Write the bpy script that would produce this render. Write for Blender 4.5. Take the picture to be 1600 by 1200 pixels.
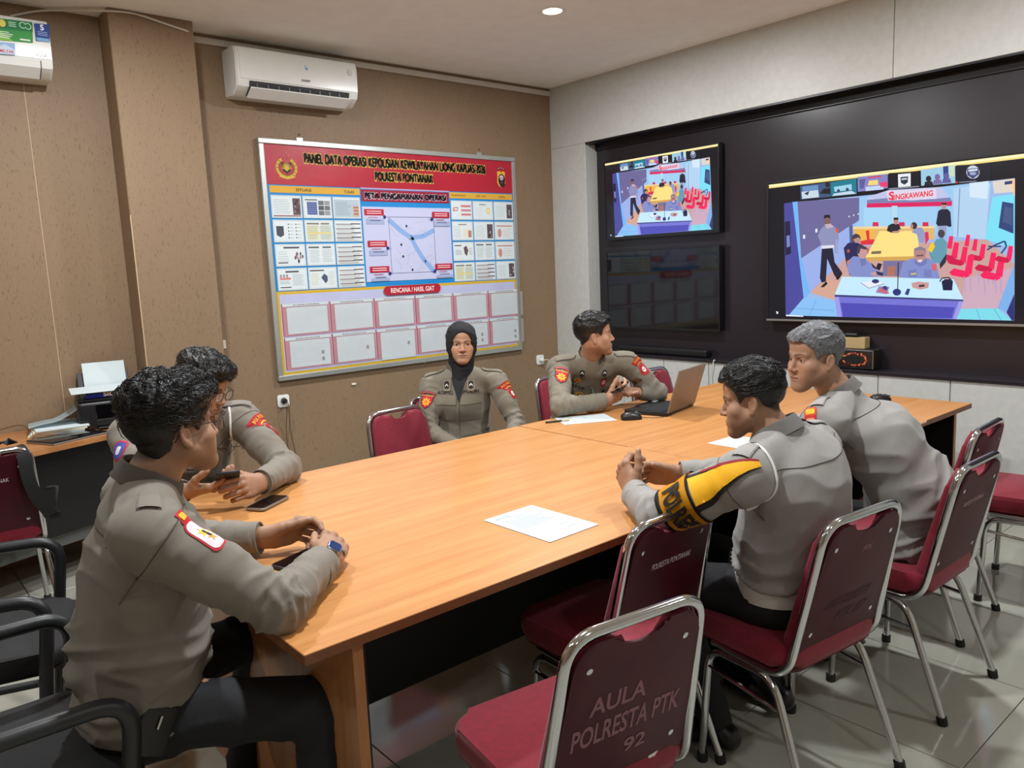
import bpy, bmesh, math, random
import numpy as np
from mathutils import Vector, Matrix, Euler, Quaternion
from mathutils.bvhtree import BVHTree
from mathutils.geometry import delaunay_2d_cdt

for o in list(bpy.data.objects):
    bpy.data.objects.remove(o, do_unlink=True)
scene = bpy.context.scene
COL = scene.collection
random.seed(7)
RNG = np.random.RandomState(11)
PI = math.pi

# ---------------------------------------------------------------- camera
CAM_R = ((0.75756, -0.65138, -0.04244), (-0.12697, -0.08327, -0.98840), (0.64030, 0.75417, -0.14579))
cam_data = bpy.data.cameras.new('camera')
cam = bpy.data.objects.new('camera', cam_data)
COL.objects.link(cam)
r0, r1, r2 = [Vector(v).normalized() for v in CAM_R]
m = Matrix.Identity(4)
for i in range(3):
    m[i][0] = r0[i]; m[i][1] = -r1[i]; m[i][2] = -r2[i]
m[0][3], m[1][3], m[2][3] = 0.0, 0.0, 1.51
cam.matrix_world = m
cam_data.sensor_width = 36.0
cam_data.lens = 36.0 * 1214.7 / 1600.0
cam_data.clip_start = 0.05
scene.camera = cam

# ---------------------------------------------------------------- view, world
scene.view_settings.view_transform = 'Standard'
scene.view_settings.look = 'None'
scene.view_settings.exposure = 0.42
scene.view_settings.gamma = 1.0
scene.view_settings.use_curve_mapping = False
scene.cycles.use_denoising = True
scene.cycles.max_bounces = 8
scene.cycles.diffuse_bounces = 5
scene.cycles.glossy_bounces = 4
scene.cycles.transparent_max_bounces = 8
scene.cycles.caustics_reflective = False
scene.cycles.caustics_refractive = False
scene.cycles.sample_clamp_indirect = 4.0
world = bpy.data.worlds.new('world')
scene.world = world
world.use_nodes = True
world.node_tree.nodes['Background'].inputs[0].default_value = (0.75, 0.8, 0.85, 1)
world.node_tree.nodes['Background'].inputs[1].default_value = 0.05

# downlights in the ceiling (x, y, watts)
DOWNLIGHTS = [(3.38, 3.47, 36), (1.10, 3.55, 34), (3.38, 1.35, 36), (1.10, 1.55, 38),
              (3.38, -0.80, 14), (1.10, -0.80, 8), (-1.00, 1.55, 5), (-1.00, 3.55, 20), (-1.00, -0.80, 5)]
LIGHT_COLOR = (0.965, 0.985, 1.0)
ROOM = dict(x0=-1.75, x1=4.75, y0=-2.30, y1=4.95, h=3.0)

# ---------------------------------------------------------------- materials
def lin(r, g, b):
    def f(c):
        c /= 255.0
        return c / 12.92 if c <= 0.04045 else ((c + 0.055) / 1.055) ** 2.4
    return (f(r), f(g), f(b), 1.0)

MATS = {}
def M(name, rgb, rough=0.5, metal=0.0, spec=0.5, var=0.0, vscale=8.0, bump=0.0, bscale=60.0, stretch=(1, 1, 1),
      coat=0.0, emit=0.0, alpha=1.0, trans=0.0, sheen=0.0):
    if name in MATS:
        return MATS[name]
    mt = bpy.data.materials.new(name)
    mt.use_nodes = True
    nt = mt.node_tree
    b = nt.nodes['Principled BSDF']
    c = lin(*rgb)
    b.inputs['Base Color'].default_value = c
    b.inputs['Roughness'].default_value = rough
    b.inputs['Metallic'].default_value = metal
    b.inputs['Specular IOR Level'].default_value = spec
    b.inputs['Coat Weight'].default_value = coat
    b.inputs['Coat Roughness'].default_value = 0.08
    b.inputs['Alpha'].default_value = alpha
    b.inputs['Transmission Weight'].default_value = trans
    b.inputs['Sheen Weight'].default_value = sheen
    if emit:
        b.inputs['Emission Color'].default_value = c
        b.inputs['Emission Strength'].default_value = emit
    tc = nt.nodes.new('ShaderNodeTexCoord')
    mp = nt.nodes.new('ShaderNodeMapping')
    mp.inputs['Scale'].default_value = stretch
    nt.links.new(tc.outputs['Object'], mp.inputs['Vector'])
    nz = nt.nodes.new('ShaderNodeTexNoise')
    nz.inputs['Scale'].default_value = vscale
    nz.inputs['Detail'].default_value = 4
    nt.links.new(mp.outputs[0], nz.inputs['Vector'])
    rp = nt.nodes.new('ShaderNodeValToRGB')
    v = max(var, 0.02)
    rp.color_ramp.elements[0].position = 0.3
    rp.color_ramp.elements[1].position = 0.7
    rp.color_ramp.elements[0].color = (c[0] * (1 - v), c[1] * (1 - v), c[2] * (1 - v), 1)
    rp.color_ramp.elements[1].color = (min(1, c[0] * (1 + v)), min(1, c[1] * (1 + v)), min(1, c[2] * (1 + v)), 1)
    nt.links.new(nz.outputs['Fac'], rp.inputs[0])
    nt.links.new(rp.outputs[0], b.inputs['Base Color'])
    if bump:
        n2 = nt.nodes.new('ShaderNodeTexNoise')
        n2.inputs['Scale'].default_value = bscale
        n2.inputs['Detail'].default_value = 3
        nt.links.new(mp.outputs[0], n2.inputs['Vector'])
        bp = nt.nodes.new('ShaderNodeBump')
        bp.inputs['Strength'].default_value = bump
        bp.inputs['Distance'].default_value = 0.004
        nt.links.new(n2.outputs['Fac'], bp.inputs['Height'])
        nt.links.new(bp.outputs[0], b.inputs['Normal'])
    MATS[name] = mt
    return mt

def attr_mat(name, rough=0.5, emit=0.0, spec=0.4, bump=0.0, bscale=200, sss=0.0):
    """colour from the mesh's own 'Col' attribute (print, skin tones)"""
    if name in MATS:
        return MATS[name]
    mt = bpy.data.materials.new(name)
    mt.use_nodes = True
    nt = mt.node_tree
    b = nt.nodes['Principled BSDF']
    at = nt.nodes.new('ShaderNodeAttribute')
    at.attribute_name = 'Col'
    b.inputs['Roughness'].default_value = rough
    b.inputs['Specular IOR Level'].default_value = spec
    if emit:
        b.inputs['Base Color'].default_value = (0.01, 0.01, 0.012, 1)
        nt.links.new(at.outputs['Color'], b.inputs['Emission Color'])
        b.inputs['Emission Strength'].default_value = emit
    else:
        nt.links.new(at.outputs['Color'], b.inputs['Base Color'])
    if sss:
        b.inputs['Subsurface Weight'].default_value = sss
        b.inputs['Subsurface Radius'].default_value = (0.012, 0.005, 0.003)
        b.inputs['Subsurface Scale'].default_value = 0.6
    if bump:
        tc = nt.nodes.new('ShaderNodeTexCoord')
        n2 = nt.nodes.new('ShaderNodeTexNoise')
        n2.inputs['Scale'].default_value = bscale
        nt.links.new(tc.outputs['Object'], n2.inputs['Vector'])
        bp = nt.nodes.new('ShaderNodeBump')
        bp.inputs['Strength'].default_value = bump
        bp.inputs['Distance'].default_value = 0.002
        nt.links.new(n2.outputs['Fac'], bp.inputs['Height'])
        nt.links.new(bp.outputs[0], b.inputs['Normal'])
    MATS[name] = mt
    return mt

def wood_mat(name, rgb1, rgb2, rough=0.35, scale=(1.0, 16.0, 16.0), coat=0.15):
    if name in MATS:
        return MATS[name]
    mt = bpy.data.materials.new(name)
    mt.use_nodes = True
    nt = mt.node_tree
    b = nt.nodes['Principled BSDF']
    b.inputs['Roughness'].default_value = rough
    b.inputs['Coat Weight'].default_value = coat
    b.inputs['Coat Roughness'].default_value = 0.2
    tc = nt.nodes.new('ShaderNodeTexCoord')
    mp = nt.nodes.new('ShaderNodeMapping')
    mp.inputs['Scale'].default_value = scale
    nt.links.new(tc.outputs['Object'], mp.inputs['Vector'])
    n1 = nt.nodes.new('ShaderNodeTexNoise')
    n1.inputs['Scale'].default_value = 1.6
    n1.inputs['Detail'].default_value = 6
    n1.inputs['Roughness'].default_value = 0.6
    n1.inputs['Distortion'].default_value = 0.6
    nt.links.new(mp.outputs[0], n1.inputs['Vector'])
    n2 = nt.nodes.new('ShaderNodeTexNoise')
    n2.inputs['Scale'].default_value = 9.0
    n2.inputs['Detail'].default_value = 3
    nt.links.new(mp.outputs[0], n2.inputs['Vector'])
    mx = nt.nodes.new('ShaderNodeMath'); mx.operation = 'MULTIPLY_ADD'
    mx.inputs[1].default_value = 0.35
    nt.links.new(n2.outputs['Fac'], mx.inputs[0])
    nt.links.new(n1.outputs['Fac'], mx.inputs[2])
    rp = nt.nodes.new('ShaderNodeValToRGB')
    rp.color_ramp.elements[0].position = 0.42
    rp.color_ramp.elements[0].color = lin(*rgb1)
    rp.color_ramp.elements[1].position = 0.86
    rp.color_ramp.elements[1].color = lin(*rgb2)
    nt.links.new(mx.outputs[0], rp.inputs[0])
    nt.links.new(rp.outputs[0], b.inputs['Base Color'])
    MATS[name] = mt
    return mt

def wallpaper_mat():
    mt = bpy.data.materials.new('brown_wallpaper')
    mt.use_nodes = True
    nt = mt.node_tree
    b = nt.nodes['Principled BSDF']
    b.inputs['Roughness'].default_value = 0.55
    b.inputs['Specular IOR Level'].default_value = 0.35
    tc = nt.nodes.new('ShaderNodeTexCoord')
    def noise(sc, scale, det=2):
        mp = nt.nodes.new('ShaderNodeMapping')
        mp.inputs['Scale'].default_value = sc
        nt.links.new(tc.outputs['Object'], mp.inputs['Vector'])
        n = nt.nodes.new('ShaderNodeTexNoise')
        n.inputs['Scale'].default_value = scale
        n.inputs['Detail'].default_value = det
        nt.links.new(mp.outputs[0], n.inputs['Vector'])
        return n
    dash = noise((1, 1, 0.15), 250, 1)
    fine = noise((1, 1, 0.3), 420, 2)
    big = noise((1, 1, 0.35), 2.2, 3)
    r1 = nt.nodes.new('ShaderNodeValToRGB')
    r1.color_ramp.elements[0].position = 0.27
    r1.color_ramp.elements[0].color = lin(110, 90, 70)
    r1.color_ramp.elements[1].position = 0.36
    r1.color_ramp.elements[1].color = lin(138, 116, 92)
    nt.links.new(dash.outputs['Fac'], r1.inputs[0])
    r2 = nt.nodes.new('ShaderNodeValToRGB')
    r2.color_ramp.elements[0].color = (0.80, 0.80, 0.80, 1)
    r2.color_ramp.elements[1].color = (1.15, 1.13, 1.10, 1)
    nt.links.new(fine.outputs['Fac'], r2.inputs[0])
    mx = nt.nodes.new('ShaderNodeMix'); mx.data_type = 'RGBA'; mx.blend_type = 'MULTIPLY'
    mx.inputs[0].default_value = 1.0
    nt.links.new(r1.outputs[0], mx.inputs[6]); nt.links.new(r2.outputs[0], mx.inputs[7])
    r3 = nt.nodes.new('ShaderNodeValToRGB')
    r3.color_ramp.elements[0].position = 0.3; r3.color_ramp.elements[0].color = (0.93, 0.93, 0.94, 1)
    r3.color_ramp.elements[1].position = 0.7; r3.color_ramp.elements[1].color = (1.05, 1.04, 1.03, 1)
    nt.links.new(big.outputs['Fac'], r3.inputs[0])
    m2 = nt.nodes.new('ShaderNodeMix'); m2.data_type = 'RGBA'; m2.blend_type = 'MULTIPLY'
    m2.inputs[0].default_value = 1.0
    nt.links.new(mx.outputs[2], m2.inputs[6]); nt.links.new(r3.outputs[0], m2.inputs[7])
    nt.links.new(m2.outputs[2], b.inputs['Base Color'])
    bp = nt.nodes.new('ShaderNodeBump'); bp.inputs['Strength'].default_value = 0.35; bp.inputs['Distance'].default_value = 0.002
    nt.links.new(dash.outputs['Fac'], bp.inputs['Height'])
    nt.links.new(bp.outputs[0], b.inputs['Normal'])
    MATS['brown_wallpaper'] = mt
    return mt

WALLPAPER = wallpaper_mat()
WHITE_WALL = M('white_laminate', (190, 192, 188), 0.42, var=0.05, vscale=30, bump=0.05, bscale=90)
CEIL = M('ceiling_paint', (240, 238, 234), 0.8, var=0.03, bump=0.12, bscale=40)
DARK_PANEL = M('dark_brown_laminate', (34, 30, 36), 0.28, var=0.12, vscale=20, stretch=(1, 1, 8), spec=0.5)
BLACK_TRIM = M('black_laminate', (14, 15, 20), 0.35)
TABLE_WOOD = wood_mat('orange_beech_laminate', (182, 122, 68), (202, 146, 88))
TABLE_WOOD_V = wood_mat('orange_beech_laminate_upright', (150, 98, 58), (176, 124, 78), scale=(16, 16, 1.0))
EDGE_WOOD = M('brown_edge_band', (122, 76, 44), 0.45, var=0.1, vscale=20)
DESK_WOOD = wood_mat('brown_desk_laminate', (150, 98, 56), (184, 128, 80))
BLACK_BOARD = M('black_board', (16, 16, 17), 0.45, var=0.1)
TILE = M('grey_polished_tile', (168, 168, 156), 0.10, var=0.05, vscale=5, coat=0.3)
GROUT = M('tile_grout', (98, 98, 92), 0.8)
CHROME = M('chrome', (205, 208, 212), 0.12, metal=1.0)
RED_FABRIC = M('crimson_fabric', (122, 10, 36), 0.85, var=0.14, vscale=60, bump=0.25, bscale=500, sheen=0.15)
RED_SHELL = M('burgundy_shell', (66, 7, 23), 0.5, spec=0.3, var=0.12, vscale=14)
RUBBER = M('black_rubber', (20, 20, 20), 0.6)
BLACK_PLASTIC = M('black_plastic', (22, 23, 25), 0.38, var=0.08)
BLACK_SOFT = M('black_soft_plastic', (30, 33, 36), 0.42, var=0.1)
BLACK_FABRIC = M('black_fabric', (26, 27, 29), 0.8, var=0.15, bump=0.2, bscale=400)
GREY_PLASTIC = M('grey_plastic', (120, 124, 128), 0.4)
WHITE_PLASTIC = M('white_plastic', (226, 228, 224), 0.3, var=0.02)
PAPER = M('white_paper', (198, 210, 213), 0.7, var=0.02, vscale=4)
CREAM = M('cream_paper', (220, 214, 180), 0.7, var=0.03)
ALU = M('aluminium', (196, 200, 196), 0.38, metal=0.75)
SILVER = M('silver_plastic', (150, 150, 148), 0.35, metal=0.6)
GLASS_BLACK = M('black_glass', (8, 9, 12), 0.06, spec=0.6)
CABLE_WHITE = M('white_cable', (205, 200, 188), 0.5)
CABLE_BLACK = M('black_cable', (22, 22, 22), 0.5)
CABLE_BROWN = M('brown_cable', (92, 70, 50), 0.5)
GOLD = M('gold', (214, 160, 50), 0.35, metal=0.8)
PRINT = attr_mat('flat_print', 0.6)
SCREEN = attr_mat('lit_screen_picture', 0.15, emit=0.82)

# ---------------------------------------------------------------- object helpers
def tag(o, label=None, cat=None, group=None, kind=None):
    if label: o['label'] = label
    if cat: o['category'] = cat
    if group: o['group'] = group
    if kind: o['kind'] = kind
    return o

def thing(name, label, cat, loc=(0, 0, 0), rotz=0.0, group=None, rot=None):
    o = bpy.data.objects.new(name, None)
    o.empty_display_size = 0.1
    COL.objects.link(o)
    o.location = loc
    o.rotation_euler = rot if rot else (0, 0, rotz)
    return tag(o, label, cat, group)

def link_mesh(name, me, parent=None, mats=()):
    for mt in mats:
        me.materials.append(mt)
    o = bpy.data.objects.new(name, me)
    COL.objects.link(o)
    if parent:
        o.parent = parent
    return o

def obj(name, bm, mat, parent=None, smooth=None, loc=None, rot=None):
    me = bpy.data.meshes.new(name)
    bmesh.ops.recalc_face_normals(bm, faces=bm.faces)
    bm.to_mesh(me)
    bm.free()
    mats = mat if isinstance(mat, (list, tuple)) else [mat]
    o = link_mesh(name, me, parent, mats)
    if smooth is not None:
        set_smooth(me, smooth)
    if loc is not None: o.location = loc
    if rot is not None: o.rotation_euler = rot
    return o

def set_smooth(me, angle=40):
    me.polygons.foreach_set('use_smooth', [True] * len(me.polygons))
    if angle < 180:
        me.set_sharp_from_angle(angle=math.radians(angle))

def share(name, me, parent=None, loc=None, rot=None):
    o = bpy.data.objects.new(name, me)
    COL.objects.link(o)
    if parent: o.parent = parent
    if loc is not None: o.location = loc
    if rot is not None: o.rotation_euler = rot
    return o

def copy_tree(o, parent=None):
    c = o.copy()
    COL.objects.link(c)
    if parent is not None:
        c.parent = parent
    for ch in list(o.children):
        copy_tree(ch, c)
    return c

def BM():
    return bmesh.new()

def box(bm, c, s, mat=0, M4=None):
    v = []
    for dx in (-.5, .5):
        for dy in (-.5, .5):
            for dz in (-.5, .5):
                p = Vector((c[0] + dx * s[0], c[1] + dy * s[1], c[2] + dz * s[2]))
                if M4 is not None: p = M4 @ p
                v.append(bm.verts.new(p))
    fs = []
    for q in ((0, 1, 3, 2), (4, 6, 7, 5), (0, 4, 5, 1), (2, 3, 7, 6), (0, 2, 6, 4), (1, 5, 7, 3)):
        f = bm.faces.new([v[i] for i in q]); f.material_index = mat; fs.append(f)
    return v, fs

def bbox(c, s, bev=0.004, seg=2, M4=None):
    bm = BM()
    box(bm, c, s, 0, M4)
    if bev:
        bmesh.ops.bevel(bm, geom=list(bm.edges), offset=bev, segments=seg, affect='EDGES', profile=0.6)
    return bm

def box2(a, b, bev=0.0, seg=2):
    c = [(a[i] + b[i]) / 2 for i in range(3)]
    s = [abs(b[i] - a[i]) for i in range(3)]
    return bbox(c, s, bev, seg)

def prism(bm, pts, z0, z1, mat=0, M4=None):
    """polygon in xy extruded z0..z1, placed through M4"""
    M4 = M4 or Matrix.Identity(4)
    a = [bm.verts.new(M4 @ Vector((p[0], p[1], z0))) for p in pts]
    b = [bm.verts.new(M4 @ Vector((p[0], p[1], z1))) for p in pts]
    n = len(pts)
    fs = [bm.faces.new(list(reversed(a))), bm.faces.new(b)]
    for i in range(n):
        fs.append(bm.faces.new((a[i], a[(i + 1) % n], b[(i + 1) % n], b[i])))
    for f in fs: f.material_index = mat
    return fs

def fillet(pts, rad, seg=6):
    """round the inner corners of a 3-D polyline"""
    pts = [Vector(p) for p in pts]
    out = [pts[0]]
    for i in range(1, len(pts) - 1):
        p, a, b = pts[i], pts[i - 1], pts[i + 1]
        da, db = (a - p), (b - p)
        r = rad[i - 1] if isinstance(rad, (list, tuple)) else rad
        la = min(r, da.length * 0.49); lb = min(r, db.length * 0.49)
        s, e = p + da.normalized() * la, p + db.normalized() * lb
        for k in range(seg + 1):
            t = k / seg
            out.append(s * (1 - t) ** 2 + p * 2 * t * (1 - t) + e * t * t)
    out.append(pts[-1])
    return out

def tube(bm, pts, r, seg=8, closed=False, flat=1.0, flat_axis=None, cap=True, mat=0):
    """sweep a circle (or an oval flattened along flat_axis) along pts; r may be a list"""
    pts = [Vector(p) for p in pts]
    n = len(pts)
    rings = []
    up = None
    for i, p in enumerate(pts):
        a = pts[(i - 1) % n] if (closed or i > 0) else p
        b = pts[(i + 1) % n] if (closed or i < n - 1) else p
        t = (b - a)
        t = t.normalized() if t.length > 1e-9 else Vector((0, 0, 1))
        if flat_axis is not None:
            u = Vector(flat_axis) - t * Vector(flat_axis).dot(t)
            u = u.normalized() if u.length > 1e-6 else t.orthogonal().normalized()
        else:
            if up is None:
                u = t.orthogonal().normalized()
            else:
                u = (up - t * up.dot(t))
                u = u.normalized() if u.length > 1e-6 else t.orthogonal().normalized()
        up = u
        w = t.cross(u)
        rr = r[i] if isinstance(r, (list, tuple)) else r
        rings.append([bm.verts.new(p + u * (math.cos(2 * PI * k / seg) * rr * flat) + w * (math.sin(2 * PI * k / seg) * rr)) for k in range(seg)])
    for i in range(n if closed else n - 1):
        A, B = rings[i], rings[(i + 1) % n]
        for k in range(seg):
            f = bm.faces.new((A[k], A[(k + 1) % seg], B[(k + 1) % seg], B[k])); f.material_index = mat
    if cap and not closed:
        f = bm.faces.new(list(reversed(rings[0]))); f.material_index = mat
        f = bm.faces.new(rings[-1]); f.material_index = mat

def tube_obj(name, pts, r, mat, parent=None, seg=8, **k):
    bm = BM()
    tube(bm, pts, r, seg, **k)
    return obj(name, bm, mat, parent, smooth=50)

def lathe(bm, prof, seg=20, M4=None, mat=0):
    M4 = M4 or Matrix.Identity(4)
    rings = []
    for r, z in prof:
        if r < 1e-6:
            rings.append([bm.verts.new(M4 @ Vector((0, 0, z)))])
        else:
            rings.append([bm.verts.new(M4 @ Vector((r * math.cos(2 * PI * k / seg), r * math.sin(2 * PI * k / seg), z))) for k in range(seg)])
    for A, B in zip(rings[:-1], rings[1:]):
        for k in range(seg):
            k2 = (k + 1) % seg
            if len(A) == 1 and len(B) == 1: continue
            if len(A) == 1: f = bm.faces.new((A[0], B[k2], B[k]))
            elif len(B) == 1: f = bm.faces.new((A[k], A[k2], B[0]))
            else: f = bm.faces.new((A[k], A[k2], B[k2], B[k]))
            f.material_index = mat

def rrect(w, h, r, seg=5, cx=0, cy=0):
    pts = []
    for (sx, sy, a0) in ((1, 1, 0), (-1, 1, 90), (-1, -1, 180), (1, -1, 270)):
        for k in range(seg + 1):
            a = math.radians(a0 + 90 * k / seg)
            pts.append((cx + sx * (w / 2 - r) + r * math.cos(a), cy + sy * (h / 2 - r) + r * math.sin(a)))
    return pts

def ellipse(cx, cy, rx, ry, n=20, a0=0, a1=360):
    full = abs(a1 - a0) >= 359.9
    k = n if full else n + 1
    return [(cx + rx * math.cos(math.radians(a0 + (a1 - a0) * i / n)), cy + ry * math.sin(math.radians(a0 + (a1 - a0) * i / n))) for i in range(k)]

def frame(origin, xdir, ydir):
    x = Vector(xdir).normalized(); y = Vector(ydir); y = (y - x * y.dot(x)).normalized(); z = x.cross(y)
    mm = Matrix.Identity(4)
    for i in range(3):
        mm[i][0] = x[i]; mm[i][1] = y[i]; mm[i][2] = z[i]; mm[i][3] = origin[i]
    return mm

# -- text as flat mesh
_text_cache = {}
def text_data(s, size=1.0, bold=0.0, sx=1.0, shear=0.0, align='CENTER', space=1.0):
    """(verts2d, faces) of a text, centred on its cap height"""
    key = (s, bold, align, space)
    if key not in _text_cache:
        cu = bpy.data.curves.new('t', 'FONT')
        cu.body = s; cu.size = 1.0; cu.align_x = align; cu.offset = bold; cu.space_character = space
        cu.resolution_u = 3; cu.fill_mode = 'FRONT'
        ob = bpy.data.objects.new('t', cu)
        COL.objects.link(ob)
        dg = bpy.context.evaluated_depsgraph_get()
        me = bpy.data.meshes.new_from_object(ob.evaluated_get(dg))
        vs = [(v.co.x, v.co.y - 0.345) for v in me.vertices]
        fs = [tuple(p.vertices) for p in me.polygons]
        bpy.data.objects.remove(ob, do_unlink=True)
        bpy.data.curves.remove(cu); bpy.data.meshes.remove(me)
        _text_cache[key] = (vs, fs)
    vs, fs = _text_cache[key]
    # cap height of the built-in face is about 0.69 of its size
    return [((x * sx + y * shear) * size / 0.69, y * size / 0.69) for x, y in vs], fs

def fit_text(s, h, w, bold=0.0, shear=0.0):
    """text of cap height h squeezed to total width w"""
    vs, fs = text_data(s, h, bold)
    x0 = min(v[0] for v in vs); x1 = max(v[0] for v in vs)
    k = w / max(1e-6, x1 - x0); c = (x0 + x1) / 2
    return [((x - c) * k + y * shear, y) for x, y in vs], fs

class Art:
    """flat print: coloured polygons stacked in hair-thin layers on a plane (x right, y up)"""
    def __init__(self, step=0.00025):
        self.v = []; self.f = []; self.c = []; self.z = 0.0; self.step = step
    def layer(self):
        self.z += self.step
    def poly(self, pts, rgb, up=True):
        if up: self.layer()
        n = len(self.v)
        self.v += [(p[0], p[1], self.z) for p in pts]
        self.f.append(tuple(range(n, n + len(pts)))); self.c.append(lin(*rgb))
    def rect(self, x0, y0, x1, y1, rgb, up=True):
        self.poly([(x0, y0), (x1, y0), (x1, y1), (x0, y1)], rgb, up)
    def line(self, pts, w, rgb, up=True):
        if up: self.layer()
        for (a, b) in zip(pts[:-1], pts[1:]):
            dx, dy = b[0] - a[0], b[1] - a[1]
            l = math.hypot(dx, dy) or 1e-6
            nx, ny = -dy / l * w / 2, dx / l * w / 2
            self.poly([(a[0] - nx, a[1] - ny), (b[0] - nx, b[1] - ny), (b[0] + nx, b[1] + ny), (a[0] + nx, a[1] + ny)], rgb, False)
    def text(self, s, x, y, h, rgb, w=None, bold=0.0, shear=0.0, rot=0.0, up=True):
        if up: self.layer()
        vs, fs = fit_text(s, h, w, bold, shear) if w else text_data(s, h, bold, shear=shear)
        n = len(self.v)
        ca, sa = math.cos(rot), math.sin(rot)
        self.v += [(x + a * ca - b * sa, y + a * sa + b * ca, self.z) for a, b in vs]
        for f in fs:
            self.f.append(tuple(i + n for i in f)); self.c.append(lin(*rgb))
    def mesh(self, name, mat):
        me = bpy.data.meshes.new(name)
        me.from_pydata(self.v, [], self.f)
        at = me.color_attributes.new('Col', 'FLOAT_COLOR', 'CORNER')
        dat = []
        for p, c in zip(me.polygons, self.c):
            if len(p.vertices) == 0: continue
            dat += list(c) * len(p.vertices)
        at.data.foreach_set('color', dat)
        me.materials.append(mat)
        # all print faces look out along +z
        bm = bmesh.new(); bm.from_mesh(me)
        for f in bm.faces:
            f.normal_update()
            if f.normal.z < 0: f.normal_flip()
        bm.to_mesh(me); bm.free()
        return me
    def build(self, name, mat, parent=None, M4=None):
        o = link_mesh(name, self.mesh(name, mat), parent)
        if M4 is not None: o.matrix_local = M4
        return o
# ================================================================ the room
X0, X1, Y0, Y1, H = ROOM['x0'], ROOM['x1'], ROOM['y0'], ROOM['y1'], ROOM['h']
NICHE_X = 4.90      # back of the dark screen niche

def struct(name, bm, mat, parent=None, smooth=None):
    o = obj(name, bm, mat, parent, smooth)
    if parent is None: o['kind'] = 'structure'
    return o

floor = struct('floor', box2((X0, Y0, -0.12), (X1 + 0.3, Y1 + 0.1, -0.006)), GROUT)
TS, TX, TY = 0.6, 2.326, 0.769
gap = 0.0016
tile_full = None
for i in range(-8, 6):
    for j in range(-7, 8):
        xa, xb = max(TX + i * TS, X0), min(TX + (i + 1) * TS, X1)
        ya, yb = max(TY + j * TS, Y0), min(TY + (j + 1) * TS, Y1)
        if xb - xa < 0.02 or yb - ya < 0.02: continue
        full = abs(xb - xa - TS) < 1e-4 and abs(yb - ya - TS) < 1e-4
        if full and tile_full:
            share('tile', tile_full, floor, ((xa + xb) / 2, (ya + yb) / 2, 0))
        else:
            t = obj('tile', bbox((0, 0, -0.004), (xb - xa - gap * 2, yb - ya - gap * 2, 0.008), 0.0012, 1), TILE, floor,
                    loc=((xa + xb) / 2, (ya + yb) / 2, 0))
            if full: tile_full = t.data

struct('ceiling', box2((X0, Y0, H), (X1 + 0.3, Y1 + 0.1, H + 0.1)), CEIL)
wall_b = struct('wall_back', box2((X0 - .1, Y1, 0), (X1 + 0.3, Y1 + 0.1, H)), WALLPAPER)
struct('wall_left', box2((X0 - .1, Y0, 0), (X0, Y1, H)), WALLPAPER)
struct('wall_front', box2((X0 - .1, Y0 - .1, 0), (X1 + .3, Y0, H)), M('plain_wall_paint', (190, 182, 168), 0.7))
# the papered pier that stands proud of the back wall
pier = struct('trim_1', box2((1.285, 4.75, 0), (1.737, Y1, H), 0.004, 1), WALLPAPER)
# paper seams: narrow strips where two lengths meet
for x in (0.88, 0.36):
    obj('wallpaper_seam', box2((x, Y1 - 0.0012, 0.76), (x + 0.004, Y1, 2.6)), M('seam_paste', (186, 160, 130), 0.7), wall_b)
obj('wallpaper_seam', box2((1.284, 4.7494, 0.0), (1.290, 4.7500, 1.9)), M('seam_paste', (186, 160, 130), 0.7), pier)

# right-hand wall: white laminate round a dark niche
wall_r = struct('wall_right', box2((NICHE_X, Y0, 0), (X1 + 0.3, Y1, H)), M('wall_core', (90, 88, 84), 0.8))
NT, NB, NL, NR = 2.505, 0.775, 4.55, -0.35
def rpanel(name, y0, y1, z0, z1, mat=WHITE_WALL, x=X1, d=0.14, bev=0.002):
    return obj(name, box2((x, y0, z0), (x + d, y1, z1), bev, 1), mat, wall_r)
for a, b in ((2.097, Y1), (0.0, 2.093), (Y0, -0.004)):
    rpanel('panel', a, b, NT, H)
rpanel('panel', NL, Y1, NB, NT - 0.001)
rpanel('panel', Y0, NR, NB, NT - 0.001)
y = 1.722 + 0.411 * 7
edges = [Y1] + [1.722 + 0.411 * k for k in range(7, -10, -1) if 1.722 + 0.411 * k < Y1 - 0.05] + [Y0]
for a, b in zip(edges[1:], edges[:-1]):
    rpanel('panel', a + 0.0025, b - 0.0025, 0.10, NB)
rpanel('skirting', Y0, Y1, 0.0, 0.098, M('grey_skirting', (120, 118, 112), 0.5), X1 + 0.008, 0.13)
obj('niche_back', box2((NICHE_X - 0.012, NR, NB), (NICHE_X, NL, NT)), DARK_PANEL, wall_r)
obj('niche_soffit', box2((X1 + 0.002, NR, NT - 0.012), (NICHE_X - 0.012, NL, NT - 0.001)), BLACK_TRIM, wall_r)
obj('niche_top_rail', box2((NICHE_X - 0.03, NR, NT - 0.06), (NICHE_X - 0.012, NL, NT - 0.012)), BLACK_TRIM, wall_r)
obj('niche_ledge', box2((X1 - 0.012, NR, NB + 0.001), (NICHE_X - 0.012, NL, NB + 0.022), 0.003, 1), DARK_PANEL, wall_r)

# white cable duct under the ceiling of the back wall
tr = struct('trim_2', box2((1.738, Y1 - 0.022, H - 0.062), (X1 - 0.002, Y1 - 0.0005, H - 0.024), 0.003, 1), M('duct_white', (190, 184, 174), 0.5))
o = tube_obj('cable', fillet([(0.86, 4.935, 2.93), (1.0, 4.94, 2.985), (1.284, 4.74, 2.978), (1.42, 4.738, 2.99), (1.6, 4.74, 2.955), (1.745, 4.75, 2.935), (1.76, 4.93, 2.95)], 0.08),
             0.006, CABLE_WHITE)
tag(o, 'white cable running along the ceiling line across the papered pier', 'cable')

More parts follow.
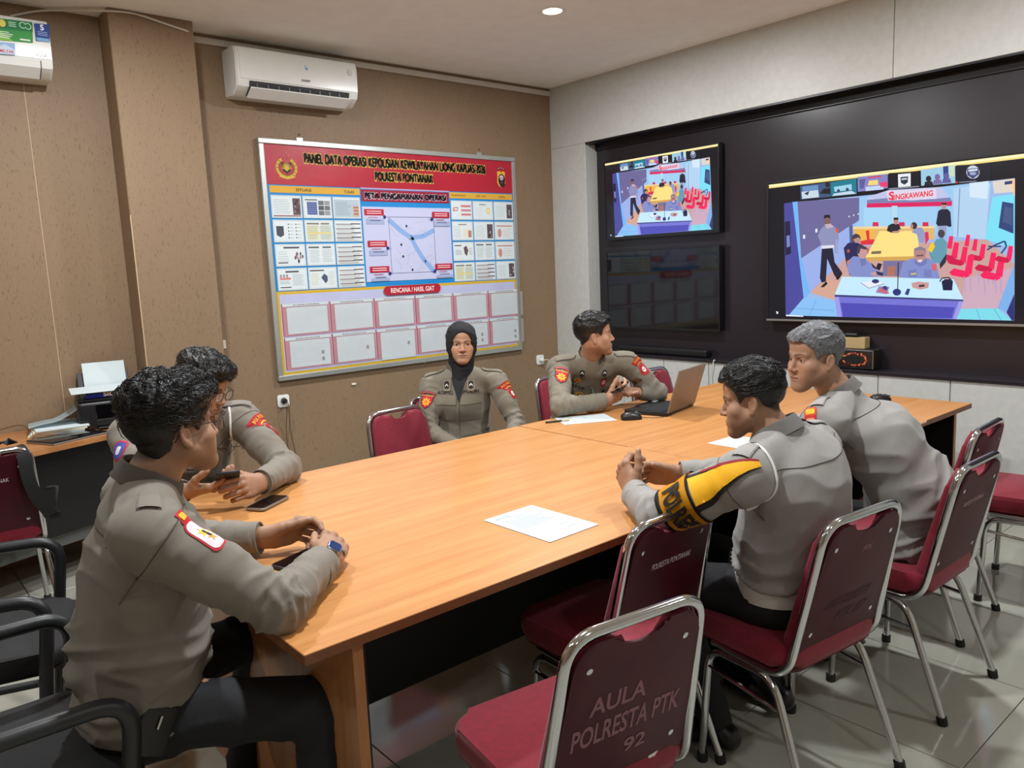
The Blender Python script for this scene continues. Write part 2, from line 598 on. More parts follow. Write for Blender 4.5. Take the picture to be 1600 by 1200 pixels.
# downlights
def downlight(x, y, w, label):
    t = thing('downlight', label, 'ceiling light', (x, y, H), group='recessed ceiling downlights')
    bm = BM(); lathe(bm, [(0.055, 0.0), (0.058, -0.004), (0.072, -0.006), (0.082, -0.003), (0.083, 0.0)], 28)
    obj('trim_ring', bm, M('white_enamel', (235, 235, 230), 0.35), t, smooth=40)
    bm = BM(); lathe(bm, [(0.0, -0.0045), (0.03, -0.004), (0.055, -0.001), (0.0555, 0.0)], 28)
    obj('lens', bm, M('lit_lens', (255, 250, 240), 0.4, emit=14.0), t, smooth=60)
    ld = bpy.data.lights.new('downlight_lamp', 'AREA')
    ld.shape = 'DISK'; ld.size = 0.13; ld.energy = w; ld.color = LIGHT_COLOR
    lo = bpy.data.objects.new('lamp', ld); COL.objects.link(lo)
    lo.parent = t; lo.location = (0, 0, -0.012)
    return t
for i, (x, y, w) in enumerate(DOWNLIGHTS):
    downlight(x, y, w, ['round lit ceiling downlight near the corner of the room', 'ceiling downlight above the empty crimson chair at the far left', 'ceiling downlight above the grey-haired man', 'ceiling downlight above the near left table corner', 'ceiling downlight behind the chairs at the right', 'ceiling downlight above the viewer', 'ceiling downlight above the black armchairs', 'ceiling downlight above the left end of the side desk', 'ceiling downlight behind the viewer at the left'][i])

# ================================================================ conference table: four desks pushed together
TX0, TXM, TX1 = 0.622, 2.440, 4.217
TY0, TYM, TY1 = 1.424, 2.130, 2.842
def desk(x0, x1, y0, y1, label, zt=0.75):
    cx, cy = (x0 + x1) / 2, (y0 + y1) / 2
    t = thing('conference_desk', label, 'table', (cx, cy, 0), group='desks pushed together as a conference table')
    w, d = x1 - x0, y1 - y0
    top = obj('tabletop', bbox((0, 0, zt - 0.0125), (w - 0.003, d - 0.003, 0.025), 0.0012, 1), TABLE_WOOD, t)
    for s in (-1, 1):
        obj('edge_band', bbox((0, s * (d / 2 - 0.0012), zt - 0.0128), (w - 0.004, 0.0014, 0.0222), 0), EDGE_WOOD, top)
        obj('edge_band', bbox((s * (w / 2 - 0.0012), 0, zt - 0.0128), (0.0014, d - 0.004, 0.0222), 0), EDGE_WOOD, top)
    for s in (-1, 1):
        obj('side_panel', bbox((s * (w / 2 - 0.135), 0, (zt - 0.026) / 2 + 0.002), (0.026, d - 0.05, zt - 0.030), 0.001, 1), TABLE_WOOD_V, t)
        obj('panel_shade', bbox((s * (w / 2 - 0.151), 0, (zt - 0.026) / 2 + 0.002), (0.005, d - 0.056, zt - 0.032), 0), BLACK_BOARD, t)  # black sheet added on the inner face, standing in for shade under the table
    obj('modesty_panel', bbox((0, (1 if cy < TYM else -1) * (d / 2 - 0.035), zt - 0.027 - 0.285), (w - 0.27 - 0.042, 0.018, 0.57), 0.001, 1), BLACK_BOARD, t)
    return t
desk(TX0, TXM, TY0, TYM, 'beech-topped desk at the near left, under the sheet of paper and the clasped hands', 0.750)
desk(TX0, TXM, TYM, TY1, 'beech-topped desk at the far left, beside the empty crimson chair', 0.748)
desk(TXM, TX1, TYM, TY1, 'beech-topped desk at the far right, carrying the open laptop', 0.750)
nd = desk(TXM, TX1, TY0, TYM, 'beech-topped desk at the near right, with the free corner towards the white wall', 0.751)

obj('chipped_edge', bbox((0.30, -(TYM - TY0) / 2 + 0.0005, 0.7445), (0.085, 0.003, 0.010), 0.001, 1), M('bare_chipboard', (226, 206, 176), 0.7), nd)  # short pale strip along the front edge of the near right desk

# ================================================================ chairs
SEAT_Z = 0.455
def rounded_slab(pts, z0, z1, bev, seg=3):
    bm = BM(); prism(bm, pts, z0, z1)
    es = [e for e in bm.edges if abs(e.verts[0].co.z - e.verts[1].co.z) < 1e-6]
    bmesh.ops.bevel(bm, geom=es, offset=bev, segments=seg, affect='EDGES', profile=0.5)
    return bm
def back_outline(w, h, r, notch=True, seg=6):
    """back panel outline in (x, up) with the hand cut-out in the top edge"""
    pts = []
    for k in range(seg + 1):
        a = math.radians(0 + 90 * k / seg); pts.append((w / 2 - r + r * math.cos(a), h - r + r * math.sin(a)))
    if notch:
        for k in range(9):
            u = k / 8; x = 0.085 - 0.17 * u
            pts.append((x, h - 0.032 * (math.sin(PI * u) ** 0.7)))
    for k in range(seg + 1):
        a = math.radians(90 + 90 * k / seg); pts.append((-w / 2 + r + r * math.cos(a), h - r + r * math.sin(a)))
    for (sx, a0) in ((-1, 180), (1, 270)):
        for k in range(seg + 1):
            a = math.radians(a0 + 90 * k / seg); pts.append((sx * (w / 2 - 0.06) + 0.06 * math.cos(a), 0.06 + 0.06 * math.sin(a)))
    return pts

BACK_A = math.radians(14)
BACK_M = Matrix.Translation((0, -0.098, 0.425)) @ Matrix.Rotation(BACK_A, 4, 'X') @ Matrix(((1, 0, 0, 0), (0, 0, -1, 0), (0, 1, 0, 0), (0, 0, 0, 1)))
# BACK_M: local x = chair x, local y = up along the back, local z = towards the rear
BH = 0.405
def taper(bm):
    for v in bm.verts:
        v.co.x *= 1.0 - 0.16 * max(0.0, min(1.0, v.co.y / BH))
    return bm
def make_red_chair():
    t = thing('banquet_chair', 'x', 'chair')
    bm = rounded_slab(rrect(0.425, 0.375, 0.06), 0, 0.066, 0.022, 3)
    obj('seat', bm, RED_FABRIC, t, smooth=60, loc=(0, 0.070, SEAT_Z - 0.045))
    bm = rounded_slab(rrect(0.40, 0.355, 0.05), 0, 0.014, 0.003, 1)
    obj('seat_board', bm, RED_SHELL, t, smooth=40, loc=(0, 0.070, SEAT_Z - 0.0585))
    bw, bh = 0.375, BH
    ol = back_outline(bw, bh, 0.055)
    bm = taper(rounded_slab(ol, -0.036, 0.001, 0.013, 3)); bm.transform(BACK_M)
    obj('back_pad', bm, RED_FABRIC, t, smooth=60)
    bm = taper(rounded_slab(ol, 0.0012, 0.0095, 0.003, 2)); bm.transform(BACK_M)
    sh = obj('back_shell', bm, RED_SHELL, t, smooth=40)
    for sx in (-1, 1):
        for yy in (0.085, bh - 0.060):
            bm = BM(); lathe(bm, [(0, 0.0122), (0.004, 0.012), (0.0075, 0.0105), (0.0075, 0.0092)], 10)
            bm.transform(BACK_M @ Matrix.Translation((sx * (bw / 2 - 0.045) * (1 - 0.16 * yy / bh), yy, 0)))
            obj('screw', bm, CHROME, sh, smooth=50)
    # chrome loop round the back, running forward under the seat
    hw = bw / 2 + 0.011; ht = hw * 0.84 + 0.002
    def bp(x, y): return BACK_M @ Vector((x, y, -0.008))
    path = [Vector((-hw + 0.004, 0.16, SEAT_Z - 0.062)), Vector((-hw, -0.100, SEAT_Z - 0.070)), bp(-ht, bh + 0.014), bp(ht, bh + 0.014), Vector((hw, -0.100, SEAT_Z - 0.070)), Vector((hw - 0.004, 0.16, SEAT_Z - 0.062))]
    bm = BM(); tube(bm, fillet(path, [0.075, 0.065, 0.065, 0.075], 8), 0.0125, 10)
    obj('back_frame', bm, CHROME, t, smooth=50)
    # legs: one inverted U on each side, split in a front and a rear leg
    for s in (-1, 1):
        x0, x1 = s * 0.196, s * 0.214
        zt = SEAT_Z - 0.086
        f = fillet([(x0, 0.06, zt), (x0, 0.175, zt), (x1, 0.190, 0.012)], 0.07, 6)
        r = fillet([(x0, 0.06, zt), (x0, -0.055, zt), (x1, -0.190, 0.012)], 0.07, 6)
        for pp in (f, r):
            lo = tube_obj('leg', pp, 0.0118, CHROME, t, 9)
            bm = BM(); e = pp[-1]; d = (pp[-1] - pp[-2]).normalized()
            tube(bm, [e - d * 0.014, e + Vector((0, 0, -0.012))], 0.0165, 9)
            obj('rubber_foot', bm, RUBBER, lo, smooth=40)
        tube_obj('stretcher', [(x0 * 1.03, 0.172, 0.315), (x0 * 1.03, -0.085, 0.285)], 0.0065, CHROME, t, 7)
    tube_obj('stretcher', [(-0.196, 0.09, SEAT_Z - 0.086), (0.196, 0.09, SEAT_Z - 0.086)], 0.009, CHROME, t, 7)
    return t

_red0 = make_red_chair()
_red_used = [False]
def red_chair(x, y, deg, label):
    c = copy_tree(_red0)
    c.location = (x, y, 0); c.rotation_euler = (0, 0, math.radians(deg))
    c['label'] = label; c['category'] = 'chair'; c['group'] = 'crimson banquet chairs'
    return c
def stencil(chair, lines, rgb, name='lettering', bold=0.0):
    """lines: (text, x, y up the back, cap height, width, shear)"""
    a = Art(0.0001)
    for s, x, y, h, w, sh in lines:
        a.text(s, x, y, h, rgb, w, bold, sh)
    o = link_mesh(name, a.mesh(name, PRINT), chair)
    o.matrix_local = BACK_M @ Matrix.Translation((0, 0, 0.0100)) 
    return o
# ---- crimson chairs (origin on the floor under the seat, facing local +y)
GREY_INK, WHITE_INK = (150, 110, 118), (224, 214, 214)
c = red_chair(1.125, 1.130, -8.5, 'crimson chair in the foreground stencilled with large faded letters and the number 92')
stencil(c, [('AULA', -0.035, 0.250, 0.042, 0.145, 0.0), ('POLRESTA PTK', 0.0, 0.180, 0.050, 0.285, 0.0), ('92', 0.03, 0.110, 0.034, 0.06, 0.0)], (132, 88, 98), bold=0.02)
bm = BM(); prism(bm, [(0, 0), (0.028, 0.004), (0.018, -0.012), (0.006, -0.012)], 0.0102, 0.0108); bm.transform(BACK_M @ Matrix.Translation((0.08, 0.045, 0)))
obj('paint_fleck', bm, M('white_paint', (220, 215, 215), 0.6), c)
c = red_chair(1.639, 1.467, -1, 'crimson chair lettered in small white capitals, pushed in at the near table edge')
stencil(c, [('POLRESTA PONTIANAK', 0.01, 0.285, 0.018, 0.165, 0.12)], WHITE_INK)
c = red_chair(2.009, 1.106, -7, 'crimson chair with a dark smudged stencil, under the man with the yellow armband')
stencil(c, [('AULA POLRESTA', 0.0, 0.165, 0.030, 0.20, 0.9), ('PTK 87', 0.03, 0.115, 0.030, 0.13, 0.9)], (48, 8, 18))
stencil(c, [('PTK', 0.03, 0.315, 0.016, 0.04, 0.4)], (150, 120, 118), 'paint_mark')
c = red_chair(2.733, 1.080, -1, 'crimson chair with one line of pale lettering, under the grey-haired man')
stencil(c, [('POLRESTA PONTIANAK', 0.0, 0.285, 0.016, 0.165, 0.12)], (190, 160, 166))
c = red_chair(3.310, 1.247, 2, 'crimson chair with a tiny pale mark, partly hidden behind the grey-haired man\'s chair')
stencil(c, [('12', 0.0, 0.275, 0.018, 0.035, 0.12)], (190, 160, 166))
red_chair(3.825, 1.000, 9, 'crimson chair cut by the right edge of the picture, only seat and legs in view')
red_chair(2.060, 3.135, 185, 'empty crimson chair at the far table edge, left of the woman in the black headscarf')
red_chair(2.425, 3.330, 178, 'crimson chair under the woman in the black headscarf')
red_chair(3.330, 3.310, 180, 'crimson chair under the man at the laptop')
red_chair(3.865, 3.010, 178, 'empty crimson chair by the white wall, behind the open laptop')
c = red_chair(0.372, 4.095, 0, 'crimson chair at the side desk with a black bag strap over its back')
stencil(c, [('POLRESTA PONTIANAK', -0.02, 0.290, 0.018, 0.200, 0.0)], WHITE_INK)

red_chair(0.950, 3.290, 180, 'crimson chair hidden under the man bent over his phone')
def drop_tree(o):
    for ch in list(o.children): drop_tree(ch)
    bpy.data.objects.remove(o, do_unlink=True)
drop_tree(_red0)

# ---- black shoulder bag hanging over that chair
b = thing('shoulder_bag', 'black shoulder bag hung by its wide strap over the crimson chair at the side desk', 'bag', (0.378, 4.15, 0))
def ribbon(pts, width, thick, wdir):
    bm = BM(); pts = [Vector(p) for p in pts]; rows = []
    for i, p in enumerate(pts):
        t = (pts[min(i + 1, len(pts) - 1)] - pts[max(i - 1, 0)]).normalized()
        wv = Vector(wdir); wv = (wv - t * wv.dot(t)).normalized(); n = t.cross(wv)
        rows.append([bm.verts.new(p + wv * (a * width / 2) + n * (c_ * thick / 2)) for a, c_ in ((-1, -1), (1, -1), (1, 1), (-1, 1))])
    for A, B in zip(rows[:-1], rows[1:]):
        for k in range(4): bm.faces.new((A[k], A[(k + 1) % 4], B[(k + 1) % 4], B[k]))
    bm.faces.new(rows[0]); bm.faces.new(rows[-1])
    return bm
sp = fillet([(0.10, -0.05, 0.70), (0.11, -0.205, 0.845), (0.135, -0.262, 0.825), (0.14, -0.262, 0.70), (0.165, -0.245, 0.60), (0.215, -0.225, 0.515), (0.235, -0.16, 0.49)], 0.05, 6)
obj('strap', ribbon(sp, 0.052, 0.006, (1, 0, 0.25)), BLACK_FABRIC, b, smooth=50)
sp = fillet([(0.235, -0.16, 0.49), (0.245, -0.20, 0.56), (0.262, -0.165, 0.62), (0.24, -0.05, 0.60)], 0.03, 5)
obj('strap_tail', ribbon(sp, 0.022, 0.004, (0.4, 1, 0)), BLACK_FABRIC, b, smooth=50)
obj('buckle', bbox((0.235, -0.19, 0.497), (0.05, 0.02, 0.03), 0.006, 2), BLACK_PLASTIC, b, smooth=40)
bm = bbox((0.0, 0.02, 0.63), (0.33, 0.13, 0.28), 0.045, 4); obj('bag_body', bm, BLACK_FABRIC, b, smooth=60)
obj('top_handle', ribbon(fillet([(0.03, -0.05, 0.76), (0.05, -0.16, 0.86), (0.09, -0.22, 0.868), (0.115, -0.18, 0.85)], 0.04, 5), 0.035, 0.006, (1, 0, 0)), BLACK_FABRIC, b, smooth=50)

# ---- black armchairs at the head of the table
def armchair(x, y, deg, label):
    t = thing('armchair', label, 'chair', (x, y, 0), math.radians(deg), 'black tube armchairs')
    bm = rounded_slab(rrect(0.47, 0.52, 0.08, cy=0.06), 0.41, 0.475, 0.024, 3); obj('seat', bm, BLACK_FABRIC, t, smooth=60)
    bk = Matrix.Translation((0, -0.235, 0.50)) @ Matrix.Rotation(math.radians(13), 4, 'X') @ Matrix(((1, 0, 0, 0), (0, 0, -1, 0), (0, 1, 0, 0), (0, 0, 0, 1)))
    bm = rounded_slab(rrect(0.45, 0.40, 0.08, cy=0.2), -0.03, 0.02, 0.018, 3); bm.transform(bk); obj('backrest', bm, BLACK_FABRIC, t, smooth=60)
    for s in (-1, 1):
        p = fillet([(s * 0.275, 0.215, 0.015), (s * 0.282, 0.26, 0.45), (s * 0.285, 0.285, 0.655), (s * 0.285, -0.20, 0.662), (s * 0.262, -0.29, 0.62), (s * 0.24, -0.29, 0.55)], [0.05, 0.085, 0.06, 0.05], 7)
        obj('arm', (lambda m_: (tube(m_, p, 0.019, 10), m_)[1])(BM()), BLACK_SOFT, t, smooth=60)
        tube_obj('leg', fillet([(s * 0.235, -0.23, 0.60), (s * 0.24, -0.22, 0.42), (s * 0.27, -0.30, 0.015)], 0.06), 0.015, BLACK_SOFT, t, 9)
        tube_obj('side_rail', [(s * 0.272, 0.235, 0.405), (s * 0.238, -0.22, 0.405)], 0.012, BLACK_SOFT, t, 8)
        for q in ((s * 0.275, 0.213, 0.009), (s * 0.27, -0.301, 0.009)):
            bm = BM(); lathe(bm, [(0, -0.009), (0.021, -0.009), (0.021, 0.010), (0.0, 0.010)], 10, Matrix.Translation(q)); obj('foot_cap', bm, RUBBER, t, smooth=40)
    return t
armchair(0.075, 1.985, -90, 'black armchair under the man in glasses at the table corner')
armchair(0.125, 2.790, -104, 'empty black armchair behind the man in glasses, at the left edge')

# ---- side desk against the back wall
t = thing('side_desk', 'brown side desk with an angled front edge, under the printer', 'desk', (0.3, 4.5, 0))
dp = [(1.22, 4.505), (1.22, 4.940), (-0.75, 4.940), (-0.75, 4.02), (0.0, 4.02)]
loc = Matrix.Translation((-0.3, -4.5, 0))
bm = BM(); prism(bm, dp, 0.722, 0.748, 0, loc); obj('desktop', bm, DESK_WOOD, t)
def upright(a, b, z0, z1, th, mat, name):
    a, b = Vector((a[0], a[1], 0)), Vector((b[0], b[1], 0)); d = (b - a).normalized(); n = Vector((-d.y, d.x, 0)) * th / 2
    bm = BM(); prism(bm, [(a - n)[:2], (b - n)[:2], (b + n)[:2], (a + n)[:2]], z0, z1, 0, loc); return obj(name, bm, mat, t)
upright((1.13, 4.60), (0.02, 4.16), 0.27, 0.72, 0.018, BLACK_BOARD, 'modesty_panel')
upright((1.18, 4.52), (1.18, 4.93), 0.0, 0.72, 0.026, DESK_WOOD, 'side_panel')
upright((-0.70, 4.06), (-0.70, 4.93), 0.0, 0.72, 0.026, DESK_WOOD, 'side_panel')
upright((1.14, 4.63), (0.02, 4.20), 0.20, 0.268, 0.010, M('grey_rail', (96, 98, 96), 0.4), 'lower_rail')

# ---- printer
t = thing('printer', 'black inkjet printer on the side desk, carrying loose paper', 'printer', (1.09, 4.735, 0.7485), math.radians(-8))
bm = bbox((0, 0, 0.075), (0.38, 0.26, 0.15), 0.022, 4); obj('body', bm, BLACK_PLASTIC, t, smooth=50)
obj('lid', bbox((0, 0.005, 0.157), (0.37, 0.25, 0.014), 0.005, 2), BLACK_PLASTIC, t, smooth=40)
obj('front_panel', bbox((0.03, -0.1315, 0.095), (0.27, 0.006, 0.075), 0.002, 1), GLASS_BLACK, t)
obj('output_slot', bbox((0.02, -0.1305, 0.035), (0.26, 0.01, 0.035), 0.003, 1), M('slot_black', (6, 6, 6), 0.7), t)
obj('output_tray', bbox((0.02, -0.150, 0.012), (0.25, 0.06, 0.006), 0.002, 1), BLACK_PLASTIC, t)
bm = bbox((0, 0, 0), (0.26, 0.008, 0.16), 0.002, 1); obj('rear_tray', bm, BLACK_PLASTIC, t, loc=(-0.03, 0.145, 0.205), rot=(math.radians(-18), 0, 0))
bm = bbox((0, 0, 0), (0.215, 0.002, 0.21), 0); o = obj('paper_sheet', bm, PAPER, None, loc=(1.085, 4.862, 0.985), rot=(math.radians(-14), 0, math.radians(-8)))
tag(o, 'white sheet standing upright in the feeder of the printer', 'paper')
t = thing('paper_ream', 'blue wrapped paper ream on top of the printer under a white sheet', 'paper ream', (1.09, 4.715, 0.9165), math.radians(-8))
obj('wrapper', bbox((0, 0, 0.018), (0.297, 0.21, 0.035), 0.006, 2), M('blue_wrapper', (24, 40, 128), 0.25), t, smooth=40)
a = Art(0.0002); a.text('SIDU', -0.02, 0.0, 0.020, (248, 226, 180), 0.085, 0.02); a.rect(0.04, -0.006, 0.075, 0.006, (200, 214, 238))
a.build('wrapper_print', PRINT, t, frame((0, -0.1056, 0.018), (1, 0, 0), (0, 0, 1)))
o = obj('paper_sheet', bbox((0, 0, 0), (0.36, 0.235, 0.002), 0), PAPER, None, loc=(1.055, 4.712, 0.9555), rot=(math.radians(2), 0, math.radians(-8)))
tag(o, 'white sheet lying flat on the blue paper ream', 'paper')
# stack of documents, curled sheet, closed laptop
for k in range(4):
    o = obj('document_bundle', bbox((0, 0, 0), (0.25, 0.30, 0.009), 0.001, 1), [CREAM, PAPER][k % 2], None,
            loc=(0.800 + 0.004 * k, 4.765 - 0.006 * k, 0.7535 + 0.0098 * k), rot=(0, 0, math.radians(-14 + 3 * k)))
    tag(o, ['cream bundle at the bottom of the document stack on the side desk', 'white bundle second from the bottom of the document stack', 'cream bundle second from the top of the document stack', 'white bundle on top of the document stack, under a curled sheet'][k], 'documents', 'document bundles on the side desk')
bm = BM(); rows = []
for i in range(13):
    u = i / 12
    x = -0.12 + 0.24 * u
    z = 0.004 + 0.012 * math.sin(PI * u * 1.2) + 0.085 * max(0, u - 0.45) ** 1.5 / 0.55 ** 1.5
    rows.append([bm.verts.new((x, -0.10 + 0.20 * j / 4, z + 0.004 * math.sin(j + 3 * u))) for j in range(5)])
for A, B in zip(rows[:-1], rows[1:]):
    for j in range(4): bm.faces.new((A[j], B[j], B[j + 1], A[j + 1]))
bmesh.ops.solidify(bm, geom=list(bm.faces), thickness=0.0012)
o = obj('curled_sheet', bm, PAPER, None, smooth=60, loc=(0.790, 4.765, 0.7905), rot=(0, 0, math.radians(-8)))
tag(o, 'curled white sheet on the document stack, leaning against the printer', 'paper')
t = thing('tablet_computer', 'closed slim laptop with dark lid on the front edge of the side desk', 'laptop', (0.795, 4.480, 0.7485), math.radians(24))
obj('base', bbox((0, 0, 0.005), (0.30, 0.215, 0.009), 0.004, 2), SILVER, t, smooth=40)
obj('lid', bbox((0, 0, 0.0125), (0.298, 0.213, 0.0055), 0.0025, 2), GLASS_BLACK, t, smooth=40)
o = tube_obj('cable', fillet([(0.30, 4.93, 0.757), (0.45, 4.90, 0.757), (0.56, 4.90, 0.78), (0.66, 4.86, 0.80), (0.68, 4.84, 0.758)], 0.05), 0.003, CABLE_BROWN)
tag(o, 'thin brown cable along the back of the side desk', 'cable')

# ================================================================ air conditioners
def air_con(x0, z0, w, h, label, open_louver, art):
    t = thing('air_conditioner', label, 'air conditioner', (x0, Y1, z0))
    d = 0.205
    prof = [(0, 0.0), (0, h), (-d * 0.80, h), (-d * 0.93, h - 0.012), (-d, h - 0.05), (-d * 0.99, 0.085), (-d * 0.93, 0.045), (-d * 0.62, 0.004), (-d * 0.5, 0.0)]
    MX = Matrix(((0, 0, 1, 0), (1, 0, 0, 0), (0, 1, 0, 0), (0, 0, 0, 1)))   # (depth, height, along)
    bm = BM(); prism(bm, prof, 0.006, w - 0.006, 0, MX)
    bmesh.ops.bevel(bm, geom=[e for e in bm.edges if e.calc_length() < w * 0.5], offset=0.008, segments=3, affect='EDGES')
    obj('casing', bm, WHITE_PLASTIC, t, smooth=35)
    # front panel a touch proud
    fp = [(-d * 0.90, h - 0.006), (-d * 0.955, h - 0.012), (-d * 1.022, h - 0.055), (-d * 1.012, 0.088), (-d * 0.97, 0.088)]
    bm = BM(); prism(bm, fp, 0.03, w - 0.012, 0, MX)
    obj('front_panel', bm, WHITE_PLASTIC, t, smooth=35)
    if open_louver:
        op = [(-d * 0.985, 0.080), (-d * 0.955, 0.058), (-d * 0.70, 0.012), (-d * 0.6, 0.012), (-d * 0.60, 0.080)]
        op2 = [(-d * 1.001, 0.078), (-d * 0.945, 0.044), (-d * 0.66, 0.0), (-d * 0.62, 0.004), (-d * 0.91, 0.048), (-d * 0.97, 0.078)]
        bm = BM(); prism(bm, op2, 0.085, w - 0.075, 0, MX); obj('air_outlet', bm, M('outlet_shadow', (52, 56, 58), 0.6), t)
        bm = BM(); prism(bm, [(-d * 1.06, 0.034), (-d * 1.055, 0.040), (-d * 0.70, -0.004), (-d * 0.70, -0.012)], 0.085, w - 0.075, 0, MX); obj('louver', bm, WHITE_PLASTIC, t)
        for k in range(9):
            xx = 0.13 + k * (w - 0.28) / 8
            obj('vane', box2((xx, -d * 0.99, 0.030), (xx + 0.004, -d * 0.80, 0.066)), GREY_PLASTIC, t)
        obj('cable_box', bbox((w + 0.022, -0.03, 0.12), (0.036, 0.05, 0.075), 0.006, 2), WHITE_PLASTIC, t, smooth=40)
        tube_obj('cable', fillet([(w + 0.02, -0.02, 0.16), (w + 0.03, -0.02, h + 0.0), (w - 0.02, -0.02, h + 0.03)], 0.03), 0.005, CABLE_WHITE, t)
        tube_obj('cable', fillet([(w + 0.01, -0.03, 0.085), (w + 0.0, -0.03, 0.03), (w - 0.03, -0.05, 0.015)], 0.03), 0.004, CABLE_WHITE, t)
    else:
        op2 = [(-d * 0.99, 0.078), (-d * 0.945, 0.044), (-d * 0.66, 0.0), (-d * 0.62, 0.004), (-d * 0.91, 0.048), (-d * 0.97, 0.078)]
        bm = BM(); prism(bm, [(p[0] - 0.0035, p[1]) for p in op2], 0.10, w - 0.065, 0, MX); obj('louver', bm, WHITE_PLASTIC, t)
        for (qa, qb) in (((0.099, w - 0.064), None),):
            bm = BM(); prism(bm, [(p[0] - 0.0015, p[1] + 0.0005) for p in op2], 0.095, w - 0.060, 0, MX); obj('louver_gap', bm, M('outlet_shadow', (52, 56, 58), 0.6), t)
    if art:
        art.build('front_print', PRINT, t, frame((0, -d * 1.022 - 0.0006, 0), (1, 0, 0), (0, -0.005, 1)))
    return t
a = Art()
a.text('SHARP', 0.455, 0.118, 0.014, (70, 74, 80), 0.060, 0.01)
a.rect(0.456, 0.185, 0.459, 0.215, (120, 170, 220)); a.poly(rrect(0.014, 0.016, 0.004, 3, 0.466, 0.192), (120, 170, 220))
a.poly(ellipse(0.772, 0.208, 0.016, 0.02), (176, 178, 178)); a.poly(ellipse(0.772, 0.208, 0.012, 0.016), (222, 224, 222)); a.text('0', 0.772, 0.208, 0.012, (120, 122, 124))
air_con(1.962, 2.632, 0.838, 0.282, 'white air conditioner with an open louver above the red and blue notice board', True, a)
a = Art()
ox, oz = 0.185, 2.598
def R(x0, z0, x1, z1, rgb): a.rect(x0 - ox, z0 - oz, x1 - ox, z1 - oz, rgb)
a.poly([(0.55, 0.150), (0.726, 0.160), (0.735, 0.262), (0.55, 0.256)], (52, 148, 66))
a.poly([(0.55, 0.206), (0.732, 0.214), (0.735, 0.262), (0.55, 0.256)], (24, 118, 66))
a.poly([(0.555, 0.152), (0.640, 0.155), (0.600, 0.190), (0.555, 0.196)], (128, 190, 70))
a.poly(ellipse(0.600, 0.236, 0.016, 0.018), (226, 214, 92))
for k in range(3): a.rect(0.628, 0.226 + 0.009 * k, 0.660, 0.230 + 0.009 * k, (190, 232, 200), k == 0)
a.line(ellipse(0.690, 0.240, 0.014, 0.014, 10, 20, 300), 0.004, (190, 232, 200)); a.line(ellipse(0.712, 0.238, 0.014, 0.014, 10, 200, 480), 0.004, (190, 232, 200))
for k in range(4): a.rect(0.565, 0.166 + 0.009 * k, 0.625 + 0.008 * (k % 3), 0.170 + 0.009 * k, (226, 244, 224), k == 0)
a.rect(0.670, 0.166, 0.715, 0.173, (240, 248, 240))
a.poly([(0.741, 0.172), (0.803, 0.176), (0.810, 0.262), (0.742, 0.258)], (24, 60, 140))
a.text('5', 0.775, 0.242, 0.026, (240, 246, 255), None, 0.03)
for k in range(3): a.rect(0.752, 0.202 + 0.008 * k, 0.796, 0.205 + 0.008 * k, (150, 176, 220), k == 0)
a.rect(0.744, 0.174, 0.801, 0.190, (120, 170, 214))
a.poly([(0.55, 0.084), (0.640, 0.088), (0.645, 0.146), (0.55, 0.142)], (150, 184, 222))
a.poly([(0.55, 0.110), (0.60, 0.135), (0.644, 0.112), (0.642, 0.092), (0.55, 0.088)], (196, 216, 236))
a.text('1 MILYAR', 0.600, 0.102, 0.014, (196, 40, 52), 0.072, 0.02)
a.text('AQUA', 0.757, 0.103, 0.013, (96, 100, 106), 0.050, -0.01)
air_con(ox, oz, 0.815, 0.288, 'white air conditioner with green and blue stickers, cut by the left edge', False, a)

# ================================================================ wall sockets
def socket(x, z, label, black):
    t = thing('wall_socket', label, 'socket', (x, Y1, z))
    bm = rounded_slab(rrect(0.082, 0.082, 0.012), 0, 0.011, 0.004, 2); bm.transform(frame((0, 0, 0), (1, 0, 0), (0, 0, 1))); obj('plate', bm, WHITE_PLASTIC, t, smooth=40)
    bm = BM(); lathe(bm, [(0.026, 0.011), (0.026, 0.0125), (0.021, 0.0125), (0.020, 0.0115), (0, 0.0115)], 20, frame((0, 0, 0), (1, 0, 0), (0, 0, 1))); obj('socket_well', bm, M('socket_grey', (200, 200, 194), 0.4), t, smooth=40)
    p = thing('power_plug', ('black round plug in the socket left of the empty crimson chair' if black else 'white plug in the socket near the corner of the room'), 'plug', (x, Y1, z))
    bm = BM(); lathe(bm, [(0, 0.046), (0.010, 0.046), (0.016, 0.040), (0.019, 0.026), (0.019, 0.0125), (0, 0.0125)], 16, frame((0, 0, 0), (1, 0, 0), (0, 0, 1)))
    obj('body', bm, BLACK_PLASTIC if black else WHITE_PLASTIC, p, smooth=40)
    return p
p = socket(2.172, 0.700, 'white square wall socket below the left corner of the notice board', True)
tube_obj('cord', fillet([(0.005, -0.046, 0.0), (0.008, -0.07, -0.02), (0.02, -0.03, -0.2), (0.06, -0.02, -0.45), (0.10, -0.02, -0.66)], 0.04), 0.0028, CABLE_BROWN, p)
tube_obj('cord', fillet([(0.0, -0.044, -0.004), (0.0, -0.06, -0.03), (-0.004, -0.02, -0.2), (0.0, -0.02, -0.66)], 0.04), 0.0025, CABLE_BROWN, p)
p = socket(4.530, 0.725, 'white square wall socket near the corner of the room', False)
tube_obj('cord', fillet([(0.01, -0.046, 0.0), (0.05, -0.055, 0.0), (0.13, -0.04, -0.06), (0.165, -0.03, -0.2), (0.17, -0.03, -0.6)], 0.07), 0.004, CABLE_WHITE, p)
o = obj('wall_clip', bbox((1.812, Y1 - 0.006, 1.116), (0.02, 0.012, 0.055), 0.003, 2), M('clip_white', (222, 214, 196), 0.5), None); tag(o, 'small pale wall clip left of the notice board', 'clip')
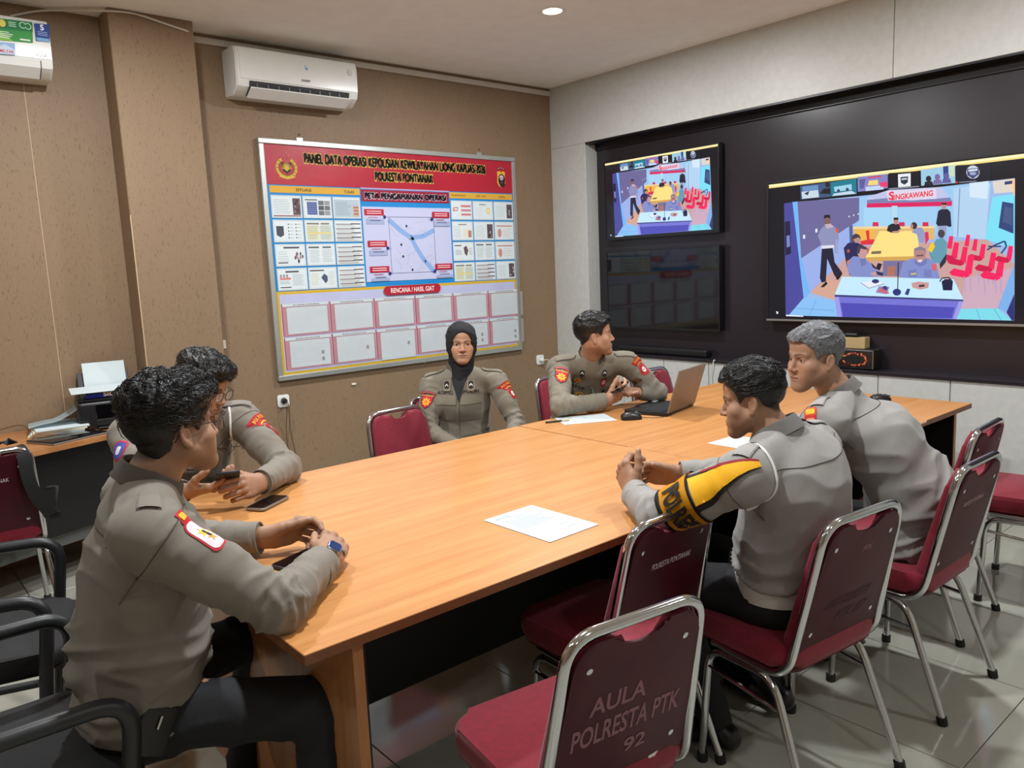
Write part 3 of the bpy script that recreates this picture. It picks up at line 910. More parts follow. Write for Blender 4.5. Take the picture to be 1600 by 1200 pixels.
o = obj('wall_hook', bbox((2.71, Y1 - 0.006, 0.745), (0.035, 0.012, 0.016), 0.005, 2), M('clip_white', (222, 214, 196), 0.5), None); tag(o, 'small pale hook on the wall just under the notice board', 'hook')
o = obj('wall_clip', bbox((3.33, Y1 - 0.005, 0.845), (0.012, 0.01, 0.035), 0.003, 2), M('clip_white', (222, 214, 196), 0.5), None); tag(o, 'tiny pale clip on the wall left of the headscarf', 'clip')
# ================================================================ notice board on the back wall
BX, BZ, BW, BH = 2.143, 0.838, 2.165, 1.572
bd = thing('notice_board', 'large framed notice board with red title banner, blue panels and paper pockets', 'notice board', (BX, Y1, BZ))
BF = frame((0, 0, 0), (1, 0, 0), (0, 0, 1))      # x right, y up, z out of the wall
def bput(name, bm, mat, parent=bd, smooth=None):
    bm.transform(BF); return obj(name, bm, mat, parent, smooth)
bput('backing_board', box2((0.01, 0.01, 0.002), (BW - 0.01, BH - 0.01, 0.018)), M('board_grey', (150, 152, 148), 0.6))
fr = 0.034
for nm, a0, b0 in (('frame_bar', (0, BH - fr, 0.0), (BW, BH, 0.034)), ('frame_bar', (0, 0, 0), (BW, fr, 0.034)), ('frame_bar', (0, fr, 0), (fr, BH - fr, 0.034)), ('frame_bar', (BW - fr, fr, 0), (BW, BH - fr, 0.034))):
    bput(nm, box2(a0, b0, 0.005, 2), ALU)
for x in (0.30, 1.82):
    bput('hanger', bbox((x, BH + 0.010, 0.004), (0.045, 0.026, 0.004), 0.001, 1), ALU)
    bput('hanger_screw', bbox((x, BH + 0.045, 0.004), (0.010, 0.010, 0.008), 0.002, 1), M('dark_steel', (70, 66, 60), 0.4, metal=0.8))
def slab(name, x0, y0, x1, y1, z, mat, th=0.002):
    return bput(name, box2((x0, y0, z), (x1, y1, z + th)), mat)
RED_BANNER = M('red_banner', (176, 34, 52), 0.35, var=0.08, vscale=5, bump=0.5, bscale=7)
BLUE_BANNER = M('blue_banner', (30, 136, 206), 0.4, var=0.05)
LAV = M('lavender_banner', (186, 190, 222), 0.45, var=0.05)
slab('blue_sheet', fr, 0.575, BW - fr, 1.300, 0.0185, BLUE_BANNER)
slab('red_banner', fr, 1.285, BW - fr, BH - fr, 0.021, RED_BANNER)
slab('pocket_sheet', fr, fr, BW - fr, 0.590, 0.019, M('yellow_border', (206, 172, 52), 0.45))
slab('pocket_sheet_inner', fr + 0.022, fr + 0.018, BW - fr - 0.016, 0.570, 0.0212, LAV, 0.001)
slab('map_sheet', 0.722, 0.625, 1.488, 1.155, 0.0208, LAV, 0.001)

a = Art()
# title
a.layer()
for dx, dy in ((-1, 0), (1, 0), (0, -1), (0, 1), (-.7, -.7), (.7, .7), (-.7, .7), (.7, -.7)):
    a.text('PANEL DATA OPERASI KEPOLISIAN KEWILAYAHAN LIONG KAPUAS-2026', 1.085 + dx * 0.0055, 1.462 + dy * 0.007, 0.062, (246, 228, 110), 1.545, 0.0, up=False)
    a.text('POLRESTA PONTIANAK', 1.097 + dx * 0.0055, 1.368 + dy * 0.007, 0.060, (246, 228, 110), 0.50, 0.0, up=False)
a.text('PANEL DATA OPERASI KEPOLISIAN KEWILAYAHAN LIONG KAPUAS-2026', 1.085, 1.462, 0.062, (14, 12, 10), 1.545, 0.0)
a.text('POLRESTA PONTIANAK', 1.097, 1.368, 0.060, (14, 12, 10), 0.50, 0.0, up=False)
a.build('title_lettering', PRINT, bd, BF @ Matrix.Translation((0, 0, 0.0234)))
a = Art()
# round emblem at the left: wreath, shield with rays, ribbon, stars
gx, gy = 0.182, 1.392
gold, dgold = (206, 168, 66), (96, 66, 30)
a.line(ellipse(gx, gy, 0.066, 0.058, 26, 115, 425 - 0), 0.020, gold)
a.line(ellipse(gx, gy, 0.054, 0.047, 26, 115, 425), 0.004, dgold)
for k in range(14):
    t_ = math.radians(-60 + 300 / 13 * k - 60)
    a.line([(gx + 0.058 * math.cos(t_), gy + 0.050 * math.sin(t_)), (gx + 0.074 * math.cos(t_), gy + 0.066 * math.sin(t_))], 0.003, dgold, k == 0)
a.poly([(gx - 0.034, gy + 0.034), (gx + 0.034, gy + 0.034), (gx + 0.032, gy - 0.014), (gx, gy - 0.038), (gx - 0.032, gy - 0.014)], (60, 50, 30))
for k in range(13):
    t_ = math.radians(180 / 12 * k)
    a.line([(gx, gy - 0.006), (gx + 0.034 * math.cos(t_), gy - 0.006 + 0.040 * math.sin(t_))], 0.004, gold, k == 0)
a.poly(ellipse(gx, gy - 0.004, 0.013, 0.016), gold)
a.poly([(gx - 0.060, gy - 0.056), (gx - 0.030, gy - 0.046), (gx, gy - 0.062), (gx + 0.030, gy - 0.046), (gx + 0.060, gy - 0.056), (gx + 0.034, gy - 0.066), (gx, gy - 0.074), (gx - 0.034, gy - 0.066)], gold)
for sx, sy in ((0, 0.098), (-0.016, 0.080), (0.016, 0.080)):
    a.poly([(gx + sx + 0.008 * (1 if k % 2 == 0 else 0.42) * math.sin(PI * k / 5), gy + sy + 0.008 * (1 if k % 2 == 0 else 0.42) * math.cos(PI * k / 5)) for k in range(10)], (196, 130, 110))
a.build('round_emblem', PRINT, bd, BF @ Matrix.Translation((0, 0, 0.0234)))
a = Art()
# shield emblem at the right
gx, gy = 2.018, 1.400
a.line(ellipse(gx, gy + 0.052, 0.044, 0.032, 10, 30, 150), 0.013, (62, 30, 34)); a.line(ellipse(gx, gy + 0.052, 0.044, 0.032, 10, 40, 140), 0.004, (200, 180, 170))
sh = [(-0.046, 0.050), (-0.020, 0.058), (0, 0.050), (0.020, 0.058), (0.046, 0.050), (0.040, 0.026), (0.046, -0.030), (0.030, -0.058), (0, -0.074), (-0.030, -0.058), (-0.046, -0.030), (-0.040, 0.026)]
a.poly([(gx + x * 0.95, gy + y) for x, y in sh], (222, 176, 60))
a.poly(ellipse(gx + 0.005, gy - 0.012, 0.036, 0.048), (44, 26, 30)); a.poly([(gx - 0.02, gy - 0.052), (gx + 0.042, gy - 0.040), (gx + 0.03, gy - 0.062), (gx, gy - 0.072)], (44, 26, 30))
a.poly(ellipse(gx + 0.003, gy + 0.006, 0.020, 0.020), (206, 190, 200)); a.rect(gx - 0.012, gy - 0.002, gx + 0.018, gy + 0.003, (120, 40, 50)); a.poly(ellipse(gx + 0.003, gy - 0.032, 0.010, 0.012), (90, 70, 80))
a.build('shield_emblem', PRINT, bd, BF @ Matrix.Translation((0, 0, 0.0234)))

a = Art()
yel, ink = (214, 166, 60), (50, 36, 24)
a.rect(0.052, 1.232, 0.714, 1.277, yel); a.rect(1.493, 1.232, BW - fr - 0.005, 1.277, yel, False)
a.text('SITUASI', 0.29, 1.254, 0.018, ink, 0.11, 0.02); a.text('TUGAS', 0.63, 1.252, 0.018, ink, 0.08, 0.02, up=False)
a.text('PELAKSANAAN', 1.58, 1.255, 0.017, ink, 0.135, 0.0, up=False); a.text('ADM  LOG', 1.80, 1.255, 0.017, ink, 0.095, 0.0, up=False); a.text('KODAL', 2.02, 1.254, 0.017, ink, 0.065, 0.0, up=False)
a.rect(0.724, 1.192, 1.486, 1.272, (150, 22, 52)); a.layer()
for dx, dy in ((-1, 0), (1, 0), (0, -1), (0, 1), (-.7, -.7), (.7, .7), (-.7, .7), (.7, -.7)):
    a.text('PETA PENGAMANAN OPERASI', 1.105 + dx * 0.0055, 1.231 + dy * 0.006, 0.040, (236, 226, 240), 0.705, 0.0, up=False)
a.text('PETA PENGAMANAN OPERASI', 1.105, 1.231, 0.040, (36, 20, 40), 0.705, 0.0)
a.rect(0.72, 1.276, 1.49, 1.286, (170, 160, 200))
# map
mx0, my0, mx1, my1 = 0.935, 0.680, 1.330, 1.085
a.rect(0.722, 0.626, 1.488, 1.154, (192, 196, 226))
river = (134, 168, 220)
a.line([(mx0, my1 - 0.02), (mx0 + 0.10, my1 - 0.10), (mx0 + 0.185, my1 - 0.15), (mx0 + 0.22, my0 + 0.19), (mx0 + 0.28, my0 + 0.10), (mx1 - 0.02, my0)], 0.036, river)
a.line([(mx0 + 0.185, my1 - 0.15), (mx0 + 0.29, my1 - 0.14), (mx1, my1 - 0.095)], 0.034, river, False)
rng = random.Random(5)
for k in range(26):
    x, y = rng.uniform(mx0 + 0.01, mx1 - 0.04), rng.uniform(my0 + 0.01, my1 - 0.03)
    ang = rng.choice((0.3, -0.9, 1.2, 0.75)); l = rng.uniform(0.02, 0.09)
    q = (min(mx1 - 0.005, max(mx0 + .005, x + l * math.cos(ang))), min(my1 - 0.005, max(my0 + .005, y + l * math.sin(ang))))
    a.line([(x, y), q, (min(mx1, q[0] + 0.012), q[1])], 0.0016, (150, 156, 186), k == 0)
a.line([(mx0, my0), (mx1, my0), (mx1, my1), (mx0, my1), (mx0, my0)], 0.003, (60, 66, 110))
for x, y in ((1.085, 1.020), (1.03, 0.885), (1.04, 0.800), (1.235, 0.760), (1.115, 0.700)): a.poly(ellipse(x, y, 0.008, 0.010, 10), (24, 24, 60), False)
for i, (x, y, s) in enumerate(((0.738, 1.072, 1), (0.748, 0.850, 1), (0.752, 0.668, 1), (1.318, 1.060, -1), (1.322, 0.672, -1))):
    w_ = 0.160
    x = min(x, 1.480 - w_)
    a.rect(x, y + 0.022, x + w_, y + 0.066, (176, 24, 48), True)
    for k in range(2): a.rect(x + 0.02, y + 0.034 + 0.015 * k, x + w_ - 0.02, y + 0.040 + 0.015 * k, (236, 200, 206), k == 0)
    a.rect(x + 0.03, y + 0.006, x + w_ - 0.05, y + 0.010, (176, 70, 90)); 
    a.rect(x + 0.01, y - 0.040, x + w_, y - 0.002 - (0.016 if i in (2, 4) else 0), (160, 170, 206))
    a.rect(x + 0.04, y - 0.016, x + w_ - 0.03, y - 0.011, (70, 76, 110))
    cxp = x + w_ + 0.004 if s > 0 else x - 0.006
    a.poly(ellipse(cxp, y + 0.012, 0.012, 0.013, 12), (36, 40, 120)); a.line([(cxp, y + 0.012), (cxp + s * 0.03, y + 0.012)], 0.0015, (60, 66, 110), False)
# pill
a.poly(rrect(0.505, 0.066, 0.033, 6, 1.104, 0.556), (172, 22, 46))
a.text('RENCANA / HASIL GIAT', 1.104, 0.556, 0.034, (246, 240, 236), 0.385, 0.01)
a.build('panel_print', PRINT, bd, BF @ Matrix.Translation((0, 0, 0.0222)))

# document cards, 3 columns x 4 rows on either side
grey = (170, 184, 190)
def card_art(kind, w, h, seed):
    r = random.Random(seed); a = Art(0.00015)
    def lines(x0, x1, y0, y1, n, rgb, jag=0.25):
        for k in range(n):
            y = y1 - (k + 0.5) * (y1 - y0) / n
            a.rect(x0, y - h * 0.012, x1 - r.random() * jag * (x1 - x0), y + h * 0.012, rgb, k == 0)
    a.rect(-w * .46, -h * .44, w * .46, h * .44, (214, 224, 228))
    if kind == 0:
        lines(-w * .42, w * .16, -h * .32, h * .34, 9, grey); a.rect(w * .20, -h * .36, w * .45, h * .38, (96, 74, 84))
        for k in range(7): a.poly(ellipse(w * (.23 + .2 * r.random()), h * (-.3 + .6 * r.random()), w * .03, h * .07, 8), r.choice(((150, 110, 100), (190, 180, 180), (60, 50, 60))), k == 0)
        a.rect(-w * .44, -h * .43, w * .45, -h * .38, (150, 90, 90))
    elif kind == 1:
        a.rect(-w * .42, h * .30, w * .0, h * .36, (110, 112, 120)); a.rect(-w * .36, -h * .34, -w * .02, h * .24, (74, 90, 150))
        for k in range(6): a.rect(-w * .34, -h * .26 + k * h * .09, -w * .04, -h * .245 + k * h * .09, (170, 182, 214), k == 0)
        for i in range(2):
            for j in range(3): a.rect(w * (.03 + .21 * i), h * (-.36 + .23 * j), w * (.22 + .21 * i), h * (-.16 + .23 * j), r.choice(((110, 112, 116), (150, 150, 152), (84, 88, 94))), i + j == 0)
    elif kind == 2:
        a.rect(-w * .45, -h * .43, w * .45, h * .38, (176, 192, 204)); lines(-w * .40, w * .16, -h * .36, h * .28, 9, (140, 160, 176)); a.rect(w * .22, -h * .40, w * .44, h * .10, (196, 170, 158))
        for k in range(3): a.rect(w * .24, h * (-.32 + .15 * k), w * .42, h * (-.24 + .15 * k), (170, 110, 90), k == 0)
    elif kind == 3:
        a.poly([(-w * .40, h * .22), (-w * .16, h * .22), (-w * .16, -h * .18), (-w * .28, -h * .28), (-w * .40, -h * .18)], (70, 76, 84))
        for i in range(2):
            for k in range(5): a.poly(ellipse(w * (.0 + .25 * i), h * (.30 - .15 * k), w * .02, h * .035, 8), (70, 76, 84), False); a.rect(w * (.04 + .25 * i), h * (.285 - .15 * k), w * (.16 + .25 * i), h * (.315 - .15 * k), grey, False)
    elif kind == 4:
        a.rect(-w * .42, h * .30, w * .0, h * .37, (120, 116, 100)); a.rect(w * .06, h * .30, w * .36, h * .37, (130, 120, 96))
        for i in range(2):
            a.rect(w * (-.43 + .45 * i), -h * .40, w * (-.03 + .45 * i), h * .26, (208, 210, 178) if i == 0 else (196, 206, 196)); lines(w * (-.40 + .45 * i), w * (-.04 + .45 * i), -h * .38, h * .24, 8, (170, 178, 170))
        a.rect(-w * .43, -h * .12, w * .42, -h * .06, (222, 206, 120))
    elif kind == 5:
        for k in range(4):
            y = h * (.34 - .21 * k); a.rect(-w * .44, y - h * .05, w * (.10 + .1 * r.random()), y, (140, 130, 126)); a.rect(w * .1, y - h * .03, w * .45, y + h * .02, (84, 70, 68)); lines(-w * .42, w * .40, y - h * .17, y - h * .06, 2, (186, 186, 186))
    elif kind == 6:
        a.rect(-w * .22, h * .30, w * .30, h * .38, (84, 86, 92)); lines(-w * .42, -w * .05, -h * .30, h * .20, 5, grey)
        for k in range(10): a.poly(ellipse(w * (.12 + .3 * r.random()), h * (-.34 + .5 * r.random()), w * .03, h * .09, 8), r.choice(((90, 90, 96), (150, 150, 156), (170, 120, 116))), k == 0)
        a.rect(-w * .42, -h * .36, -w * .10, -h * .31, (90, 80, 84))
    elif kind == 7:
        a.rect(-w * .42, h * .30, -w * .06, h * .37, (84, 86, 92)); a.rect(w * .06, h * .30, w * .36, h * .37, (84, 86, 92))
        lines(-w * .40, -w * .04, -h * .36, h * .24, 8, grey); lines(w * .04, w * .40, -h * .36, h * .24, 8, grey)
    elif kind == 8:
        a.rect(-w * .22, h * .30, w * .22, h * .38, (84, 86, 92)); a.rect(-w * .42, -h * .02, -w * .06, h * .08, (206, 130, 120)); lines(-w * .42, -w * .08, -h * .22, -h * .06, 3, grey); lines(w * .0, w * .40, -h * .30, h * .24, 8, grey)
        for k in range(3): a.poly(ellipse(-w * (.38 - .1 * k), h * .16, w * .035, h * .08, 8), (150, 140, 140), k == 0)
        a.rect(-w * .42, -h * .38, -w * .06, -h * .34, (70, 70, 74))
    elif kind == 9:
        a.rect(-w * .44, h * .32, w * .06, h * .38, (84, 80, 70)); lines(-w * .42, -w * .10, -h * .34, h * .24, 7, (200, 196, 160)); lines(w * .2, w * .44, -h * .34, h * .30, 8, (190, 196, 180))
        a.poly([(-w * .06, h * .02), (w * .05, h * .20), (w * .16, h * .08), (w * .16, -h * .14), (w * .08, -h * .26)], (72, 84, 112))
    elif kind == 10:
        a.poly([(-w * .40, h * .14), (-w * .16, h * .16), (-w * .18, -h * .04), (-w * .42, -h * .06)], (190, 110, 116)); a.rect(-w * .36, h * .0, -w * .20, h * .10, (226, 214, 214))
        for k in range(3): a.poly([(-w * .06, h * (.22 - .22 * k)), (w * .0, h * (.27 - .22 * k)), (w * .44, h * (.27 - .22 * k)), (w * .44, h * (.16 - .22 * k)), (w * .0, h * (.16 - .22 * k))], (200, 122, 126), k == 0)
    elif kind == 11:
        a.rect(-w * .18, h * .28, w * .14, h * .35, (150, 156, 158)); lines(-w * .40, w * .0, -h * .32, h * .18, 5, (200, 208, 210)); a.poly(ellipse(w * .25, -h * .02, w * .10, h * .18), (216, 206, 120)); a.poly(ellipse(w * .25, -h * .02, w * .06, h * .10), (226, 222, 170))
    elif kind == 12:
        lines(-w * .40, w * .08, -h * .34, h * .30, 7, (176, 198, 196)); a.rect(w * .16, -h * .40, w * .44, h * .36, (84, 74, 80))
        for k in range(6): a.poly(ellipse(w * (.2 + .2 * r.random()), h * (-.3 + .6 * r.random()), w * .04, h * .08, 8), r.choice(((170, 160, 160), (110, 90, 90), (190, 150, 150))), k == 0)
    elif kind == 13:
        lines(-w * .42, -w * .02, -h * .36, h * .28, 8, (184, 192, 190)); a.rect(w * .02, -h * .34, w * .30, h * .12, (222, 216, 196)); a.rect(w * .26, -h * .34, w * .42, h * .02, (176, 130, 110)); a.rect(-w * .2, h * .30, w * .2, h * .36, (150, 140, 136))
    elif kind == 14:
        a.rect(-w * .4, h * .22, w * .4, h * .30, (196, 150, 140)); a.poly(ellipse(-w * .25, -h * .12, w * .10, h * .24), (198, 140, 128)); lines(-w * .08, w * .40, -h * .34, h * .14, 5, (206, 190, 180))
    else:
        a.rect(-w * .42, h * .28, -w * .1, h * .34, (100, 90, 90)); a.poly([(w * .0, h * .2), (w * .14, h * .3), (w * .22, h * .04), (w * .14, -h * .26), (w * .04, -h * .12)], (96, 78, 80)); lines(-w * .40, -w * .06, -h * .2, h * .10, 4, (150, 140, 140)); lines(w * .26, w * .42, -h * .2, h * .2, 4, (150, 120, 120))
    return a
CW, CH = 0.209, 0.146
cardbm = None
kinds_l = [[0, 1, 2], [3, 4, 5], [6, 7, 5], [8, 9, 5]]
kinds_r = [[10, 11, 12], [13, 12, 14], [15, 7, 14], [4, 5, 12]]
card_me = None
for (x0, x1, kk, sd) in ((0.049, 0.714, kinds_l, 0), (1.496, 2.133, kinds_r, 50)):
    cw = (x1 - x0) / 3
    for r_ in range(4):
        for c_ in range(3):
            cx_, cy_ = x0 + cw * (c_ + 0.5), 1.222 - 0.158 * (r_ + 0.5)
            bm = box2((-(cw - .008) / 2, -CH / 2, 0), ((cw - .008) / 2, CH / 2, 0.0012))
            cd = obj('card', bm, PAPER, bd); cd.matrix_local = BF @ Matrix.Translation((cx_, cy_, 0.0228))
            card_art(kk[r_][c_], cw - .008, CH, sd + r_ * 3 + c_).build('card_print', PRINT, cd, Matrix.Translation((0, 0, 0.0014)))

# paper pockets: red backing, white strip, sheet, clear film
FILM = M('clear_film', (235, 235, 240), 0.12, alpha=0.16, spec=0.8)
POCKET_RED = M('pocket_red', (172, 40, 72), 0.35, var=0.1, vscale=12)
rng = random.Random(3)
for r_ in range(2):
    for c_ in range(6):
        x0 = 0.064 + 0.352 * c_; y1 = 0.508 - 0.226 * r_; y0 = y1 - 0.216; w_ = 0.346
        pk = bput('pocket', box2((x0, y0, 0.0225), (x0 + w_, y1, 0.0245)), POCKET_RED)
        dz = 0.001 * rng.random()
        sy = y0 + (0.012 if not (r_ == 1 and c_ == 2) else -0.012)
        bput('sheet', box2((x0 + 0.030 + .006 * rng.random(), sy, 0.0252 + dz), (x0 + w_ - 0.016, y1 - 0.026, 0.0258 + dz)), PAPER, pk)
        a = Art(0.0001); g1 = (190, 200, 204)
        a.rect(w_ * .42, 0.172, w_ * .56, 0.177, g1)
        for k in range(9):
            ya = 0.155 - 0.014 * k
            xx = w_ * .14
            while xx < w_ * (.9 if k < 2 else .6 + .3 * rng.random()):
                l = rng.uniform(0.012, 0.05); a.rect(xx, ya, min(xx + l, w_ * .92), ya + 0.004, g1, False); xx += l + rng.uniform(0.008, 0.03)
        if r_ == 1:
            for k in range(2 if c_ in (0, 4, 5) else 1):
                a.rect(w_ * .76, 0.085 - 0.045 * k, w_ * .82, 0.110 - 0.045 * k, (92, 92, 100) if c_ != 1 else (130, 90, 90))
        a.build('sheet_print', PRINT, pk, BF @ Matrix.Translation((x0, y0, 0.0264 + dz)))
        bput('title_strip', box2((x0 + 0.004, y1 - 0.020, 0.0268), (x0 + w_ - 0.004, y1, 0.0276)), PAPER, pk)
        a = Art(0.0001)
        xx = 0.08
        while xx < 0.26:
            l = rng.uniform(0.01, 0.025); a.rect(xx, 0.003, xx + l, 0.009, (130, 120, 126), False); xx += l + 0.005
        a.build('strip_print', PRINT, pk, BF @ Matrix.Translation((x0, y1 - 0.017, 0.0278)))
        bput('film', box2((x0 + 0.002, y0, 0.0290), (x0 + w_ + (0.02 if c_ == 5 else -0.002), y1 - 0.021, 0.0294)), FILM, pk)

# ================================================================ screens in the niche
SU = ((0.0013426812607938616, 7.511922015046107e-06, -0.20400474968653312), (2.6457244455900534e-05, -0.001207411101997682, 1.2151189488075023), (0.0001896088096605389, -3.1779570572378395e-05, 1.0))
def S(x, y):
    """drawing grid of the conference picture -> metres on the large screen (u from its left edge, v from its bottom)"""
    w = SU[2][0] * x + SU[2][1] * y + SU[2][2]
    return ((SU[0][0] * x + SU[0][1] * y + SU[0][2]) / w, (SU[1][0] * x + SU[1][1] * y + SU[1][2]) / w)
SW, SH = 1.560, 0.905
def conference_picture():
    a = Art(0.00004)
    a.rect(0, 0, SW, SH, (8, 10, 20))
    def P(pts, rgb, up=True): a.poly([S(*p) for p in pts], rgb, up)
    def E(cx, cy, rx, ry, rgb, n=14): P(ellipse(cx, cy, rx, ry, n), rgb)
    def L(pts, w, rgb): a.line([S(*p) for p in pts], w * 0.00095, rgb)
    # yellow bar along the top
    a.rect(0, SH - 0.030, SW, SH - 0.006, (238, 214, 130)); a.rect(0, SH - 0.020, SW, SH - 0.008, (252, 240, 190))
    # main picture: walls
    P([(236, 356), (800, 300), (1548, 212), (1545, 1022), (246, 992)], (150, 180, 226))
    P([(236, 356), (286, 348), (350, 910), (262, 992), (246, 992)], (70, 70, 150))
    P([(240, 460), (270, 455), (276, 640), (244, 652)], (24, 26, 60)); P([(250, 540), (268, 536), (270, 600), (252, 606)], (120, 130, 190))
    P([(284, 348), (312, 345), (384, 860), (350, 914)], (110, 176, 236))
    P([(312, 345), (664, 322), (662, 452), (334, 668)], (104, 100, 148))
    P([(334, 668), (606, 486), (612, 640), (560, 700), (384, 862)], (150, 170, 226)); P([(606, 486), (626, 478), (628, 640), (612, 650)], (80, 96, 140))
    for x, y in ((420, 510), (350, 545)): P([(x - 6, y - 10), (x + 6, y - 11), (x + 6, y + 10), (x - 6, y + 11)], (220, 226, 240))
    for k in range(4): E(606 + 26 * k, 430 - 7 * k, 5, 6, (200, 196, 214), 6)
    P([(664, 322), (1400, 230), (1390, 560), (628, 500), (664, 450)], (150, 196, 232))
    P([(690, 380), (845, 375), (842, 490), (690, 485)], (160, 206, 236)); P([(885, 380), (1100, 375), (1100, 490), (885, 490)], (156, 200, 234))
    P([(1200, 270), (1410, 240), (1380, 560), (1200, 545)], (172, 204, 232)); L([(1235, 270), (1222, 545)], 6, (120, 150, 190))
    P([(1290, 240), (1400, 228), (1390, 330), (1290, 320)], (206, 224, 240)); P([(1420, 320), (1548, 300), (1545, 620), (1500, 600), (1380, 560)], (120, 216, 238)); P([(1420, 230), (1548, 214), (1548, 290), (1430, 300)], (214, 206, 196)); P([(1510, 222), (1548, 216), (1548, 320)], (248, 196, 160))
    P([(1476, 345), (1540, 356), (1540, 528), (1455, 494)], (44, 66, 120)); P([(1490, 372), (1534, 384), (1532, 480), (1478, 460)], (66, 84, 130))
    # banner
    P([(708, 320), (830, 280), (1130, 262), (1192, 350), (1190, 368), (708, 380)], (186, 190, 226)); P([(708, 348), (1192, 340), (1190, 370), (706, 380)], (216, 26, 92)); P([(708, 336), (820, 326), (960, 340), (1180, 322), (1190, 345), (708, 356)], (120, 124, 170))
    P([(820, 284), (1100, 270), (1104, 330), (826, 340)], (216, 206, 226))
    u0 = S(962, 310); a.text('SINGKAWANG', u0[0], u0[1], 0.030, (226, 44, 62), 0.235, 0.03, rot=0.02); u0 = S(846, 312); a.text('S', u0[0], u0[1], 0.044, (226, 44, 62), 0.032, 0.03)
    P([(848, 370), (880, 369), (876, 488), (846, 488)], (176, 210, 230))
    # floor
    P([(384, 862), (560, 690), (640, 600), (1390, 560), (1545, 700), (1460, 952), (1200, 950), (520, 905)], (196, 156, 150)); P([(384, 862), (470, 790), (640, 800), (520, 905)], (206, 160, 140)); P([(1260, 780), (1545, 720), (1460, 950), (1245, 955)], (198, 164, 182))
    P([(350, 890), (520, 905), (560, 1000), (262, 992)], (132, 186, 236)); P([(1245, 955), (1450, 952), (1530, 1021), (1215, 1012)], (120, 212, 226))
    for q in (((420, 905), (380, 990)), ((300, 950), (520, 965)), ((1330, 955), (1350, 1018)), ((1430, 955), (1470, 1020))): L(q, 3, (90, 150, 210))
    P([(1545, 700), (1545, 870), (1500, 975), (1450, 950)], (120, 170, 226)); P([(1545, 870), (1545, 1021), (1530, 1021), (1500, 975)], (40, 44, 110))
    # far desk and chairs, long table
    P([(628, 488), (1092, 490), (1090, 560), (640, 575)], (214, 176, 110)); P([(628, 488), (1092, 484), (1092, 496), (628, 502)], (232, 206, 150))
    for x in (756, 905, 1040): P([(x - 16, 462), (x + 16, 462), (x + 18, 486), (x - 18, 486)], (206, 40, 84))
    P([(640, 505), (760, 500), (740, 570), (660, 580)], (232, 176, 70)); P([(700, 512), (720, 508), (722, 560), (752, 560), (744, 590), (670, 592), (672, 570), (708, 562)], (216, 44, 60))
    P([(780, 512), (990, 512), (1010, 655), (700, 662)], (246, 218, 130)); P([(700, 662), (1010, 655), (1006, 680), (706, 684)], (206, 160, 84)); P([(800, 682), (930, 680), (924, 770), (796, 768)], (116, 110, 150)); P([(824, 712), (868, 712), (866, 766), (822, 764)], (170, 110, 90)); P([(735, 628), (790, 625), (786, 642), (730, 644)], (120, 104, 90))
    # row of pink chairs
    PK, PKD = (238, 28, 92), (200, 12, 70)
    for x, y, s in ((1275, 565, .75), (1318, 590, .75), (1178, 575, .8), (1360, 625, .9), (1205, 620, 1.0), (1255, 645, 1.0), (1415, 680, 1.05), (1285, 700, 1.2), (1460, 715, 1.2), (1515, 635, .9)):
        P([(x - 20 * s, y + 42 * s), (x - 2 * s, y - 44 * s), (x + 26 * s, y - 40 * s), (x + 14 * s, y + 50 * s)], PK)
        if y > 600: P([(x - 92 * s, y + 40 * s), (x - 70 * s, y + 20 * s), (x - 10 * s, y + 34 * s), (x + 8 * s, y + 54 * s), (x - 14 * s, y + 66 * s), (x - 80 * s, y + 54 * s)], PKD if s < 1.1 else PK)
        if s > 1.0:
            for dx in (-72, -20, 6): L([(x + dx * s, y + 58 * s), (x + (dx + 4) * s, y + 130 * s)], 4, (170, 150, 190))
    L([(1390, 620), (1440, 590), (1490, 570), (1500, 600), (1470, 640)], 9, (40, 60, 110)); L([(1395, 600), (1470, 600)], 8, (40, 60, 110))
    # standing man by the far wall
    P([(1112, 400), (1130, 388), (1166, 388), (1182, 405), (1188, 486), (1174, 490), (1160, 482), (1110, 484), (1100, 470)], (30, 30, 52)); E(1145, 370, 15, 20, (176, 140, 140)); P([(1130, 362), (1132, 352), (1158, 352), (1160, 364)], (30, 24, 30)); P([(1110, 484), (1160, 482), (1158, 540), (1120, 530)], (150, 156, 190))
    # people round the far table
    P([(820, 512), (828, 482), (850, 470), (888, 472), (900, 500), (890, 520), (846, 522)], (38, 34, 44)); E(872, 456, 14, 20, (176, 130, 120)); P([(858, 450), (860, 436), (884, 436), (888, 448)], (26, 20, 24)); P([(900, 498), (886, 524), (850, 524), (852, 514), (880, 512)], (190, 140, 124))
    P([(960, 520), (985, 492), (1020, 492), (1040, 530), (1034, 580), (1004, 578), (990, 530)], (140, 150, 190)); E(975, 482, 18, 20, (60, 44, 50)); E(962, 486, 9, 14, (180, 130, 120), 8); P([(1036, 520), (1056, 516), (1060, 560), (1040, 590)], (216, 44, 84))
    P([(1080, 600), (1100, 560), (1140, 550), (1164, 580), (1160, 650), (1130, 700), (1080, 690), (1060, 640)], (96, 150, 170)); E(1130, 528, 20, 24, (70, 60, 70)); P([(1050, 620), (1080, 572), (1094, 600), (1076, 634)], (232, 196, 50)); P([(1120, 700), (1160, 640), (1156, 690), (1124, 728)], (40, 40, 60))
    P([(575, 610), (600, 580), (650, 575), (690, 600), (690, 700), (610, 768), (590, 700)], (34, 36, 84)); E(646, 556, 26, 28, (70, 54, 66)); P([(628, 560), (640, 578), (668, 582), (672, 560), (660, 548)], (180, 136, 130)); E(602, 626, 9, 10, (190, 80, 70), 8)
    P([(690, 600), (720, 612), (716, 640), (690, 650)], (190, 90, 90))
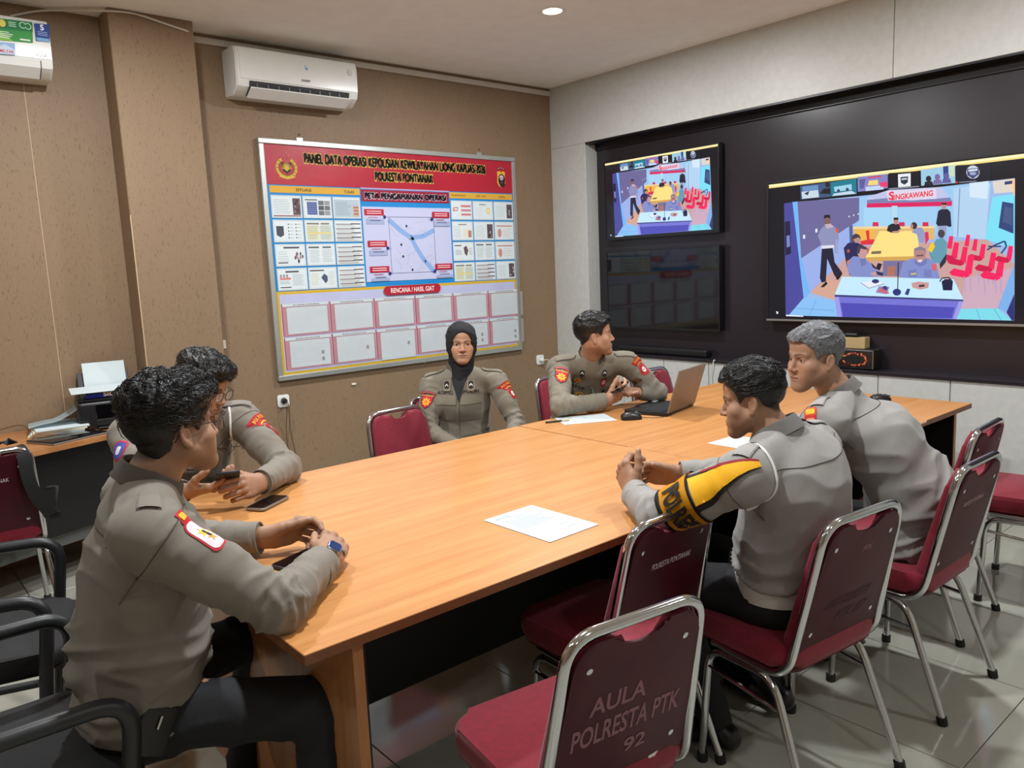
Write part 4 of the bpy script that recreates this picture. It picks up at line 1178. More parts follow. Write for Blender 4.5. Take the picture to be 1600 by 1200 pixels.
    # walking officer at the left
    P([(440, 780), (452, 600), (512, 606), (524, 690), (566, 748), (540, 790), (520, 760), (482, 670), (474, 800), (450, 806)], (26, 28, 50)); P([(443, 832), (476, 798), (484, 812), (462, 832)], (16, 16, 26)); P([(530, 786), (562, 744), (568, 756), (545, 790)], (16, 16, 26))
    P([(446, 500), (460, 486), (520, 484), (544, 510), (548, 560), (540, 640), (528, 640), (524, 600), (450, 610), (444, 576), (428, 540)], (136, 140, 180)); P([(448, 596), (520, 592), (522, 608), (450, 614)], (216, 216, 226)); E(482, 456, 19, 26, (124, 92, 96)); P([(462, 444), (466, 422), (496, 420), (500, 444), (482, 434)], (30, 24, 30)); P([(528, 494), (546, 500), (546, 524), (532, 520)], (206, 90, 60)); P([(466, 476), (500, 470), (520, 490), (480, 498)], (190, 170, 180)); P([(528, 560), (546, 560), (542, 640), (530, 640)], (150, 156, 196))
    # two officers behind the front desk
    SHT = (126, 138, 196)
    P([(592, 690), (630, 656), (690, 660), (720, 690), (770, 740), (800, 745), (796, 764), (730, 775), (622, 780), (600, 740)], SHT); E(682, 634, 28, 36, (190, 146, 150)); P([(650, 640), (652, 604), (676, 590), (704, 604), (708, 620), (672, 612), (664, 640)], (66, 56, 72)); P([(668, 670), (700, 668), (704, 700), (676, 716)], (110, 116, 170)); P([(724, 756), (760, 740), (776, 752), (750, 768)], (196, 150, 146)); P([(756, 740), (800, 750), (796, 770), (766, 760)], (40, 48, 84))
    E(602, 688, 8, 10, (206, 120, 70), 8); P([(728, 690), (742, 720), (780, 738), (794, 700), (770, 694), (760, 720)], (30, 26, 40))
    P([(892, 760), (912, 690), (960, 668), (1060, 668), (1102, 700), (1124, 790), (1070, 834), (1040, 812), (960, 830), (900, 806)], SHT); P([(975, 670), (1050, 668), (1044, 700), (1010, 716), (980, 700)], (108, 116, 176)); E(1008, 646, 34, 46, (176, 130, 130)); P([(974, 640), (976, 612), (1008, 600), (1040, 612), (1042, 640), (1030, 622), (986, 622)], (130, 120, 136)); P([(988, 648), (1030, 646), (1028, 656), (990, 658)], (120, 80, 86)); P([(994, 676), (1024, 674), (1016, 690), (1000, 690)], (226, 206, 210)); P([(1072, 700), (1100, 700), (1104, 736), (1082, 740)], (206, 96, 100)); P([(940, 735), (990, 730), (992, 775), (946, 778)], (112, 122, 180)); P([(1030, 730), (1076, 732), (1074, 775), (1034, 776)], (112, 122, 180)); P([(956, 754), (986, 750), (988, 758), (958, 762)], (206, 196, 90))
    P([(960, 808), (1000, 800), (1060, 806), (1056, 836), (1010, 846), (966, 834)], (190, 140, 140)); P([(1000, 820), (1030, 816), (1032, 826), (1002, 830)], (60, 50, 60))
    # front desk
    P([(566, 772), (900, 778), (1126, 784), (1200, 786), (1256, 902), (524, 874)], (190, 226, 244)); P([(524, 874), (1256, 902), (1254, 912), (524, 886)], (60, 64, 120)); P([(524, 886), (1254, 912), (1216, 1014), (538, 1000)], (112, 112, 206)); P([(556, 920), (1206, 946), (1190, 1008), (572, 1000)], (74, 72, 176)); P([(524, 886), (548, 888), (566, 1000), (538, 1000)], (150, 150, 226)); P([(1230, 912), (1254, 912), (1216, 1014), (1196, 1010)], (150, 150, 226))
    P([(960, 808), (1000, 800), (1060, 806), (1056, 836), (1010, 846), (966, 834)], (196, 148, 146)); P([(1002, 820), (1034, 816), (1036, 828), (1004, 832)], (50, 44, 56))
    P([(672, 806), (760, 790), (806, 812), (720, 838)], (224, 226, 238)); L([(672, 806), (720, 838), (806, 812)], 3, (60, 60, 90)); E(756, 798, 21, 12, (40, 48, 104)); P([(776, 826), (836, 830), (820, 872), (756, 862)], (150, 130, 180)); E(810, 838, 15, 14, (50, 60, 130)); P([(786, 832), (834, 862), (830, 870), (770, 856)], (190, 100, 110)); E(878, 860, 24, 20, (34, 50, 120)); L([(882, 858), (886, 690)], 6, (40, 40, 60)); P([(922, 872), (936, 840), (954, 842), (942, 878)], (40, 60, 120)); P([(1132, 800), (1150, 786), (1180, 786), (1196, 800), (1192, 850), (1140, 850)], (22, 24, 60)); L([(1120, 800), (1136, 780), (1172, 776), (1194, 800)], 7, (34, 34, 80))
    # thumbnails
    P([(328, 256), (500, 236), (502, 318), (332, 334)], (60, 84, 120)); P([(336, 290), (430, 280), (436, 320), (340, 330)], (196, 210, 220)); P([(340, 262), (430, 250), (432, 280), (342, 288)], (100, 140, 190)); E(484, 250, 14, 16, (40, 30, 34), 8); P([(440, 300), (462, 272), (498, 268), (500, 302)], (26, 26, 30)); P([(350, 300), (380, 285), (372, 310)], (40, 50, 80))
    P([(502, 235), (648, 214), (650, 302), (504, 316)], (24, 120, 140)); P([(520, 262), (620, 246), (622, 278), (524, 290)], (150, 206, 230)); P([(520, 300), (620, 284), (648, 300), (510, 314)], (190, 210, 226)); E(546, 284, 9, 10, (60, 60, 90), 8); E(596, 276, 9, 10, (60, 60, 90), 8)
    P([(654, 206), (826, 188), (826, 270), (656, 290)], (130, 126, 186)); P([(720, 226), (770, 222), (772, 250), (712, 254)], (236, 206, 120)); P([(700, 262), (800, 252), (802, 276), (700, 286)], (190, 206, 236)); P([(780, 236), (824, 232), (824, 262), (784, 262)], (226, 60, 110)); P([(714, 206), (790, 198), (790, 206), (714, 214)], (206, 60, 100)); P([(664, 220), (700, 216), (690, 270), (668, 274)], (90, 90, 150))
    P([(830, 184), (1008, 172), (1010, 264), (830, 280)], (14, 16, 24)); P([(884, 190), (956, 184), (956, 258), (886, 264)], (226, 230, 236)); P([(898, 206), (942, 202), (940, 236), (920, 250), (900, 238)], (40, 50, 70)); P([(904, 214), (936, 211), (936, 220), (904, 223)], (190, 200, 206))
    P([(1014, 166), (1208, 138), (1210, 240), (1016, 256)], (150, 196, 220)); P([(1140, 146), (1170, 142), (1172, 230), (1144, 232)], (40, 60, 130)); P([(1172, 142), (1206, 140), (1206, 200), (1172, 206)], (190, 216, 190))
    for x, y, c_ in ((1058, 216, (30, 30, 44)), (1108, 206, (120, 100, 160)), (1160, 200, (90, 90, 150))): E(x, y, 16, 18, c_, 10); P([(x - 26, y + 42), (x - 20, y + 16), (x + 20, y + 14), (x + 28, y + 38)], c_)
    P([(1212, 140), (1412, 128), (1414, 226), (1212, 240)], (14, 18, 34)); E(1310, 178, 38, 38, (196, 204, 222), 18); P([(1276, 160), (1344, 154), (1344, 190), (1310, 216), (1278, 196)], (60, 66, 110)); P([(1284, 164), (1336, 158), (1336, 170), (1284, 176)], (206, 214, 226)); E(1310, 186, 20, 10, (150, 160, 200), 10)
    P([(1212, 232), (1222, 230), (1222, 240), (1212, 242)], (226, 60, 60)); P([(1230, 234), (1330, 226), (1330, 232), (1230, 240)], (120, 124, 150)); P([(832, 270), (1004, 256), (1004, 262), (832, 277)], (140, 140, 160)); P([(1490, 232), (1534, 226), (1534, 244), (1490, 250)], (40, 60, 110)); P([(192, 968), (204, 972), (202, 984), (194, 982)], (230, 236, 250))
    P([(248, 988), (346, 994), (346, 1000), (248, 996)], (226, 232, 250))
    return a
PIC = conference_picture().mesh('conference_picture', SCREEN)
SF = frame((0, 0, 0), (0, -1, 0), (0, 0, 1))     # picture x = -Y, y = up, z = -X (towards the room)
def television(name, label, y_left, z0, w, h, x_front, lit, bez=0.010, depth=0.045):
    t = thing(name, label, 'screen', (x_front, y_left, z0))
    bm = bbox((w / 2, h / 2, -depth / 2 - 0.002), (w + 2 * bez, h + 2 * bez, depth), 0.004, 2); bm.transform(SF); obj('casing', bm, BLACK_PLASTIC, t, smooth=40)
    for a0, b0 in (((-bez, -bez - 0.002), (w + bez, -0.001)), ((-bez, h + 0.001), (w + bez, h + bez)), ((-bez, -0.001), (-0.001, h + 0.001)), ((w + 0.001, -0.001), (w + bez, h + 0.001))):
        bm = box2((a0[0], a0[1], -0.002), (b0[0], b0[1], 0.0025)); bm.transform(SF)
        obj('bezel', bm, SILVER if (lit == 2 and a0[1] < -0.005) else BLACK_PLASTIC, t)
    if lit:
        o = share('picture', PIC, t); o.matrix_local = SF @ Matrix.Translation((0, 0, -0.0010)) @ Matrix.Diagonal((w / SW, h / SH, 0.2 if lit == 1 else 0.2, 1))
    else:
        bm = box2((0, 0, -0.0019), (w, h, -0.001)); bm.transform(SF); obj('panel_glass', bm, GLASS_BLACK, t)
    bm = bbox((w / 2, h / 2, -depth - 0.0065), (w * 0.3, h * 0.4, 0.009), 0.003, 1); bm.transform(SF); obj('wall_bracket', bm, BLACK_PLASTIC, t)
    return t
television('video_screen', 'large lit screen at the right showing a video conference', 2.930, 1.100, SW, SH, 4.828, 2, 0.012)
television('television', 'smaller lit television at the upper left of the niche showing the same conference', 4.405, 1.722, 1.075, 0.605, 4.826, 1)
television('television', 'switched-off black television below the smaller lit one', 4.405, 1.010, 1.075, 0.600, 4.826, 0)
tv = [o for o in COL.objects if o.get('label', '').startswith('switched-off')][0]
o = obj('soundbar', bbox((4.845, 3.86, NB + 0.052), (0.07, 0.86, 0.055), 0.012, 3), BLACK_PLASTIC, None, smooth=50)
tag(o, 'long black soundbar on the niche ledge below the switched-off television', 'soundbar')
# tissue box, small carton and webcam on the ledge
t = thing('tissue_box', 'black lacquered box painted with orange flowers on the niche ledge', 'box', (4.828, 2.29, NB + 0.0225))
obj('body', bbox((0, 0, 0.064), (0.115, 0.235, 0.126), 0.012, 3), M('black_lacquer', (34, 30, 28), 0.3, var=0.3, vscale=40), t, smooth=40)
a = Art(0.0002)
a.poly(ellipse(-0.01, 0, 0.062, 0.020, 18), (8, 14, 16))
rng = random.Random(9)
for k in range(30):
    ang = 2 * PI * k / 30
    if abs(math.sin(ang)) < 0.25 and math.cos(ang) < 0: continue
    a.poly(ellipse(0.072 * math.cos(ang) + rng.uniform(-.006, .006), 0.036 * math.sin(ang) + rng.uniform(-.004, .004), 0.0065, 0.0055, 8), rng.choice(((206, 96, 60), (222, 126, 84), (180, 70, 50))), k == 0)
a.build('painted_flowers', PRINT, t, SF @ Matrix.Translation((0, 0.064, 0.0578)))
for s in (-1, 1): obj('corner_edge', box2((-0.0582, s * 0.113 - 0.003, 0.008), (-0.0572, s * 0.113 + 0.003, 0.12)), M('lacquer_edge', (96, 90, 80), 0.4), t)
o = obj('small_carton', bbox((4.835, 2.315, NB + 0.149 + 0.036), (0.07, 0.145, 0.070), 0.004, 2), M('tan_carton', (168, 146, 104), 0.7, var=0.08), None); tag(o, 'tan carton standing on the black flowered box', 'carton')
o = obj('webcam', bbox((4.825, 2.335, NB + 0.221 + 0.013), (0.05, 0.085, 0.025), 0.010, 3), BLACK_PLASTIC, None, smooth=50); tag(o, 'small black webcam lying on the tan carton', 'webcam')
o = obj('cable_tie', (lambda m_: (tube(m_, fillet([(4.745, 3.30, 0.792), (4.735, 3.31, 0.80), (4.734, 3.315, 0.76), (4.736, 3.33, 0.70), (4.74, 3.33, 0.55)], 0.01), 0.004, 7), m_)[1])(BM()), CABLE_WHITE, None, smooth=50)
tag(o, 'white cable knot hanging from the niche ledge above the empty chair', 'cable')
# ================================================================ things on the table
TZ = 0.7512
def sheet_art(w, h, seed, foot=True):
    a = Art(0.00012); r = random.Random(seed); g = (112, 126, 136)
    a.rect(-w * .40, h * .40, -w * .08, h * .408, g, True); a.rect(-w * .40, h * .375, -w * .02, h * .382, g, False)
    a.rect(-w * .14, h * .31, w * .16, h * .318, g, False)
    for k in range(9):
        a.rect(-w * .38, h * (.25 - .035 * k), w * (.1 + .28 * r.random()), h * (.257 - .035 * k), g, False)
    if foot: a.rect(w * .10, -h * .2, w * .34, -h * .193, g, False); a.rect(w * .10, -h * .32, w * .30, -h * .312, g, False)
    return a
t = thing('paper_sheet', 'printed white sheet lying alone in the middle of the near table top', 'paper', (1.514, 1.680, TZ), math.radians(1))
obj('sheet', bbox((0, 0, 0.0004), (0.203, 0.292, 0.0007), 0), PAPER, t)
sheet_art(0.203, 0.292, 1).build('print', PRINT, t, Matrix.Translation((0, 0, 0.0011)))
t = thing('paper_sheet', 'white sheet lying in front of the man at the laptop', 'paper', (2.755, 2.690, TZ - 0.0005), math.radians(62))
obj('sheet', bbox((0, 0, 0.0006), (0.19, 0.27, 0.0008), 0), PAPER, t)
sheet_art(0.19, 0.27, 2, False).build('print', PRINT, t, Matrix.Translation((0, 0, 0.0013)))
o = obj('paper_sheet', bbox((2.785, 1.77, TZ + 0.0008), (0.20, 0.28, 0.0008), 0), PAPER, None); tag(o, 'white sheet just peeping out beyond the man with the yellow armband', 'paper')
t = thing('pen', 'black pen lying at the far table edge beside a white sheet', 'pen', (2.610, 2.750, TZ + 0.005), math.radians(-22))
tube_obj('barrel', [(-0.055, 0, 0), (0.03, 0, 0)], 0.0048, BLACK_PLASTIC, t, 9)
tube_obj('cap', [(0.03, 0, 0), (0.07, 0, 0)], 0.0055, M('beige_plastic', (190, 176, 140), 0.4), t, 9)

# open laptop: hinge towards the viewer, screen towards the man who uses it
t = thing('laptop', 'open laptop with grey lid standing on the far right desk', 'laptop', (3.178, 2.558, TZ), math.radians(13))
obj('base', bbox((0, 0, 0.010), (0.328, 0.240, 0.018), 0.005, 2), BLACK_PLASTIC, t, smooth=40)
kb = obj('keyboard', bbox((0, -0.035, 0.0194), (0.295, 0.115, 0.0012), 0), M('keyboard_well', (8, 8, 10), 0.5), t)
kme = None
for i in range(15):
    for j in range(6):
        p = (-0.1365 + 0.0195 * i, -0.082 + 0.0186 * j, 0.0208)
        if kme is None:
            kme = obj('key', bbox((0, 0, 0), (0.0158, 0.0150, 0.0018), 0.0005, 1), BLACK_SOFT, kb, loc=p).data
        else: share('key', kme, kb, p)
obj('touchpad', bbox((-0.02, 0.072, 0.0193), (0.095, 0.062, 0.0008), 0), BLACK_SOFT, t)
obj('sticker', bbox((0.125, 0.085, 0.0194), (0.045, 0.022, 0.0006), 0), M('sticker_white', (206, 210, 214), 0.4), t)
LM = Matrix.Translation((0, -0.118, 0.018)) @ Matrix.Rotation(math.radians(17), 4, 'X')
bm = bbox((0, -0.004, 0.113), (0.328, 0.008, 0.226), 0.003, 2); bm.transform(LM); lid = obj('lid', bm, M('grey_metal_lid', (128, 120, 116), 0.45, metal=0.3, var=0.04), t, smooth=40)
bm = bbox((0, 0.0008, 0.116), (0.312, 0.002, 0.20), 0); bm.transform(LM); obj('display', bm, M('display_lit', (120, 140, 170), 0.2, emit=0.6), lid)
for s_ in (-1, 1): tube_obj('hinge', [(s_ * 0.10, -0.122, 0.016), (s_ * 0.14, -0.122, 0.016)], 0.006, BLACK_PLASTIC, t)

def mouse(x, y, deg, label, cord):
    t = thing('computer_mouse', label, 'mouse', (x, y, TZ), math.radians(deg))
    bm = BM(); n = 12; rows = []
    prof = [(-0.052, 0.004, 0.012), (-0.048, 0.024, 0.026), (-0.03, 0.031, 0.035), (0.0, 0.032, 0.037), (0.028, 0.030, 0.030), (0.046, 0.026, 0.020), (0.052, 0.012, 0.010)]
    for x_, w_, h_ in prof:
        rows.append([bm.verts.new((x_, w_ * math.cos(PI * k / n), 0.002 + (h_ - 0.002) * math.sin(PI * k / n) ** 0.6)) for k in range(n + 1)])
    for A, B in zip(rows[:-1], rows[1:]):
        for k in range(n): bm.faces.new((A[k], B[k], B[k + 1], A[k + 1]))
        bm.faces.new((A[0], A[n], B[n], B[0]))
    bm.faces.new(rows[0]); bm.faces.new(rows[-1])
    obj('shell', bm, BLACK_PLASTIC, t, smooth=60)
    obj('wheel', (lambda m_: (lathe(m_, [(0, -0.004), (0.008, -0.004), (0.009, 0), (0.008, 0.004), (0, 0.004)], 12, Matrix.Translation((0.026, 0, 0.028)) @ Matrix.Rotation(PI / 2, 4, 'X')), m_)[1])(BM()), GREY_PLASTIC, t, smooth=50)
    for s_ in (-1, 1):
        obj('button', (lambda m_: m_)(bbox((0.034, s_ * 0.012, 0.0255), (0.026, 0.015, 0.006), 0.003, 2)), BLACK_SOFT, t, smooth=40).rotation_euler = (0, 0.0, 0)
    if cord: tube_obj('cord', fillet(cord, 0.05), 0.0016, CABLE_BLACK, t, 6)
    return t
mouse(2.895, 2.508, -32, 'black corded mouse between the white sheet and the laptop', [(0.05, 0, 0.006), (0.10, -0.03, 0.003), (0.17, -0.02, 0.003), (0.20, 0.06, 0.003), (0.12, 0.11, 0.003), (0.09, 0.07, 0.003), (0.15, 0.09, 0.012), (0.17, 0.14, 0.010)])
mouse(4.040, 1.800, -30, 'black mouse alone near the far right end of the table', None)

def phone(label, M4, w=0.074, l=0.155, lit=False, mat=None):
    t = thing('phone', label, 'phone'); t.matrix_world = M4
    bm = rounded_slab(rrect(w, l, 0.011), -0.004, 0.004, 0.0022, 2); obj('body', bm, mat or BLACK_PLASTIC, t, smooth=40)
    bm = rounded_slab(rrect(w - 0.006, l - 0.006, 0.009), 0.004, 0.0046, 0.0002, 1); obj('glass', bm, GLASS_BLACK, t)
    for k in range(2):
        bm = BM(); lathe(bm, [(0, -0.0062), (0.006, -0.0062), (0.007, -0.004), (0, -0.0035)], 12, Matrix.Translation((w * .28, l * .40 - 0.019 * k, 0))); obj('lens', bm, GLASS_BLACK, t, smooth=40)
    return t
phone('dark blue phone case lying under the clasped hands at the table corner', Matrix.Translation((0.862, 1.925, TZ + 0.0063)) @ Matrix.Rotation(math.radians(-72), 4, 'Z'), 0.078, 0.160, mat=M('navy_case', (26, 40, 58), 0.5, var=0.1))
phone('silver-rimmed phone lying flat beside the hands at the far left', Matrix.Translation((1.020, 2.520, TZ + 0.0043)) @ Matrix.Rotation(math.radians(-58), 4, 'Z'), mat=SILVER)
# ================================================================ people: distance-field modelling
def nv(v):
    v = np.asarray(v, float); return v / (np.linalg.norm(v) + 1e-12)

class Field:
    """a smooth union of rounded shapes on a grid, turned into a mesh by surface nets"""
    def __init__(s, lo, hi, h):
        s.h = h; s.lo = np.array(lo, float)
        n = np.ceil((np.array(hi, float) - s.lo) / h).astype(int) + 1
        s.n = n
        s.ax = [(s.lo[i] + h * np.arange(n[i])).astype(np.float32) for i in range(3)]
        s.F = np.full(n, 0.5, np.float32)
    def _sl(s, lo, hi, mrg):
        out = []
        for i in range(3):
            a = int(np.floor((lo[i] - mrg - s.lo[i]) / s.h)); b = int(np.ceil((hi[i] + mrg - s.lo[i]) / s.h)) + 1
            a = max(a, 0); b = min(b, s.n[i])
            if b <= a: return None
            out.append(slice(a, b))
        return tuple(out)
    def _xyz(s, sl):
        return s.ax[0][sl[0]][:, None, None], s.ax[1][sl[1]][None, :, None], s.ax[2][sl[2]][None, None, :]
    def _put(s, sl, d, k, op):
        F = s.F[sl]
        if op == 'add':
            if k > 0:
                hh = np.clip(0.5 + 0.5 * (F - d) / k, 0, 1); r = F + (d - F) * hh - k * hh * (1 - hh)
            else: r = np.minimum(F, d)
        elif op == 'sub':
            if k > 0:
                hh = np.clip(0.5 - 0.5 * (F + d) / k, 0, 1); r = F + (-d - F) * hh + k * hh * (1 - hh)
            else: r = np.maximum(F, -d)
        s.F[sl] = r
    def cone(s, a, b, ra, rb, k=0.02, op='add'):
        a = np.array(a, float); b = np.array(b, float); R = max(ra, rb)
        sl = s._sl(np.minimum(a, b) - R, np.maximum(a, b) + R, max(k, 3 * s.h) + s.h)
        if sl is None: return
        X, Y, Z = s._xyz(sl); d = b - a; L2 = float(d @ d) + 1e-12
        h = np.clip(((X - a[0]) * d[0] + (Y - a[1]) * d[1] + (Z - a[2]) * d[2]) / L2, 0, 1)
        D = np.sqrt((X - a[0] - h * d[0]) ** 2 + (Y - a[1] - h * d[1]) ** 2 + (Z - a[2] - h * d[2]) ** 2) - (ra + (rb - ra) * h)
        s._put(sl, D, k, op)
    def chain(s, pts, rs, k=0.01):
        for i in range(len(pts) - 1): s.cone(pts[i], pts[i + 1], rs[i], rs[i + 1], k)
    def ell(s, c, r, k=0.02, op='add', M3=None):
        c = np.array(c, float); r = np.array(r, float); R = r.max()
        sl = s._sl(c - R, c + R, max(k, 3 * s.h) + s.h)
        if sl is None: return
        X, Y, Z = s._xyz(sl); x, y, z = X - c[0], Y - c[1], Z - c[2]
        if M3 is not None:
            M3 = np.asarray(M3, float)     # rows = local axes
            x, y, z = [M3[i][0] * x + M3[i][1] * y + M3[i][2] * z for i in range(3)]
        k0 = np.sqrt((x / r[0]) ** 2 + (y / r[1]) ** 2 + (z / r[2]) ** 2); k1 = np.sqrt((x / r[0] ** 2) ** 2 + (y / r[1] ** 2) ** 2 + (z / r[2] ** 2) ** 2) + 1e-9
        s._put(sl, k0 * (k0 - 1) / k1, k, op)
    def econe(s, a, b, side, wa, da, wb, db, k=0.03, op='add', cap=None):
        """elliptical cone a->b; half-width w along side, half-depth d across"""
        a = np.array(a, float); b = np.array(b, float); ax = nv(b - a); L = float(np.linalg.norm(b - a))
        sd = np.array(side, float); sd = nv(sd - ax * (sd @ ax)); fr = np.cross(ax, sd); R = max(wa, wb, da, db)
        sl = s._sl(np.minimum(a, b) - R, np.maximum(a, b) + R, max(k, 3 * s.h) + s.h)
        if sl is None: return
        X, Y, Z = s._xyz(sl); x, y, z = X - a[0], Y - a[1], Z - a[2]
        t = x * ax[0] + y * ax[1] + z * ax[2]; u = x * sd[0] + y * sd[1] + z * sd[2]; v = x * fr[0] + y * fr[1] + z * fr[2]
        h = np.clip(t / L, 0, 1); W = wa + (wb - wa) * h; Dp = da + (db - da) * h; w = t - h * L
        cp = cap if cap else np.minimum(W, Dp)
        k0 = np.sqrt((u / W) ** 2 + (v / Dp) ** 2 + (w / cp) ** 2) + 1e-6; k1 = np.sqrt((u / W ** 2) ** 2 + (v / Dp ** 2) ** 2 + (w / cp ** 2) ** 2) + 1e-6
        s._put(sl, k0 * (k0 - 1) / k1, k, op)
    def half(s, p, n, k=0.0, box_r=None):
        """cut away everything on the side of n; box_r limits the cut to a neighbourhood"""
        p = np.array(p, float); n = nv(n)
        lo, hi = (s.lo, s.lo + s.h * s.n) if box_r is None else (p - box_r, p + box_r)
        sl = s._sl(lo, hi, 0)
        if sl is None: return
        X, Y, Z = s._xyz(sl)
        d = -((X - p[0]) * n[0] + (Y - p[1]) * n[1] + (Z - p[2]) * n[2])
        if box_r is not None:
            r2 = np.sqrt((X - p[0]) ** 2 + (Y - p[1]) ** 2 + (Z - p[2]) ** 2) - box_r
            d = np.maximum(d, r2)
        s._put(sl, d + 0 * s.F[sl], k, 'sub')
    def mesh(s):
        F = s.F; ins = F < 0
        nx, ny, nz = F.shape
        cs = [(i, j, k) for i in (0, 1) for j in (0, 1) for k in (0, 1)]
        cnt = np.zeros((nx - 1, ny - 1, nz - 1), np.uint8)
        for (i, j, k) in cs: cnt += ins[i:nx - 1 + i, j:ny - 1 + j, k:nz - 1 + k]
        act = (cnt > 0) & (cnt < 8)
        I, J, K = np.nonzero(act)
        idx = np.full(act.shape, -1, np.int64); idx[I, J, K] = np.arange(len(I))
        val = {c: F[I + c[0], J + c[1], K + c[2]] for c in cs}
        acc = np.zeros((len(I), 3)); num = np.zeros(len(I))
        for a in cs:
            for d in range(3):
                if a[d]: continue
                b = list(a); b[d] = 1; b = tuple(b)
                fa, fb = val[a], val[b]; m_ = (fa < 0) != (fb < 0)
                t = np.where(m_, fa / (fa - fb + 1e-12), 0)
                for q in range(3): acc[:, q] += np.where(m_, (t if q == d else a[q]), 0)
                num += m_
        V = s.lo + s.h * (np.stack([I, J, K], 1) + acc / num[:, None])
        Q = []
        for d in range(3):
            e1, e2 = [q for q in range(3) if q != d]
            a = [slice(1, -1)] * 3; a[d] = slice(0, -1); b = list(a); b[d] = slice(1, None)
            A, B = ins[tuple(a)], ins[tuple(b)]
            P = np.stack(np.nonzero(A != B), 1)
            off = np.ones(3, int); off[d] = 0
            P = P + off; inside = ins[P[:, 0], P[:, 1], P[:, 2]]
            def cell(o1, o2):
                q = P.copy(); q[:, e1] -= o1; q[:, e2] -= o2
                return idx[q[:, 0], q[:, 1], q[:, 2]]
            quad = np.stack([cell(1, 1), cell(0, 1), cell(0, 0), cell(1, 0)], 1)
            flip = inside if d != 1 else ~inside
            quad = np.where(flip[:, None], quad, quad[:, ::-1])
            Q.append(quad)
        Q = np.concatenate(Q); Q = Q[(Q >= 0).all(1)]
        vol = np.einsum('ij,ij->i', V[Q[:, 0]], np.cross(V[Q[:, 1]], V[Q[:, 2]])).sum() + np.einsum('ij,ij->i', V[Q[:, 0]], np.cross(V[Q[:, 2]], V[Q[:, 3]])).sum()
        if vol < 0: Q = Q[:, ::-1]
        return V, Q

def vnormals(V, Q):
    n = np.cross(V[Q[:, 2]] - V[Q[:, 0]], V[Q[:, 3]] - V[Q[:, 1]])
    N = np.zeros_like(V)
    for i in range(4): np.add.at(N, Q[:, i], n)
    return N / (np.linalg.norm(N, axis=1, keepdims=True) + 1e-12)

def smooth_mesh(V, Q, it=1, lam=0.5):
    for _ in range(it):
        acc = np.zeros_like(V); c = np.zeros(len(V))
        for i in range(4):
            a, b = Q[:, i], Q[:, (i + 1) % 4]
            np.add.at(acc, a, V[b]); np.add.at(acc, b, V[a]); np.add.at(c, a, 1); np.add.at(c, b, 1)
        V = V + lam * (acc / np.maximum(c, 1)[:, None] - V)
    return V

_perm = RNG.permutation(512); _grad = RNG.randn(512, 3); _grad /= np.linalg.norm(_grad, axis=1, keepdims=True)
def noise3(P):
    P = np.asarray(P, float); i0 = np.floor(P).astype(int); f = P - i0; u = f * f * f * (f * (f * 6 - 15) + 10)
    out = 0
    for dx in (0, 1):
        for dy in (0, 1):
            for dz in (0, 1):
                h = _perm[(_perm[(_perm[(i0[:, 0] + dx) & 511] + i0[:, 1] + dy) & 511] + i0[:, 2] + dz) & 511]
                g = _grad[h]; d = (g[:, 0] * (f[:, 0] - dx) + g[:, 1] * (f[:, 1] - dy) + g[:, 2] * (f[:, 2] - dz))
                w = (u[:, 0] if dx else 1 - u[:, 0]) * (u[:, 1] if dy else 1 - u[:, 1]) * (u[:, 2] if dz else 1 - u[:, 2])
                out = out + d * w
    return out
def ridge(P, sharp=1.0):
    return (1 - np.abs(noise3(P)) * 2.2).clip(0, 1) ** sharp

def np_mesh(name, V, Q, mat, parent=None, col=None, smooth=True):
    me = bpy.data.meshes.new(name)
    V = np.ascontiguousarray(V, np.float32); Q = np.ascontiguousarray(Q, np.int32)
    me.vertices.add(len(V)); me.vertices.foreach_set('co', V.ravel())
    me.loops.add(Q.size); me.loops.foreach_set('vertex_index', Q.ravel())
    me.polygons.add(len(Q)); me.polygons.foreach_set('loop_start', np.arange(0, Q.size, 4, dtype=np.int32))
    me.polygons.foreach_set('loop_total', np.full(len(Q), 4, np.int32))
    me.update(calc_edges=True); me.validate()
    if smooth: me.polygons.foreach_set('use_smooth', [True] * len(me.polygons))
    if col is not None:
        at = me.color_attributes.new('Col', 'FLOAT_COLOR', 'POINT')
        c = np.ones((len(V), 4), np.float32); c[:, :3] = col; at.data.foreach_set('color', c.ravel())
    return link_mesh(name, me, parent, [mat])

SKIN = attr_mat('skin', 0.52, spec=0.35, bump=0.08, bscale=350, sss=0.12)
EYE = attr_mat('eye', 0.12, spec=0.6)
def hair_mat(name, rgb, rough=0.38):
    mt = M(name, rgb, rough, var=0.35, vscale=90, stretch=(1, 0.25, 1), bump=0.25, bscale=600, spec=0.5)
    return mt
HAIR_BLACK = hair_mat('black_hair', (16, 15, 16))
HAIR_GREY = M('grey_hair', (104, 106, 110), 0.5, var=0.5, vscale=120, stretch=(1, 0.3, 1), bump=0.6, bscale=260)
SHIRT_A = M('grey_brown_twill', (117, 111, 101), 0.78, var=0.05, vscale=20, bump=0.12, bscale=900, sheen=0.1)
SHIRT_B = M('olive_grey_twill', (118, 112, 98), 0.78, var=0.05, vscale=20, bump=0.12, bscale=900, sheen=0.1)
SHIRT_C = M('cool_grey_twill', (138, 136, 133), 0.78, var=0.05, vscale=20, bump=0.12, bscale=900, sheen=0.1)
TROUSER = M('dark_navy_twill', (13, 16, 21), 0.8, var=0.1, bump=0.15, bscale=700)
SHOE = M('black_leather', (18, 18, 19), 0.35, var=0.1)
BLACK_CLOTH = M('black_knit', (18, 19, 24), 0.85, var=0.12, vscale=40, bump=0.15, bscale=600)
WHITE_CORD = M('white_cord', (222, 222, 216), 0.6)
YELLOW_BAND = M('yellow_armband', (236, 172, 20), 0.6, var=0.05)
